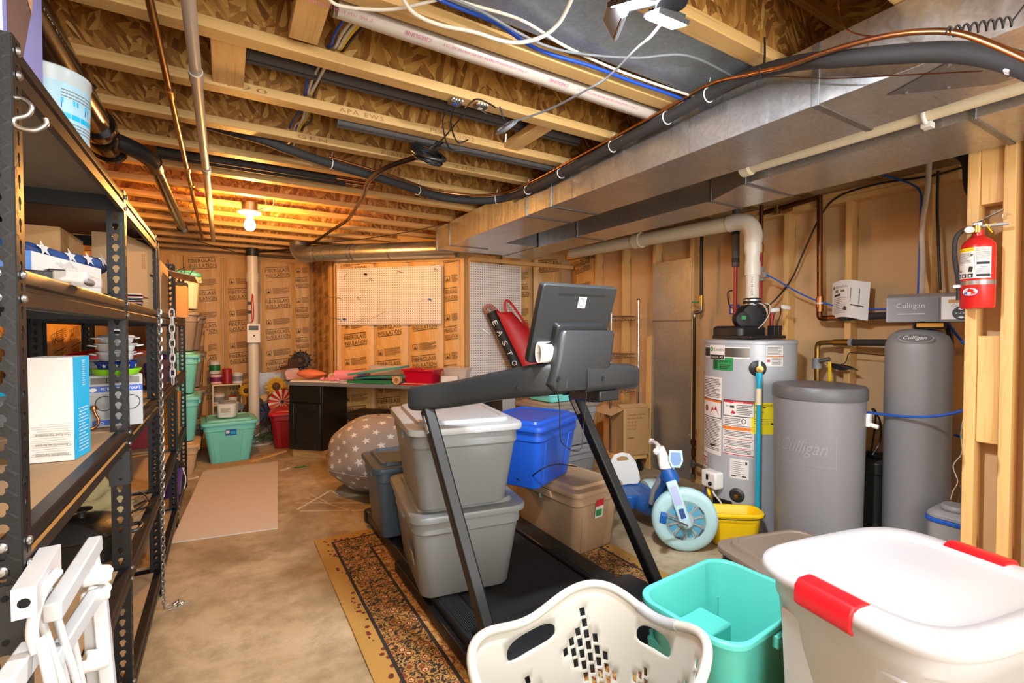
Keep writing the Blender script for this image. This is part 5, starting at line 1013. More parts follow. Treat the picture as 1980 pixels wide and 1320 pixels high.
b.build('lettering', t, world=True, recalc=False)
# black stool
t = thing('step_stool', 'low black stool under the desk behind the beanbag', 'stool', (1.22, 4.78, 0), radians(-45))
b = MB(); b.loft([[(x, y, z) for x, y in rrect(.36*k, .3*k, .05, 4)] for k, z in ((.92, .44), (1, .46), (1, .5), (.94, .51))], M_blackp); b.build('seat', t, bevel=.004)
for sx_ in (-1, 1):
    for sy_ in (-1, 1): b = MB(); b.beam((sx_*.13, sy_*.1, .45), (sx_*.17, sy_*.14, 0), .035, .035, M_blackp, (1, 0, 0)); b.build('leg', t, bevel=.004)
b = MB(); b.bb(-.15, .15, -.13, -.11, .2, .235, M_blackp); b.build('stretcher', t, bevel=.003)

# ------------------------------------------------------------------ rug, mat, floor marks
def rug_mat():
    t = NT('oriental_rug'); c = t.n('ShaderNodeTexCoord'); s = t.n('ShaderNodeSeparateXYZ'); t.t.links.new(c.outputs['Object'], s.inputs[0]); Wd, Ln = 1.55, 2.44
    dx = t.math('SUBTRACT', Wd/2, t.math('ABSOLUTE', s.outputs[0])); dy = t.math('SUBTRACT', Ln/2, t.math('ABSOLUTE', s.outputs[1])); d = t.math('MINIMUM', dx, dy)
    p = t.co(); wob = t.noise(p, 22, 2); gold, navy, red, cream, brown = [lin(h)+(1,) for h in ('#b48a44', '#2a2220', '#84331c', '#cbb083', '#66421e')]
    sep = lambda v: (lambda x: (t.put(x.inputs[0], v), x)[1])(t.n('ShaderNodeSeparateColor'))
    nz = t.noise(p, 60, 3, .6)
    def motif(scale, lo, hi, core):   # rosettes with ragged petals
        v = t.vor(p, scale, 'Distance'); r = t.math('ADD', v, t.math('MULTIPLY', t.math('SUBTRACT', nz, .5), .34))
        return t.math('LESS_THAN', v, hi), t.ramp(r, [(0, core), (.12, cream), (.2, red), (.27, brown), (.33, lo), (.4, red), (.46, cream)])
    m1, c1 = motif(21, gold, .44, red)
    for q in t.t.nodes:
        if q.type == 'VALTORGB': q.color_ramp.interpolation = 'CONSTANT'
    vine = t.math('LESS_THAN', t.math('ABSOLUTE', t.math('SUBTRACT', t.noise(p, 26, 3, .5, 2.0), .5)), .05)
    leaf = t.math('GREATER_THAN', t.noise(p, 44, 2, .5, 1.0), .6)
    bd = t.mix(m1, t.mix(leaf, t.mix(vine, navy, gold), brown), c1)
    m2, c2 = motif(9, gold, .36, brown)
    vine2 = t.math('LESS_THAN', t.math('ABSOLUTE', t.math('SUBTRACT', t.noise(p, 15, 3, .5, 2.5), .5)), .03)
    field = t.mix(m2, t.mix(t.math('MULTIPLY', leaf, .6), t.mix(vine2, gold, red), cream), c2)
    sm = t.vor(p, 30, 'Distance'); edge = t.mix(t.math('LESS_THAN', sm, .33), gold, t.mix(wob, red, navy))
    def band(a, b, inside, outside): return t.mix(t.math('MULTIPLY', t.math('GREATER_THAN', d, a), t.math('LESS_THAN', d, b)), outside, inside)
    col = t.mix(t.math('GREATER_THAN', d, .045), gold, edge)
    col = t.mix(t.math('GREATER_THAN', d, .085), col, navy); col = t.mix(t.math('GREATER_THAN', d, .1), col, bd); col = t.mix(t.math('GREATER_THAN', d, .27), col, navy); col = t.mix(t.math('GREATER_THAN', d, .285), col, field)
    n = t.noise(p, 400, 2); col = t.mix(.3, col, n, 'OVERLAY'); t.put(t.b.inputs['Base Color'], col); t.set(Roughness=.95); t.bump(n, .5, .003); return t.m
RC = (1.235, 1.92, 0)
t = thing('area_rug', 'gold and dark patterned oriental rug under the treadmill', 'rug', RC)
b = MB(); b.grid(lambda u, v: (-.775+1.55*u, -1.22+2.44*v, .007+.002*sin(u*9+v*14)), 20, 30, rug_mat()); b.build('pile', t)
b = MB()
for s in (-1, 1):
    for i in range(90): x = -.77+1.54*i/89; b.tube([(x, s*1.22, .004), (x+RND.uniform(-.008, .008), s*(1.24+RND.uniform(0, .008)), .003)], .0016, M_card2, 4)
tag(b.build('fringe', t), kind='stuff')
b = MB(); P = [(-0.183,5.237,0.000), (0.439,5.251,-0.000), (0.286,3.469,0.000), (-0.297,3.560,0.000)]; b.add([(p[0], p[1], z) for z in (0.001, .008) for p in P], [(3, 2, 1, 0), (4, 5, 6, 7), (0, 1, 5, 4), (1, 2, 6, 5), (2, 3, 7, 6), (3, 0, 4, 7)], M_mat)
solo(b, 'floor_mat', 'plain pale beige mat laid on the concrete beside the shelves', 'mat', (P[0][0], P[0][1], 0))
fl = bpy.data.objects['floor']; b = MB(); M_paint = mk('dried_white_paint', '#d8cbb4', .7, 0, .15, 60)
for a, c2, w in (((0.441,3.770,0.000), (0.731,4.085,0.000), .02), ((0.442,3.929,0.000), (0.878,3.667,0.000), .012), ((0.453,3.728,0.000), (0.858,3.508,0.000), .015), ((0.731,4.085,0.000), (0.760,3.924,0.000), .012), ((0.525,4.010,0.000), (0.800,3.496,0.000), .006), ((0.573,4.078,0.000), (0.671,3.754,0.000), .006)):
    a, c2 = Vector(a), Vector(c2); dd = (c2-a).normalized(); nn2 = Vector((-dd.y, dd.x, 0))*w/2; b.add([tuple(v+Vector((0, 0, .0015))) for v in (a+nn2, a-nn2, c2-nn2, c2+nn2)], [(0, 1, 2, 3)], M_paint)
b.build('paint_marks', fl, recalc=False)
for i, (p, m, lb, r) in enumerate((((0.478,4.936,0.000), M_paper, 'small white paper scrap on the floor before the black cabinet', 20), ((0.408,5.450,0.000), M_card2, 'tan scrap of paper at the far end of the mat', 50), ((0.604,4.941,0.000), M_greenp, 'green and white scrap on the floor before the black cabinet', -20), ((-0.257,5.046,0.000), M_paper, 'white paper scrap between the mat and the shelving', 10))):
    b = MB(); b.T = rotm(0, 0, r); b.grid(lambda u, v: (-.05+.1*u, -.025+.05*v, .002+.004*sin(u*5)*sin(v*4)), 5, 3, m); tag(b.build('paper_scrap', None, (p[0], p[1], 0)), lb, 'paper')
# ------------------------------------------------------------------ treadmill
t = thing('treadmill', 'black treadmill facing the camera with its screen turned away', 'treadmill', (1.11, 1.6, .008))
X0, X1 = .793, 1.629
def slab(b, x0, x1, y0, y1, z0, z1, m, r=.02):
    b.loft([[(x+(x0+x1)/2, y+(y0+y1)/2, z) for x, y in rrect(x1-x0, y1-y0, r, 4)] for z in (z0, z1)], m)
b = MB(); b.bb(X0+.06, X1-.06, 1.6, 3.15, .045, .076, M_blackp); b.build('deck', t, world=True, bevel=.004)
b = MB(); b.bb(X0+.12, X1-.135, 1.58, 3.18, .077, .093, M_rubber); b.build('running_belt', t, world=True, bevel=.006)
for nm, x0, x1 in (('foot_rail', X0, X0+.11), ('foot_rail', X1-.125, X1)):
    b = MB(); slab(b, x0, x1, 1.54, 3.22, .05, .105, M_blackp, .02); fr_ = b.build(nm, t, world=True, bevel=.008)
    b = MB()
    for i in range(9): xx = x0+.022+i*(x1-x0-.044)/8; b.bb(xx-.0025, xx+.0025, 1.7, 2.12, .105, .1085, M_char)
    b.build('grip_ribs', fr_, world=True)
b = MB(); slab(b, X0-.01, X1+.01, 3.15, 3.26, .03, .107, M_blackp, .04); b.build('end_cap', t, world=True, bevel=.012)
for x in (X0+.05, X1-.05):
    b = MB(); b.bb(x-.03, x+.03, 3.12, 3.2, .01, .06, M_blackp); b.build('rear_foot', t, world=True, bevel=.004)
for x in (X0-.0, X1+.0):
    b = MB(); b.bb(x-.025, x+.025, 1.36, 2.5, .02, .07, M_black); b.cyl((x-.02, 1.42, .037), (x+.02, 1.42, .037), .027, M_rubber, n=16); b.build('base_frame', t, world=True, bevel=.005)
b = MB(); xs = [X0+.03, X1-.03]
b.loft([[(x, 1.36, .02), (x, 1.68, .02), (x, 1.7, .105), (x, 1.6, .18), (x, 1.5, .19), (x, 1.39, .15)] for x in (xs[0], xs[0]+.03, xs[1]-.03, xs[1])], M_char2); b.build('motor_hood', t, world=True, bevel=.012)
for p, q in (((.804, 1.498, .2), (.695, 1.82, .989)), ((1.64, 1.498, .2), (1.4425, 1.82, 1.001))):
    p, q = Vector(p), Vector(q); p = p+(p-q)*.18; b = MB(); b.beam(p, q, .062, .046, M_black, (0, 1, .3)); up_ = b.build('upright', t, world=True, bevel=.007)
    b = MB(); b.beam(p+(q-p)*.9+Vector((-.0245, 0, 0)), p+(q-p)*.97+Vector((-.0245, 0, 0)), .03, .003, M_totgl, (0, 1, .3)); b.build('upright_decal', up_, world=True)
def arm(nm, pts, hs, ds):
    b = MB(); P = spl(pts, 5); n = len(P); rings = []
    for i, c in enumerate(P):
        f = i/(n-1)*(len(hs)-1); k = min(int(f), len(hs)-2); h = hs[k]+(hs[k+1]-hs[k])*(f-k); dp = ds[k]+(ds[k+1]-ds[k])*(f-k)
        tg = (P[min(i+1, n-1)]-P[max(i-1, 0)]); tg.z = 0; tg.normalize(); nr = Vector((tg.y, -tg.x, 0))
        rings.append([c+nr*x+Vector((0, 0, z)) for x, z in rrect(dp, h, min(dp, h)*.3, 4)])
    b.loft(rings, M_char); return b.build(nm, t, world=True, ang=50)
CY = 1.4
arm('left_arm', [(0.651,1.870,1.031), (0.679,1.840,1.031), (0.782,1.740,1.052), (0.898,1.570,1.096), (0.986,1.440,1.124), (1.062,1.400,1.133)], [.09, .1, .105, .11, .12, .12], [.07, .08, .08, .08, .09, .1])
arm('right_arm', [(1.134,1.400,1.130), (1.289,1.400,1.124), (1.421,1.430,1.111), (1.47, 1.53, 1.11), (1.47, 1.7, 1.07), (1.44, 1.88, 1.03)], [.12, .1, .085, .1, .1, .09], [.1, .09, .08, .08, .08, .07])
def cring(l, r, yf, yb, yp): # ring at given pixel-free height: corners in X from l..r
    return l, r, yf, yb, yp
b = MB()
def ring(pl_, pr_, dz):
    a, c2 = Vector(pl_), Vector(pr_); z = (a.z+c2.z)/2; w = c2.x-a.x; cx = (a.x+c2.x)/2
    return [(cx+x, a.y+dz/2+y, z) for x, y in rrect(w, dz, .02, 4)]
b.loft([ring((0.995,1.360,1.085), (1.175,1.360,1.085), .1), ring((0.974,1.355,1.111), (1.227,1.355,1.110), .12), ring((0.995,1.350,1.192), (1.258,1.350,1.183), .13), ring((1.015,1.350,1.291), (1.273,1.350,1.284), .12), ring((1.027,1.355,1.307), (1.272,1.355,1.298), .1)], M_char); con = b.build('console_housing', t, world=True, bevel=.004)
b = MB(); p = Vector((1.229,1.550,1.024)); b.beam((1.28, 1.46, 1.04), (1.43, 1.8, 1.0), .05, .05, M_char2); b.build('console_bracket', t, world=True, bevel=.006)
b = MB(); b.bb(1.2, 1.3, 1.36, 1.44, 1.035, 1.075, M_blackp); b.build('cup_holder', con, world=True, bevel=.006)

b = MB()
for c in ((0.910,1.475,1.099), (1.001,1.349,1.132), (1.204,1.350,1.125)): b.box(Vector(c)+Vector((0, .0, 0)), (.008, .012, .016), M_hole, rotm(0, 25, 0))
b.build('screw_recess', con, world=True)
ml, mt, mb_ = (.925, 1.43, 1.185), (.925, 1.335, 1.46), None
U = Vector((0, -.098, .278)).normalized(); Mm = frame((.925, 1.43, 1.185), (1, 0, 0), U)   # z of frame points away from us
Wm, Hm = .34, .292; sgn = -1 if Mm.col[2].y > 0 else 1
b = MB(); b.T = Mm; z1 = .0; z0 = sgn*.0
b.loft([[(Wm/2+x, Hm/2+y, zz*-sgn) for x, y in rrect(Wm*k, Hm*k, .012, 4)] for k, zz in ((1, .028), (1, .006), (.985, 0))], M_char); scr = b.build('screen_back', t, world=True, bevel=.003)
b = MB(); b.T = Mm; b.bb(.012, Wm-.012, .012, Hm-.012, -sgn*.0285, -sgn*.029, M_hole); b.build('screen', t, world=True)
b = MB(); b.T = Mm; b.loft([[(Wm*.56+x, .075+y, zz*sgn) for x, y in rrect(w, h, .014, 4)] for w, h, zz in ((.23, .16, -.001), (.22, .15, .02), (.2, .13, .024))], M_char2); b.build('screen_mount', t, world=True, bevel=.002)
b = MB(); b.T = Mm; b.rect(.07, Hm-.034, .285, Hm-.03, M_hole, None, sgn*.0012); b.build('vent_slot', scr, world=True, recalc=False)
b = MB(); b.T = Mm; b.rect(.165, Hm-.082, .2, Hm-.04, M_paper, None, sgn*.0014); b.tube([(.1825+.011*cos(q), Hm-.063+.011*sin(q), sgn*.0014) for q in [2*pi*j/20 for j in range(20)]], .0012, M_bluep, 4, True); b.lines(.169, Hm-.05, .196, Hm-.043, 2, M_ink, None, sgn*.002); b.build('sticker', scr, world=True, recalc=False)
b = MB(); b.tube(spl([(1.004,1.360,1.087), (1.021,1.370,1.023), (1.031,1.380,0.928), (1.058,1.400,0.887), (1.127,1.420,0.847), (1.162,1.420,0.856), (1.171,1.420,0.925), (1.186,1.420,1.062)], 6), .002, M_wirek, 6); b.build('safety_cord', t, world=True)
c = Vector((0.978,1.395,1.223)); b = MB(); b.T = Matrix.Translation(c) @ Matrix.Rotation(radians(8), 4, 'Z')
def f(u, v): a = 2*pi*u*1.25; r = .018+.008*u; return (-.035+.07*v, r*.7*cos(a), r*1.5*sin(a))
b.grid(f, 30, 1, M_paper); solo(b, 'rolled_manual', 'rolled white booklet tucked beside the treadmill screen mount', 'booklet', tuple(c), solid=.001)
# ------------------------------------------------------------------ totes on and behind the treadmill
def stl(s, w, d, hw, tp):
    M = front_frame(w, d, hw, tp, -d*.28, hw*.52, 1); s.rect(-.03, -.06, .03, .06, M_paper, M, .006); s.rect(-.03, .0, .03, .06, M_bluep, M, .0065); s.rect(-.02, -.045, -.005, -.02, M_ink, M, .0065)
tote('storage_tote', 'grey lidded tote standing on the treadmill belt, the lower of two', (.983, 2.226), (.51, .673), .413, M_totg, M_totg, radians(-9), .112, label_sticker=stl, rad=.07, ribs=False)
tote('storage_tote', 'grey tote with a paler lid, stacked on the other grey tote', (.945, 2.155), (.478, .652), .385, M_totg, M_totgl, radians(-10), .531, rad=.06, ribs=False)
tote('storage_tote', 'dusty navy tote on the far end of the treadmill, behind the grey ones', (.977, 2.87), (.478, .44), .434, M_navy, M_navy, radians(-4), .112, taper=.84)
def stt(s, w, d, hw, tp):
    M = front_frame(w, d, hw, tp, 0, hw*.72); s.rect(-.035, -.06, .03, .05, M_paper, M, .006); s.rect(-.035, .01, .03, .05, M_redk, M, .0066); s.rect(-.03, -.05, .02, -.01, M_greenp, M, .0066)
    M = front_frame(w, d, hw, tp, -.0, hw*.83, 1); s.rect(-.012, -.02, .01, .006, M_bluel, M, .018)
tote('storage_tote', 'tan tote on the floor right of the treadmill, under the blue one', (1.835, 2.405), (.38, .6), .4, M_tott, M_tott, radians(6), .01, label_sticker=stt, taper=.86)
b = tote('storage_tote', 'bright blue lidded tote resting on the tan tote', (1.594, 2.453), (.54, .435), .383, M_totb, M_totb, radians(28), .413, taper=.8)
tote('storage_tote', 'grey tote on the floor behind the blue one, the lower of its stack', (2.36, 3.2), (.56, .42), .37, M_grey, M_grey, radians(6), .0)
tote('storage_tote', 'grey tote with a taupe lid behind the treadmill console', (2.36, 3.2), (.56, .42), .36, M_grey, M_taupe, radians(6), .38)
b = MB(); b.T = rotm(0, 0, 6, (2.35, 3.17, .745)); b.loft([[(x, y, z) for x, y in rrect(.42*k, .3*k, .03, 4)] for k, z in ((.94, 0), (1, .05), (1.04, .05), (1.02, .065))], M_teal); solo(b, 'plastic_lid_box', 'flat aqua plastic box lying on the taupe lid behind the treadmill', 'box', (2.35, 3.17, .745), bevel=.003)
run('power_cord', 'black cord trailing over the tan tote lid in front of the blue tote', 'cord', [(1.470,2.477,0.470), (1.421,2.307,0.460), (1.466,2.269,0.460), (1.470,2.120,0.558), (1.596,2.150,0.555), (1.805,2.250,0.486)], .0035, M_wirek, 7)

t = thing('white_cabinet_door', 'white panelled board standing on the floor behind the totes', 'panel', (2.3, 4.25, 0))
b = MB(); b.bb(2.2, 2.6, 4.26, 4.29, .0, .73, M_white); b.build('panel', t, world=True, bevel=.003)
b = MB(); b.bb(2.23, 2.27, 4.25, 4.26, .05, .7, M_white); b.bb(2.53, 2.57, 4.25, 4.26, .05, .7, M_white); b.build('frame', t, world=True, bevel=.003)
# ------------------------------------------------------------------ beanbag
def bagpt(th, ph):   # th azimuth, ph from top 0..pi
    r = .385*(1+.035*sin(3*th+1)+.03*sin(5*th-ph*3)+.03*cos(7*ph+2*th)); z = cos(ph); s = sin(ph)
    zz = .285+.31*z*(1.03 if z > 0 else .95); zz = max(zz, .004)
    return Vector((r*s**.85*cos(th), r*s**.85*sin(th), zz)) if s > 1e-6 else Vector((0, 0, zz))
t = thing('beanbag_chair', 'grey beanbag chair printed with white stars', 'beanbag', (1.09, 3.96, 0), radians(20))
b = MB(); b.grid(lambda u, v: bagpt(2*pi*u, .02+(pi-.04)*v), 64, 40, M_bag, True); b.build('bag', t, ang=180)
b = MB()
for i in range(150):
    z = 1-2*(i+.5)/150; ph = math.acos(z); th = i*2.39996
    if ph > 2.45 or ph < .12: continue
    a = RND.uniform(0, 2*pi); R0 = .034*RND.uniform(.8, 1.15); vs = []
    for k in range(10):
        rr = (R0 if k % 2 == 0 else R0*.42); vs.append(bagpt(th+rr*cos(a+k*pi/5)/(.38*max(sin(ph), .25)), ph+rr*sin(a+k*pi/5)/.38))
    c0 = bagpt(th, ph); ce = Vector((0, 0, .26)); up = lambda p: p+(p-ce).normalized()*.004
    b.add([up(c0)]+[up(p) for p in vs], [(0, 1+k, 1+(k+1) % 10) for k in range(10)], M_paper)
b.build('star_print', t, recalc=False)
b = MB(); b.tube([bagpt(2*pi*j/60, 1.85)+Vector((0, 0, 0)) for j in range(60)], .005, M_bag, 6, True); b.build('seam', t)
# ------------------------------------------------------------------ wire rack and cardboard box by the right wall
t = thing('wire_rack', 'chrome wire shelving rack against the right wall', 'rack', (3.25, 3.75, 0))
for x, y in ((3.432, 3.34), (3.08, 3.34), (3.432, 4.2), (3.08, 4.2)):
    b = MB(); b.cyl((x, y, .08), (x, y, 1.6), .0125, M_chrome, n=14)
    for k in range(28): b.cyl((x, y, .12+k*.052), (x, y, .123+k*.052), .0132, M_steel, n=12)
    b.cyl((x, y, 1.6), (x, y, 1.615), .014, M_blackp, n=12); b.build('post', t, world=True)
for z in (.75, 1.08, 1.44):
    b = MB()
    for y in (3.34, 4.2): b.tube([(3.08, y, z), (3.4, y, z)], .005, M_chrome, 6); b.tube([(3.08, y, z-.035), (3.4, y, z-.035)], .004, M_chrome, 6); b.tube([(3.08+.02*k, y, z-.035*(k % 2)) for k in range(17)], .003, M_chrome, 5)
    for x in (3.08, 3.4): b.tube([(x, 3.34, z), (x, 4.2, z)], .005, M_chrome, 6); b.tube([(x, 3.34, z-.035), (x, 4.2, z-.035)], .004, M_chrome, 6)
    for k in range(30): y = 3.36+k*.028; b.tube([(3.08, y, z+.004), (3.4, y, z+.004)], .0022, M_chrome, 5)
    b.build('wire_shelf', t, world=True)
def ex(e, F, S, P, w, h, d):
    for i, s in enumerate(('ITEM# 02021-177XP-NSR', 'DESC: N.W.H x 33pc, HEAT', 'G.W.: 18.2 LBS', 'N.W.: 15.2 LBS', 'MADE IN CHINA')): e.text(s, .019, F, M_inkk, w*.16, h*(.84-.075*i), fit=w*(.7, .6, .36, .36, .34)[i])
    e.rect(w*.16, h*.36, w*.42, h*.375, M_inkk, F); e.rect(0, 0, w*.1, h, M_tape, F); e.rect(d*.86, 0, d, h*.0+.03, M_tape, S)
t = carton('cardboard_box', 'big worn cardboard box with printed text and open flap, on a low dolly', 'box', (3.08, 3.17), (3.345, 3.123), .43, .17, .33, (M_card, M_card, M_card), extra=ex)
bd = [c for c in t.children if c.name.startswith('box_body')][0]
b = MB(); b.T = Matrix.Translation((0, .0, .42)) @ Euler((0, radians(-20), 0)).to_matrix().to_4x4(); b.bb(-.14, .02, .0, .33, .0, .004, M_card2); b.build('flap', t)
b = MB(); b.T = Matrix.Translation((0, .0, .42)) @ Euler((radians(18), 0, 0)).to_matrix().to_4x4(); b.bb(.0, .29, -.0, .1, .0, .004, M_card2); b.build('flap', t)
t = thing('box_dolly', 'low wooden dolly on black casters under the big cardboard box', 'dolly', (3.22, 3.27, 0), radians(-10))
b = MB(); b.bb(-.17, .15, -.1, .15, .12, .165, PX); b.build('deck', t, bevel=.003)
for x in (-.12, .1):
    for y in (-.06, .12): b = MB(); b.cyl((x-.012, y, .045), (x+.012, y, .045), .045, M_rubber, n=18); b.bb(x-.018, x+.018, y-.02, y+.02, .09, .12, M_blackp); b.build('caster', t)
b = MB(); b.beam((3.425, 3.2, 0), (3.434, 3.2, 1.25), .05, .018, PZ, (0, 1, 0)); solo(b, 'wood_board', 'narrow pine board standing upright behind the worn cardboard box', 'board', (3.425, 3.2, 0))

# ------------------------------------------------------------------ water heater
HX, HY, HR = 3.06, 1.96, .285
t = thing('water_heater', 'tall grey cylindrical gas water heater covered in warning labels', 'water heater', (HX, HY, 0))
b = MB(); b.lathe([(HR-.02, 0), (HR-.01, .03), (HR, .04), (HR, 1.215), (HR+.004, 1.22), (HR+.004, 1.235), (HR-.004, 1.243), (0, 1.25)], M_tank, 64); b.build('tank_jacket', t)
def sticker(parent, nm, px0, px1, fn, c=(HX, HY), r=HR):
    """px0 = (azimuth, z) of the lower left corner, px1 of the upper right"""
    (a0, z0), (a1, z1) = px0, px1; w, h = (a1-a0)*r, z1-z0; b = MB(); b.sub = .012; b.rect(0, 0, w, h, M_paper, None, .0012); fn(b, w, h); b.wrap(c, r, a0, z0); return b.build(nm, parent, world=True, recalc=False, ang=60)
def plate(s, w, h):

    for x0, x1, m in ((.0, .22, M_char), (.22, .6, M_steel), (.6, 1, M_steel)): s.rect(w*x0, h*.15, w*x1, h*.9, m, None, .003)
    s.rect(w*.2, -h*.12, w*.56, h*1.12, M_paper, None, .0042); s.rect(w*.21, -h*.1, w*.55, h*.3, M_ink, None, .005)
    s.flat([(w*.26+h*.2*cos(q), h*.76+h*.2*sin(q)) for q in [2*pi*j/20 for j in range(20)]], M_greenp, None, .005); s.text('AO', h*.24, None, M_white, w*.225, h*.68, fit=w*.07, h=.0058); s.text('Smith', h*.4, None, M_ink, w*.32, h*.62, fit=w*.22, h=.005); s.text('ProLine XE', h*.24, None, M_white, w*.23, h*.03, fit=w*.3, h=.0058)
sticker(t, 'maker_plate', (2.533,1.123), (3.730,1.199), plate)
def svc(s, w, h):
    s.rect(0, 0, w, h, M_greenp, None, .002); s.text('SERVICE', h*.3, None, M_ink, w*.32, h*.6, fit=w*.62, h=.003); s.lines(w*.4, h*.1, w*.9, h*.5, 3, M_ink, None, .003); s.rect(w*.05, h*.1, w*.28, h*.9, mk('dark_green_ink', '#0e4c2a', .5), None, .003)
sticker(t, 'service_sticker', (2.873,1.045), (3.395,1.128), svc)
def wl(s, w, h): s.lines(w*.06, h*.55, w*.9, h*.95, 7, M_inkg, None, .002); s.rect(0, h*.44, w, h*.5, M_org, None, .002); s.lines(w*.3, h*.05, w*.9, h*.4, 6, M_inkg, None, .002, seed=4); s.rect(w*.05, h*.2, w*.22, h*.32, M_redk, None, .002)
sticker(t, 'warning_label', (4.055,1.081), (4.442,1.210), wl)
def big(s, w, h):
    s.lines(w*.06, h*.73, w*.95, h*.98, 12, M_inkg, None, .002, seed=2); s.lines(w*.06, h*.05, w*.95, h*.46, 20, M_inkg, None, .002, seed=3); s.rect(0, h*.47, w, h*.71, M_ink, None, .002); s.rect(w*.02, h*.48, w*.98, h*.675, M_paper, None, .0028); s.rect(w*.02, h*.675, w*.98, h*.7, M_org, None, .0028)
    s.tube([(w*.27+.017*cos(q), h*.58+.02*sin(q), .0035) for q in [2*pi*j/20 for j in range(20)]], .002, M_redk, 5, True); s.rect(w*.22, h*.54, w*.32, h*.62, M_ink, None, .0032); s.flat([(w*.48, h*.52), (w*.9, h*.52), (w*.82, h*.58), (w*.78, h*.64), (w*.68, h*.57), (w*.6, h*.62), (w*.54, h*.56)], M_redk, None, .0034); s.rect(w*.5, h*.1, w*.75, h*.13, M_ink, None, .003)
sticker(t, 'instruction_label', (2.474,0.484), (3.134,0.997), big)
def big2(s, w, h):
    s.rect(0, h*.7, w, h, M_ink, None, .002); s.rect(w*.015, h*.715, w*.985, h*.95, M_paper, None, .0028); s.rect(w*.015, h*.95, w*.985, h*.985, M_redk, None, .0028); s.text('DANGER', h*.03, None, M_white, w*.36, h*.953, fit=w*.3, h=.0034)
    s.lines(w*.45, h*.74, w*.95, h*.93, 6, M_inkg, None, .0034); s.text('80-', h*.05, None, M_ink, w*.1, h*.87, h=.0034); s.rect(w*.24, h*.86, w*.38, h*.9, M_ink, None, .0034); s.flat([(w*.26, h*.76), (w*.4, h*.75), (w*.42, h*.78), (w*.33, h*.82)], M_redk, None, .0034)
    s.lines(w*.05, h*.56, w*.6, h*.68, 4, M_inkg, None, .002, seed=6); s.tube([(w*.68+.012*cos(q), h*.63+.014*sin(q), .003) for q in [2*pi*j/16 for j in range(16)]], .002, M_ink, 5, True); s.rect(0, h*.535, w, h*.545, M_ink, None, .002)
    s.rect(0, h*.46, w, h*.52, M_org, None, .002); s.lines(w*.04, h*.34, w*.94, h*.45, 4, M_inkg, None, .002, seed=7); s.rect(0, h*.3, w, h*.31, M_redk, None, .002); s.lines(w*.04, h*.17, w*.94, h*.28, 4, M_inkg, None, .002, seed=8); s.rect(0, h*.13, w, h*.14, M_redk, None, .002); s.lines(w*.04, h*.04, w*.94, h*.12, 3, M_inkg, None, .002, seed=9); s.rect(0, h*.01, w, h*.025, M_redk, None, .002)
sticker(t, 'instruction_label', (3.179,0.505), (3.834,0.860), big2)
def eg(s, w, h):
    s.rect(0, 0, w, h, M_yelp, None, .002); s.text('ENERGYGUIDE', h*.1, None, M_ink, w*.03, h*.87, fit=w*.94, h=.003); s.text('$260', h*.09, None, M_ink, w*.15, h*.66, fit=w*.35, h=.003); s.lines(w*.1, h*.3, w*.9, h*.5, 3, M_ink, None, .003, fill=.2); s.rect(w*.78, h*.3, w*.9, h*.36, M_ink, None, .003); s.flat([(w*.5, h*.82), (w*.6, h*.86), (w*.4, h*.86)], M_ink, None, .003)
sticker(t, 'energy_label', (3.769,0.656), (4.278,0.855), eg)
def rp(s, w, h): s.lines(w*.06, h*.1, w*.8, h*.9, 8, M_inkg, None, .002, fill=.25, seed=5); s.rect(w*.82, h*.75, w*.92, h*.9, M_ink, None, .002); s.rect(w*.1, h*.1, w*.35, h*.16, M_ink, None, .0025); s.rect(w*.65, h*.1, w*.88, h*.16, M_ink, None, .0025)
sticker(t, 'rating_plate', (3.342,0.360), (3.734,0.485), rp)
def sm(s, w, h): s.rect(0, h*.7, w, h*.78, M_redk, None, .002); s.rect(0, h*.2, w, h*.26, M_redk, None, .002); s.lines(w*.1, h*.3, w*.9, h*.65, 4, M_inkg, None, .002); s.rect(w*.3, h*.4, w*.6, h*.6, M_redk, None, .003)
sticker(t, 'warning_label', (2.438,0.367), (2.673,0.470), sm)
def radial(az, z, r=HR): return Vector((HX+r*cos(az), HY+r*sin(az), z)), Vector((cos(az), sin(az), 0))
az, z = (3.004,0.329); P, N = radial(az, z); M = frame(P, Vector((-sin(az), cos(az), 0)), (0, 0, 1))
b = MB(); b.T = M; b.bb(-.06, .065, -.055, .055, 0, .075, M_white); b.bb(-.02, .02, -.1, -.055, .0, .05, M_steel); gc = b.build('gas_control', t, world=True, bevel=.012)
b = MB(); b.T = M; b.cyl((.025, -.02, .075), (.025, -.02, .086), .013, M_ink); b.bb(-.012, .004, .0, .035, .075, .08, M_ink); b.build('control_dial', gc, world=True)
b = MB(); b.tube(spl([M @ Vector(p) for p in ((.0, -.06, .04), (.03, -.09, .05), (.06, -.13, .03), (.08, -.17, .02))], 4), .006, M_wire); b.tube(spl([M @ Vector(p) for p in ((-.02, -.07, .05), (-.0, -.1, .06), (-.02, -.13, .03))], 4), .01, M_yel); b.tube(spl([M @ Vector(p) for p in ((-.05, -.07, .04), (-.05, -.12, .05), (-.03, -.14, .02))], 4), .006, M_wireb); b.build('burner_tube', gc, world=True)
az, z = (3.501,0.253); P, N = radial(az, z); M = frame(P, Vector((-sin(az), cos(az), 0)), (0, 0, 1))
b = MB(); b.lathe([(.045, -.005), (.045, .004), (.03, .012), (.02, .008), (0, .008)], M_char, 28, (0, 0, 0), M); b.lathe([(.013, .006), (.013, .03), (.006, .032), (0, .032)], M_brass, 16, (0, 0, 0), M); b.build('drain_valve', t, world=True)
az, z = (3.265,0.176); P, N = radial(az, z); M = frame(P, Vector((-sin(az), cos(az), 0)), (0, 0, 1)); b = MB(); b.T = M; b.sub = .01; b.rect(-.09, -.06, .04, .03, M_hole, None, .002); b.T = Matrix(); b.build('burner_door', t, world=True)
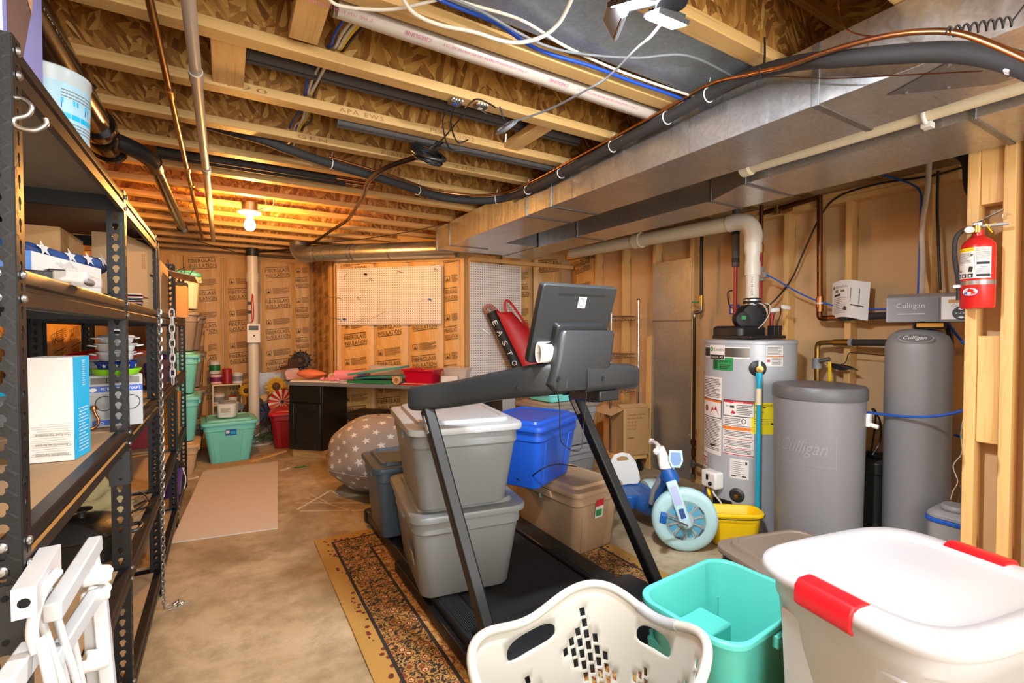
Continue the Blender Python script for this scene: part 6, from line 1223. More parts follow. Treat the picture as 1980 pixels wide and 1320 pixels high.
az, z = (3.888,1.067); P, N = radial(az, z); M = frame(P, Vector((-sin(az), cos(az), 0)), (0, 0, 1))
b = MB(); b.lathe([(.05, -.01), (.05, .004), (.035, .012), (0, .014)], M_char, 28, (0, 0, 0), M); b.lathe([(.018, .01), (.018, .05), (.022, .05), (.022, .065), (0, .068)], M_brass, 16, (0, 0, 0), M); b.T = M; b.bb(-.006, .006, .0, .05, .05, .056, M_zinc); b.build('relief_valve', t, world=True, bevel=.001)
q = M @ Vector((0, -.02, .045)); b = MB(); b.cyl(q, (q.x, q.y, .17), .0145, M_cyan, n=18); b.cyl((q.x, q.y, q.z-.1), (q.x, q.y, q.z-.2), .0158, M_cream, n=18); b.cyl(q+Vector((0, 0, .0)), q+Vector((0, 0, -.05)), .019, M_cyan, n=18); tag(b.build('discharge_pipe', t, world=True), 'bright blue discharge pipe')
# power vent blower on top
b = MB(); b.bb(HX-.2, HX+.2, HY-.14, HY+.14, 1.25, 1.27, M_blackp); b.loft([[(HX-.02+x, HY+.06+y, z) for x, y in rrect(.3*k, .24*k, .05, 4)] for k, z in ((1, 1.262), (1, 1.32), (.9, 1.335))], M_blackp); b.build('blower_base', t, world=True, bevel=.004)
cB = Vector((HX+.02, HY+.0, 1.4)); M = frame(cB, (.85, -.5, 0), (0, 0, 1))
b = MB(); b.lathe([(.03, -.06), (.085, -.055), (.09, -.04), (.09, .03), (.08, .045), (.03, .05)], M_blackp, 32, (0, 0, 0), M); b.lathe([(.05, .05), (.055, .09), (.048, .11), (0, .112)], M_blackp, 24, tuple(M.to_3x3() @ Vector((-.09, -.02, -.03))), M); bh = b.build('blower_housing', t, world=True)
b = MB(); b.T = frame(cB+M.to_3x3() @ Vector((-.09, -.01, .083)), (.85, -.5, 0), (0, 0, 1)); b.rect(-.015, -.012, .015, .012, M_greenp); b.build('green_tag', bh, world=True, recalc=False)
b = MB(); 
for k in range(4): b.tube(spl([cB+M.to_3x3() @ Vector(p) for p in ((-.04, .07, .03), (.02+.02*k, .08, .07), (.07, .0, .07+.006*k), (.02, -.08, .06), (-.04, -.1, .04))], 5), .003, M_wire if k % 2 else M_wirek, 6)
b.build('blower_wire', bh, world=True)
b = MB(); b.lathe([(.056, 1.46), (.058, 1.52), (.048, 1.525)], M_rubber, 24, (HX+.03, HY, 0)); b.lathe([(.059, 1.475), (.059, 1.485)], M_zinc, 24, (HX+.03, HY, 0)); b.lathe([(.059, 1.505), (.059, 1.515)], M_zinc, 24, (HX+.03, HY, 0)); b.build('vent_boot', t, world=True)
b = MB()
for x in (.14, .19): b.box((HX+x, HY-.08, 1.3), (.04, .05, .075), M_blackp); 
b.build('power_adapter', t, world=True, bevel=.003)
b = MB(); b.T = frame((HX+.1, HY-.12, 1.44), (.8, -.6, .1), (.1, 0, 1)); b.rect(-.03, -.012, .03, .014, M_paper); b.T = frame((HX+.19, HY-.14, 1.46), (.8, -.6, -.2), (.1, 0, 1)); b.rect(-.03, -.012, .03, .014, M_paper); b.T = Matrix(); b.tube(spl([(HX+.14, HY-.08, 1.34), (HX+.13, HY-.1, 1.42), (HX+.16, HY-.12, 1.46), (HX+.2, HY-.1, 1.42), (HX+.19, HY-.08, 1.34)], 5), .0025, M_wirek, 6); b.build('tag', t, world=True, recalc=False, solid=.001)
t = thing('vent_stack', 'white plastic exhaust pipe rising from the water heater and elbowing away', 'pipe', (HX+.03, HY, 1.5))
vx, vy = HX+.03, HY
b = MB(); b.cyl((vx, vy, 1.5), (vx, vy, 1.72), .042, M_pvc, n=28); b.build('pipe', t, world=True)
b = MB(); b.lathe([(.05, 1.68), (.05, 1.76), (.046, 1.78), (.046, 1.82), (.054, 1.85), (.056, 1.9), (.056, 1.94)], M_pvc, 28, (vx, vy, 0)); b.build('coupling', t, world=True)
b = MB(); b.tube(spl([(vx, vy, 1.9), (vx, vy, 1.97), (vx-.005, vy+.03, 2.03), (vx-.01, vy+.1, 2.06), (vx-.012, vy+.17, 2.06)], 5), .059, M_pvc, 26); b.build('elbow', t, world=True)
b = MB(); b.cyl((vx-.012, vy+.15, 2.06), (vx-.03, 3.9, 2.1), .054, M_pvcb, n=28); b.build('horizontal_pipe', t, world=True)
b = MB(); b.cyl((vx-.02, 2.95, 2.08), (vx-.021, 3.03, 2.08), .066, M_pvcb, n=28); b.build('joint_ring', t, world=True)
b = MB(); b.T = frame((vx-.0425*.84, vy-.0425*.54, 1.54), (0, 0, 1), (-.54, .84, 0)); b.text('SCH 40 PVC', .018, None, M_ink, 0, -.005, fit=.13, h=.0015); b.build('pipe_lettering', t, world=True, recalc=False)
# pipes on the right wall
b = MB(); gx = 3.4
b.cyl((gx, 2.605, 2.2), (gx, 2.605, 1.47), .0135, M_blackp, n=14); solo(b, 'gas_pipe', 'upper black gas pipe dropping beside the wall stud', 'pipe', (gx, 2.605, 1.8))
t = thing('gas_pipe', 'black iron gas pipe with an offset and fittings down to the heater control', 'pipe', (gx, 2.67, 0))
b = MB(); b.tube([(gx, 2.67, 1.44), (gx, 2.67, .05)], .0125, mk('black_iron_pipe', '#3c3632', .4, .7), 14); b.tube(spl([(gx, 2.605, 1.5), (gx, 2.605, 1.475), (gx, 2.615, 1.46), (gx, 2.66, 1.455), (gx, 2.67, 1.44), (gx, 2.67, 1.42)], 4), .016, M_steel, 14); b.build('pipe', t, world=True)
b = MB()
for z0, z1, r in ((.34, .38, .024), (.24, .3, .02), (.05, .09, .02), (.15, .21, .022)): b.cyl((gx, 2.67, z0), (gx, 2.67, z1), r, M_copperd if z0 > .2 else M_steel, n=12)
b.cyl((gx, 2.67, .18), (3.26, 2.3, .2), .0125, M_steel, n=12); b.build('fitting', t, world=True)
b = MB(); b.cyl((gx, 2.605, 1.5), (gx, 2.605, 1.6), .019, M_brass, n=14); b.box((gx-.03, 2.64, 1.54), (.03, .05, .014), M_greenp); b.build('shutoff_valve', t, world=True, bevel=.003)
for nm, lb, x, y, parts in (('hot_water_pipe', 'vertical pipe with a grey foam top and red lower half, left of the vent', 3.2, 2.16, ((2.2, 1.77, .026, M_foamg), (1.77, 1.36, .0145, M_pex))), ('cold_water_pipe', 'vertical red pipe with a grey valve, right of the vent', 3.3, 2.03, ((2.2, 1.93, .014, M_copperd), (1.93, 1.47, .0135, M_pex)))):
    t = thing(nm, lb, 'pipe', (x, y, 1.3))
    for i, (z0, z1, r, m) in enumerate(parts): b = MB(); b.cyl((x, y, z0), (x, y, z1), r, m, n=16); b.build(['upper_section', 'lower_section'][i], t, world=True)
    b = MB()
    if nm[0] == 'h': b.cyl((x, y, 1.36), (x-.06, y-.1, 1.26), .0145, M_pex, n=14); b.cyl((x, y, 2.0), (x, y, 2.03), .0265, M_ink, n=16); b.cyl((x, y, 1.8), (x, y, 1.83), .0265, M_ink, n=16)
    else: b.cyl((x, y, 1.66), (x, y, 1.76), .024, M_grey, n=14); b.box((x, y-.02, 1.7), (.05, .05, .04), M_grey); b.cyl((x, y, 1.86), (x, y, 1.92), .019, M_brass, n=12); b.cyl((x, y, 1.47), (x, y, 1.49), .018, M_copper, n=12)
    b.build('fitting', t, world=True)
b = MB(); b.cyl((3.27, 1.93, 1.25), (3.27, 1.93, 1.46), .0135, M_pex, n=14); b.lathe([(.018, 1.24), (.018, 1.27), (.012, 1.28)], M_brass, 14, (3.27, 1.93, 0)); solo(b, 'water_pipe', 'short red pipe stub on the right of the heater top', 'pipe', (3.27, 1.93, 1.25))
t = thing('copper_water_pipe', 'old brown copper pipe dropping down the right wall to a black sleeve', 'pipe', (3.4, 1.685, 1.4))
b = MB(); b.cyl((3.4, 1.689, 2.2), (3.4, 1.679, 1.47), .017, M_copperd, n=18); b.build('pipe', t, world=True)
b = MB(); b.cyl((3.4, 1.679, 1.53), (3.4, 1.679, 1.43), .022, M_copper, n=16); b.cyl((3.4, 1.679, 1.49), (3.4, 1.679, 1.48), .024, M_white, n=16); b.tube(spl([(3.4, 1.679, 1.45), (3.4, 1.679, 1.4), (3.4, 1.66, 1.385), (3.4, 1.6, 1.385)], 4), .018, M_copperd, 14); b.cyl((3.4, 1.62, 1.385), (3.4, 1.55, 1.385), .02, M_copper, n=14); b.build('fitting', t, world=True)
b = MB(); b.cyl((3.4, 1.56, 1.387), (3.4, 1.1, 1.4), .021, M_foam, n=16); b.build('black_sleeve', t, world=True)
b = MB(); b.cyl((3.42, 2.1, 2.17), (3.4, 1.689, 2.19), .017, M_copperd, n=16); b.cyl((3.41, 1.98, 2.14), (3.41, 1.98, 2.2), .02, M_brass, n=12); b.cyl((3.41, 1.93, 2.15), (3.41, 1.88, 2.16), .02, M_brass, n=12); b.build('branch', t, world=True)
t = thing('copper_water_pipe', 'copper elbow pipe with a yellow-handled valve behind the brine tank', 'pipe', (3.4, 1.69, 1.0))
b = MB(); b.tube(spl([(3.4, 1.69, .6), (3.4, 1.69, 1.1), (3.4, 1.69, 1.19), (3.4, 1.675, 1.22), (3.4, 1.63, 1.225), (3.4, 1.5, 1.228)], 4), .0165, M_brass, 14); b.build('pipe', t, world=True)
b = MB(); b.cyl((3.4, 1.69, 1.05), (3.4, 1.69, 1.12), .028, M_grey, n=14); b.cyl((3.4, 1.59, 1.226), (3.4, 1.5, 1.228), .022, M_brass, n=12); b.cyl((3.4, 1.5, 1.228), (3.4, 1.48, 1.228), .027, M_grey, n=12); b.cyl((3.37, 1.66, 1.1), (3.37, 1.6, 1.12), .014, M_zinc, n=10); b.build('fitting', t, world=True)
b = MB(); b.cyl((3.4, 1.49, 1.228), (3.36, 1.12, 1.233), .02, M_foam, n=16); b.build('black_sleeve', t, world=True)
b = MB(); b.beam((3.36, 1.595, 1.1), (3.36, 1.59, .97), .018, .008, M_yel, (0, 1, 0)); b.build('valve_handle', t, world=True, bevel=.002)
run('blue_hose', 'thin blue tube sagging from the red pipe valve to the softener head', 'hose', [(3.3, 1.99, 1.7), (3.320,1.932,1.663), (3.360,1.793,1.561), (3.400,1.632,1.477), (3.400,1.451,1.439), (3.350,1.252,1.427)], .0055, M_bluex)
run('black_cable', 'black cable draped across the right wall up to the top plate', 'cable', [(3.380,2.087,1.430), (3.430,1.994,1.532), (3.440,1.890,1.666), (3.440,1.795,1.877), (3.440,1.691,2.089), (3.440,1.582,2.180), (3.440,1.368,2.201), (3.440,1.118,2.179), (3.440,0.943,2.191)], .006, M_wirek)
b = MB(); c = Vector((3.4, 2.3, 1.47)); b.box(c, (.05, .06, .075), M_bluex); b.rect(-.012, -.03, .02, .02, M_paper, frame(c+Vector((-.026, 0, 0)), (0, -1, 0), (0, 0, 1)), .001); solo(b, 'blue_outlet_box', 'small blue electrical box on the wall left of the blower', 'electrical box', tuple(c), bevel=.004)
run('black_cable', 'black cord hanging from a hook above the blue electrical box to the blower', 'cable', [(3.42, 2.33, 1.62), (3.4, 2.36, 1.6), (3.38, 2.33, 1.5), (3.34, 2.25, 1.46), (3.2, 2.12, 1.4)], .005, M_wirek)
t = thing('paper_leaflet', 'white instruction leaflet in a clear sleeve pinned to the wall stud', 'leaflet', (3.41, 1.5, 1.38))
b = MB(); f0 = lambda u, v: Vector((3.405-.05*sin(u*pi)*(1-.3*v)-.03*u*(1-v), 1.605-.215*u, 1.375+.235*v+.015*sin(u*4)))
b.grid(f0, 14, 8, M_paper); b.build('sheet', t, world=True)
b = MB(); 
def bend(b, fn):
    b.v = [fn(p.x, p.y)+Vector((-p.z-.001, 0, 0)) for p in b.v]; return b
b.sub = .06; b.text('Smith', .1, None, M_inkg, .14, .8, fit=.36, h=.001); b.flat([(.07+.04*cos(q), .84+.045*sin(q)) for q in [2*pi*j/16 for j in range(16)]], M_inkg, None, .001)
b.lines(.08, .1, .5, .55, 9, M_inkg, None, .001, fill=.22); b.rect(.1, .58, .3, .64, M_ink, None, .001); b.rect(.3, .68, .42, .74, M_inkg, None, .001); b.rect(.12, .68, .22, .76, M_inkg, None, .001); b.rect(.58, .4, .6, .8, M_inkg, None, .001); b.rect(.78, .4, .8, .8, M_inkg, None, .001); b.rect(.6, .33, .9, .36, M_ink, None, .001); b.flat([(.4, .2), (.52, .18), (.5, .28), (.44, .3)], M_ink, None, .001)
bend(b, f0).build('printing', t, world=True, recalc=False)
run('clear_tube', 'translucent plastic tube running down the wall to the softener head', 'tube', [(3.400,1.113,2.243), (3.400,1.119,2.086), (3.380,1.133,1.883), (3.360,1.121,1.706), (3.200,1.068,1.521), (3.100,1.034,1.474)], .013, plastic('milky_tube', '#cfc4b4', .25))
run('black_tube', 'thin black tube running down the wall right of the clear one', 'tube', [(3.430,1.083,2.196), (3.430,1.084,1.995), (3.420,1.071,1.761), (3.400,1.054,1.529)], .007, M_wirek)
run('blue_hose', 'short blue tube clipped to the top of the clear tube', 'hose', [(3.420,1.388,2.269), (3.420,1.307,2.222), (3.420,1.206,2.155), (3.410,1.153,2.087), (3.410,1.151,1.949), (3.410,1.155,1.596), (3.350,1.136,1.504)], .0055, M_bluex)
b = MB(); c = Vector((3.100,0.849,2.048)); b.tube(spl([c+Vector((0, .1, .2)), c+Vector((0, 0, .1)), c+Vector((0, -.02, -.05)), c+Vector((.02, -.06, -.16))], 4), .05, M_rubber, 12); solo(b, 'insulated_pipe', 'fat black wrapped pipe end between the duct and the pine post', 'pipe', tuple(c))
run('loose_cable', 'bundled thin black cord hooked on the wall stud above the brine tank', 'cord', [(3.42, 1.57, 1.08), (3.4, 1.52, 1.1), (3.4, 1.5, 1.16), (3.42, 1.45, 1.16), (3.42, 1.1, 1.14)], .003, M_wirek, 6)
b = MB()
for i in range(6): b.tube(spl([(3.4, 1.6+.006*i, 1.07+.004*i), (3.39, 1.54, 1.05+.005*i), (3.4, 1.48-.006*i, 1.07-.003*i), (3.41, 1.54, 1.08)], 4, True), .0035, M_wirek, 6, True)
solo(b, 'cord_bundle', 'small tied bundle of black cord over the brine tank', 'cord', (3.4, 1.54, 1.07))
# ------------------------------------------------------------------ water softener tanks
BX0, BY0, BR = 2.86, 1.414, .222
t = thing('brine_tank', 'wide grey salt tank with a flat round lid and embossed lettering', 'tank', (BX0, BY0, 0))
b = MB(); b.lathe([(BR*.92, 0), (BR*.94, .02), (BR, .94), (BR, .95)], M_cull, 64); b.build('tank_body', t)
b = MB(); b.lathe([(BR+.006, .93), (BR+.008, .935), (BR+.007, .985), (BR-.002, 1.0), (BR*.8, 1.006), (0, 1.008)], M_culd, 64); b.build('lid', t)
a0, z0 = (2.615,0.583); a1, z1 = (3.998,0.769); w, h = (a1-a0)*.216, z1-z0+.005
b = MB(); b.sub = .012
for q in ((0, 0, w, .003), (0, h-.003, w, h), (0, 0, .003, h), (w-.003, 0, w, h)): b.rect(q[0], q[1], q[2], q[3], M_grey, None, .003)
b.text('Culligan', h*.52, None, M_grey, w*.06, h*.34, fit=w*.78, h=.004, sh=.3); b.text('Culligan', h*.52, None, M_culd, w*.062, h*.335, fit=w*.78, h=.0025, sh=.3); b.wrap((0, 0), BR*.973, a0, z0); b.build('embossed_lettering', t, recalc=False)  # light grey face over a darker offset copy paints in the relief's shading
t2 = MB(); az, z = (5.012,0.827); c = Vector((BX0+.225*cos(az), BY0+.225*sin(az), z)); t2.box(c, (.03, .03, .07), M_white); t2.cyl(c+Vector((0, 0, -.02)), c+Vector((.0, -.05, -.03)), .012, M_white); o = t2.build('overflow_fitting', t, world=True, bevel=.004)
SX, SY, SR = 3.05, 1.03, .135
t = thing('softener_tank', 'tall slim grey water softener cylinder with an oval badge', 'tank', (SX, SY, 0))
b = MB(); b.lathe([(SR*1.0, 0), (SR*1.0, .86), (SR*1.01, .865), (SR*1.01, 1.2), (SR*.99, 1.235), (SR*.88, 1.275), (SR*.6, 1.305), (SR*.4, 1.31), (0, 1.31)], M_cull, 56); b.build('tank_body', t)
a, z = (3.395,1.285); b = MB(); N = Vector((cos(a), sin(a), .75)).normalized(); P = Vector((SX+.125*cos(a), SY+.125*sin(a), 1.262)); M = frame(P, Vector((-sin(a), cos(a), 0)), (-cos(a)*.75, -sin(a)*.75, 1))
el = lambda s_: [(.064*s_*cos(q), .024*s_*sin(q)) for q in [2*pi*j/36 for j in range(36)]]
b.prism(el(1.06), -.012, .006, M_totgl, M); b.prism(el(1.0), -.012, .0075, M_culd, M); b.text('Culligan', .03, M, M_paper, -.006, -.009, 'C', fit=.09, h=.0085, sh=.3); tag(b.build('badge', t, world=True, recalc=False), 'dark oval badge with white script')
az = atan2(-SY, -SX); N = Vector((cos(az), sin(az), 0)); Rr = Vector((-sin(az), cos(az), 0))
hc = Vector((SX-.02, SY-.02, 0))+Rr*.03; M = Matrix.Translation((hc.x, hc.y, 1.345)) @ Matrix.Rotation(az+pi/2, 4, 'Z')     # local -y faces the camera, x right
t = thing('softener_control', 'grey control head with a white faceplate on top of the softener tank', 'control valve', (hc.x, hc.y, 1.31), az+pi/2)
b = MB(); b.T = Matrix.Translation((0, 0, .035)); b.loft([[(x, -.105, 0), (x, -.085, .125), (x, .07, .15), (x, .1, 0)] for x, dx in ((-.17, 0), (-.165, 0), (.165, 0), (.17, 0))], M_grey); b.build('cover', t, bevel=.01)
F = frame((0, -.1065, .035), (1, 0, 0), (0, .158, 1))
b = MB(); b.T = F; b.box((.105, .066, .001), (.13, .11, .006), M_paper); fp = b.build('faceplate', t, bevel=.002)
b = MB(); b.T = F; b.rect(.065, .088, .15, .106, M_card, None, .0045); b.text('Culligan', .018, None, M_inkg, .075, .07, fit=.07, h=.0045); b.flat([(.11+.032*cos(q), .04+.032*sin(q)) for q in [2*pi*j/30 for j in range(30)]], M_char, None, .0045)
for dx, dy in ((0, .02), (0, -.02)): b.flat([(.11-.012, .04+dy), (.11, .04+dy-.006), (.11+.012, .04+dy), (.11, .04+dy+.006)], M_paper, None, .005)
b.text('X-CEL', .014, None, M_paper, .11, .035, 'C', fit=.045, h=.005); b.build('faceplate_print', fp, recalc=False)
b = MB(); b.T = F; b.text('Culligan', .036, None, M_totgl, -.13, .07, fit=.11, h=.002); b.lines(-.125, .035, -.02, .045, 1, M_totgl, None, .002); b.bb(.022, .032, .0, .12, -.002, .006, M_culd); b.build('cover_lettering', t, recalc=False)
b = MB(); b.lathe([(.06, .0), (.065, .01), (.065, .03), (.05, .036)], M_blackp, 28); b.bb(-.05, .05, -.07, -.06, .01, .03, M_brass); b.build('valve_neck', t)
run('blue_hose', 'blue tube drooping from the brine tank across the front of the slim tank', 'hose', [(2.960,1.226,0.864), (2.920,1.144,0.869), (2.880,1.019,0.878), (2.860,0.912,0.896), (2.840,0.814,0.932), (2.840,0.753,0.973), (2.900,0.727,1.013)], .0065, M_bluex)
run('blue_hose', 'blue tube slanting behind the slim tank towards the pine post', 'hose', [(3.200,0.954,1.332), (3.200,0.902,1.248), (3.150,0.839,1.173), (3.100,0.815,1.101)], .0065, M_bluex)
run('blue_hose', 'lower blue tube looping behind the slim tank near the pine post', 'hose', [(3.200,0.925,0.770), (3.200,0.885,0.756), (3.200,0.846,0.728)], .0065, M_bluex)
run('black_tube', 'black tube hanging down right of the slim tank', 'tube', [(3.2, .98, 1.4), (3.22, .96, 1.3), (3.22, .95, 1.2)], .014, M_wirek)
run('loose_cable', 'thin pale wire dangling beside the slim tank down to the canister', 'wire', [(3.000,0.810,1.324), (3.000,0.812,1.203), (3.000,0.816,0.984), (2.980,0.828,0.898), (2.980,0.837,0.811), (2.970,0.829,0.728), (2.960,0.857,0.661), (2.950,0.837,0.594), (2.940,0.851,0.543), (2.940,0.858,0.504)], .0022, M_wire, 6)
b = MB(); b.tube(spl([(3.1, 1.25, .62), (3.06, 1.22, .75), (3.02, 1.2, .86), (2.98, 1.2, .88), (3.02, 1.18, .82), (3.08, 1.2, .7), (3.04, 1.22, .62)], 6), .005, M_wirek, 7); solo(b, 'loose_cable', 'loop of black cord in the gap between the two tanks', 'cord', (3.06, 1.22, .62))
b = MB(); b.loft([[(3.2+x, 1.3+y, z) for x, y in rrect(.2*k, .2*k, .04, 4)] for k, z in ((1, 0), (1, .5), (1.06, .5), (1.06, .56), (.9, .58))], M_char); b.cyl((3.17, 1.26, .58), (3.17, 1.26, .62), .04, M_blackp); solo(b, 'dark_canister', 'dark canister on the floor in the gap between the two tanks', 'canister', (3.2, 1.3, 0), bevel=.004)
t = thing('lidded_canister', 'small grey canister with a bright blue ring beside the pine post', 'canister', (2.9, .82, 0))
b = MB(); b.loft([[(x, y, z) for x, y in rrect(.2*k, .19*k, .05, 5)] for k, z in ((.9, 0), (1, .42))], M_grey); b.build('canister_body', t, bevel=.003)
b = MB(); b.loft([[(x, y, z) for x, y in rrect(.214*k, .204*k, .055, 5)] for k, z in ((1, .42), (1, .438))], M_bluex); tag(b.build('ring', t, bevel=.003), 'bright blue ring')
b = MB(); b.loft([[(x, y, z) for x, y in rrect(.2*k, .19*k, .05, 5)] for k, z in ((1, .438), (1, .455), (.8, .475))], M_grey); b.lathe([(.055, .475), (.058, .485), (.05, .5), (0, .502)], M_grey, 24, (-.02, 0, 0)); b.build('lid', t, bevel=.003)
b = MB(); b.tube(spl([(-.1, -.05, .43), (-.11, -.05, .52), (-.06, -.03, .58), (.02, .0, .58), (.09, .02, .54), (.1, .03, .44)], 5), .003, M_zinc, 7); b.build('wire_handle', t)
# ------------------------------------------------------------------ fire extinguisher
EX, EY, ER = 2.652, .703, .0535
t = thing('fire_extinguisher', 'red fire extinguisher with instruction labels hanging on the pine post', 'fire extinguisher', (EX, EY, 1.39))
b = MB(); b.lathe([(ER*.9, 1.392), (ER, 1.4), (ER, 1.64), (ER*.96, 1.655), (ER*.75, 1.672), (ER*.42, 1.685), (ER*.3, 1.69), (ER*.28, 1.712), (0, 1.712)], M_redp, 44, (EX, EY, 0)); b.build('cylinder', t, world=True)
b = MB(); b.lathe([(ER*1.012, 1.488), (ER*1.012, 1.506)], mk('grey_band', '#8f8c88', .35, .6), 44, (EX, EY, 0)); b.build('mounting_band', t, world=True)
def inst(s, w, h):
    s.rect(w*.0, h*.88, w*.56, h, M_yelp, None, .0016); s.text('INSTRUCTIONS', h*.09, None, M_redk, w*.03, h*.905, fit=w*.5, h=.002); s.lines(w*.04, h*.5, w*.5, h*.85, 9, M_inkg, None, .0018, fill=.35); s.flat([(w*.36, h*.76), (w*.54, h*.8), (w*.52, h*.74)], M_ink, None, .002)
    s.flat([(w*.08, h*.22), (w*.2, h*.22), (w*.14, h*.33)], M_redk, None, .002); s.flat([(w*.4, h*.22), (w*.52, h*.2), (w*.54, h*.38), (w*.44, h*.4)], M_ink, None, .002)
    for i in range(3): s.rect(w*(.04+.18*i), h*.03, w*(.18+.18*i), h*.16, M_ink, None, .002); s.rect(w*(.08+.18*i), h*.05, w*(.13+.18*i), h*.12, M_paper, None, .0025)
    s.rect(w*.57, h*.0, w*.575, h, M_ink, None, .002); s.lines(w*.6, h*.58, w*.97, h*.97, 11, M_inkg, None, .0018, fill=.4, seed=3); s.rect(w*.62, h*.44, w*.95, h*.52, M_ink, None, .002); s.text('AMEREX', h*.06, None, M_bluep, w*.7, h*.34, fit=w*.2, h=.002); s.lines(w*.6, h*.16, w*.97, h*.32, 5, M_inkg, None, .0018, fill=.4, seed=3); s.rect(w*.62, h*.05, w*.97, h*.13, M_ink, None, .002)
sticker(t, 'instruction_label', (1.938,1.514), (4.175,1.638), inst, (EX, EY), ER)
a0, z0 = (2.968,1.460); b = MB(); e2 = lambda s_: [(.026*s_*cos(q), .0165*s_*sin(q)) for q in [2*pi*j/30 for j in range(30)]]
b.flat(e2(1.0), M_bluep, None, .0012); b.flat(e2(.92), M_paper, None, .002)
for x, m in ((-.018, M_bluep), (-.006, M_white), (.006, M_redk)): b.rect(x, -.01, x+.011, -.001, m, None, .003)
b.text('BADGER', .008, None, M_redk, -.016, .001, fit=.032, h=.003); b.flat([(-.003, .011), (.003, .011), (0, .016)], M_redk, None, .003); b.wrap((EX, EY), ER, a0, z0); b.build('emblem', t, world=True, recalc=False)
az = atan2(-EY, -EX); Rv = Vector((-sin(az), cos(az), 0)); Nv = Vector((cos(az), sin(az), 0)); Pz = lambda r, n, z: Vector((EX, EY, z))+Rv*r+Nv*n
b = MB(); b.cyl(Pz(-.004, 0, 1.7), Pz(-.004, 0, 1.735), .017, M_brass, n=16); b.box(Pz(.0, 0, 1.735), (.03, .03, .02), M_steel); vv = b.build('valve', t, world=True, bevel=.003)
b = MB(); b.lathe([(.017, 0), (.017, .008), (.012, .01), (0, .01)], M_copper, 24, (0, 0, 0), frame(Pz(-.028, .014, 1.715), Rv, (0, 0, 1))); b.flat([(.013*cos(q), .013*sin(q)) for q in [2*pi*j/20 for j in range(20)]], M_paper, frame(Pz(-.028, .026, 1.715), Rv, (0, 0, 1))); b.build('gauge', vv, world=True)
b = MB(); b.beam(Pz(-.005, 0, 1.745), Pz(.07, .01, 1.785), .004, .022, M_steel); b.build('upper_lever', t, world=True, bevel=.0015)
b = MB(); b.beam(Pz(.0, 0, 1.728), Pz(.085, .01, 1.726), .01, .02, M_totgl); b.build('carry_handle', t, world=True, bevel=.002)
b = MB(); b.tube(spl([Pz(.02, .015, 1.735), Pz(.03, .02, 1.71), Pz(.04, .02, 1.695), Pz(.03, .018, 1.72), Pz(.05, .018, 1.735)], 4), .0012, M_yel, 5); b.tube([Pz(.075+.008*cos(q), .01, 1.757+.012*sin(q)) for q in [2*pi*j/18 for j in range(18)]], .0014, M_zinc, 5, True); b.build('safety_pin', vv, world=True)
b = MB(); b.tube(spl([Pz(-.02, 0, 1.722), Pz(-.05, .005, 1.715), Pz(-.07, .005, 1.68), Pz(-.07, .005, 1.6), Pz(-.06, .0, 1.53), Pz(-.055, .0, 1.46)], 6), .0085, M_foam, 12); b.build('hose', t, world=True)
b = MB(); b.cyl(Pz(-.055, 0, 1.47), Pz(-.053, 0, 1.43), .0095, M_blackp, .012, 12); b.box(Pz(-.056, 0, 1.487), (.024, .03, .012), M_white); b.build('nozzle', t, world=True)
b = MB(); b.box((2.714, .725, 1.72), (.012, .03, .06), M_steel); b.build('wall_bracket', t, world=True)

# ------------------------------------------------------------------ tricycle
def P3(f): return f
t = thing('tricycle', 'pale blue and white toddler tricycle with a big front wheel, parked by the yellow bucket', 'tricycle', (2.38, 2.2, 0))
Wc = Vector((2.325, 1.885, .188)); Ax = Vector((-.66, -.75, .0)).normalized(); Fw = Vector((Ax.y, -Ax.x, 0)); Mw = frame(Wc, Fw, (0, 0, 1)); sg = 1 if Mw.col[2].to_3d().dot(Ax) > 0 else -1
b = MB(); prof = [(.118, -.03), (.15, -.036), (.172, -.034), (.184, -.024), (.188, -.01), (.188, .01), (.184, .024), (.172, .034), (.15, .036), (.118, .03), (.112, .02), (.112, -.02), (.118, -.03)]
b.lathe(prof, M_bluel, 56, (0, 0, 0), Mw); b.build('front_tyre', t, world=True)
b = MB(); b.lathe([(.118, .026*sg), (.114, .022*sg), (.05, .028*sg), (.045, .045*sg), (.03, .048*sg), (0, .048*sg)], mk('wheel_silver', '#aeb9c2', .35), 56, (0, 0, 0), Mw); b.lathe([(.118, -.026*sg), (.05, -.028*sg), (0, -.04*sg)], M_bluel, 40, (0, 0, 0), Mw)
for i in range(10):
    a = 2*pi*i/10; M2 = Mw @ Matrix.Rotation(a, 4, 'Z')
    b.prism([(.056, -.009), (.1, -.017), (.1, .017), (.056, .009)], .02*sg, .0312*sg, mk('wheel_blue', '#56a6c8', .4), M2)
    M3 = Mw @ Matrix.Rotation(a+pi/10, 4, 'Z'); b.beam(M3 @ Vector((.045, 0, .032*sg)), M3 @ Vector((.105, 0, .03*sg)), .012, .006, M_totgl, Mw.col[2].to_3d()); b.cyl(M3 @ Vector((.098, 0, .02*sg)), M3 @ Vector((.098, 0, .036*sg)), .008, M_grey, n=10)
    if i % 2 == 0: b.prism([(.106, -.024), (.115, -.022), (.115, .022), (.106, .024)], .02*sg, .032*sg, mk('slate_ink', '#4a5464', .5), M2)
disc_o = b.build('wheel_disc', t, world=True)
b = MB(); b.cyl(Wc, Wc+Ax*.085, .026, M_bluel, n=24); b.build('hub', disc_o, world=True, bevel=.003)
hd = Vector((2.31, 2.03, .44)); side = Fw
top = Wc+Vector((-.01, .09, .2)); 
up = Vector((-.035, .085, .245)); 
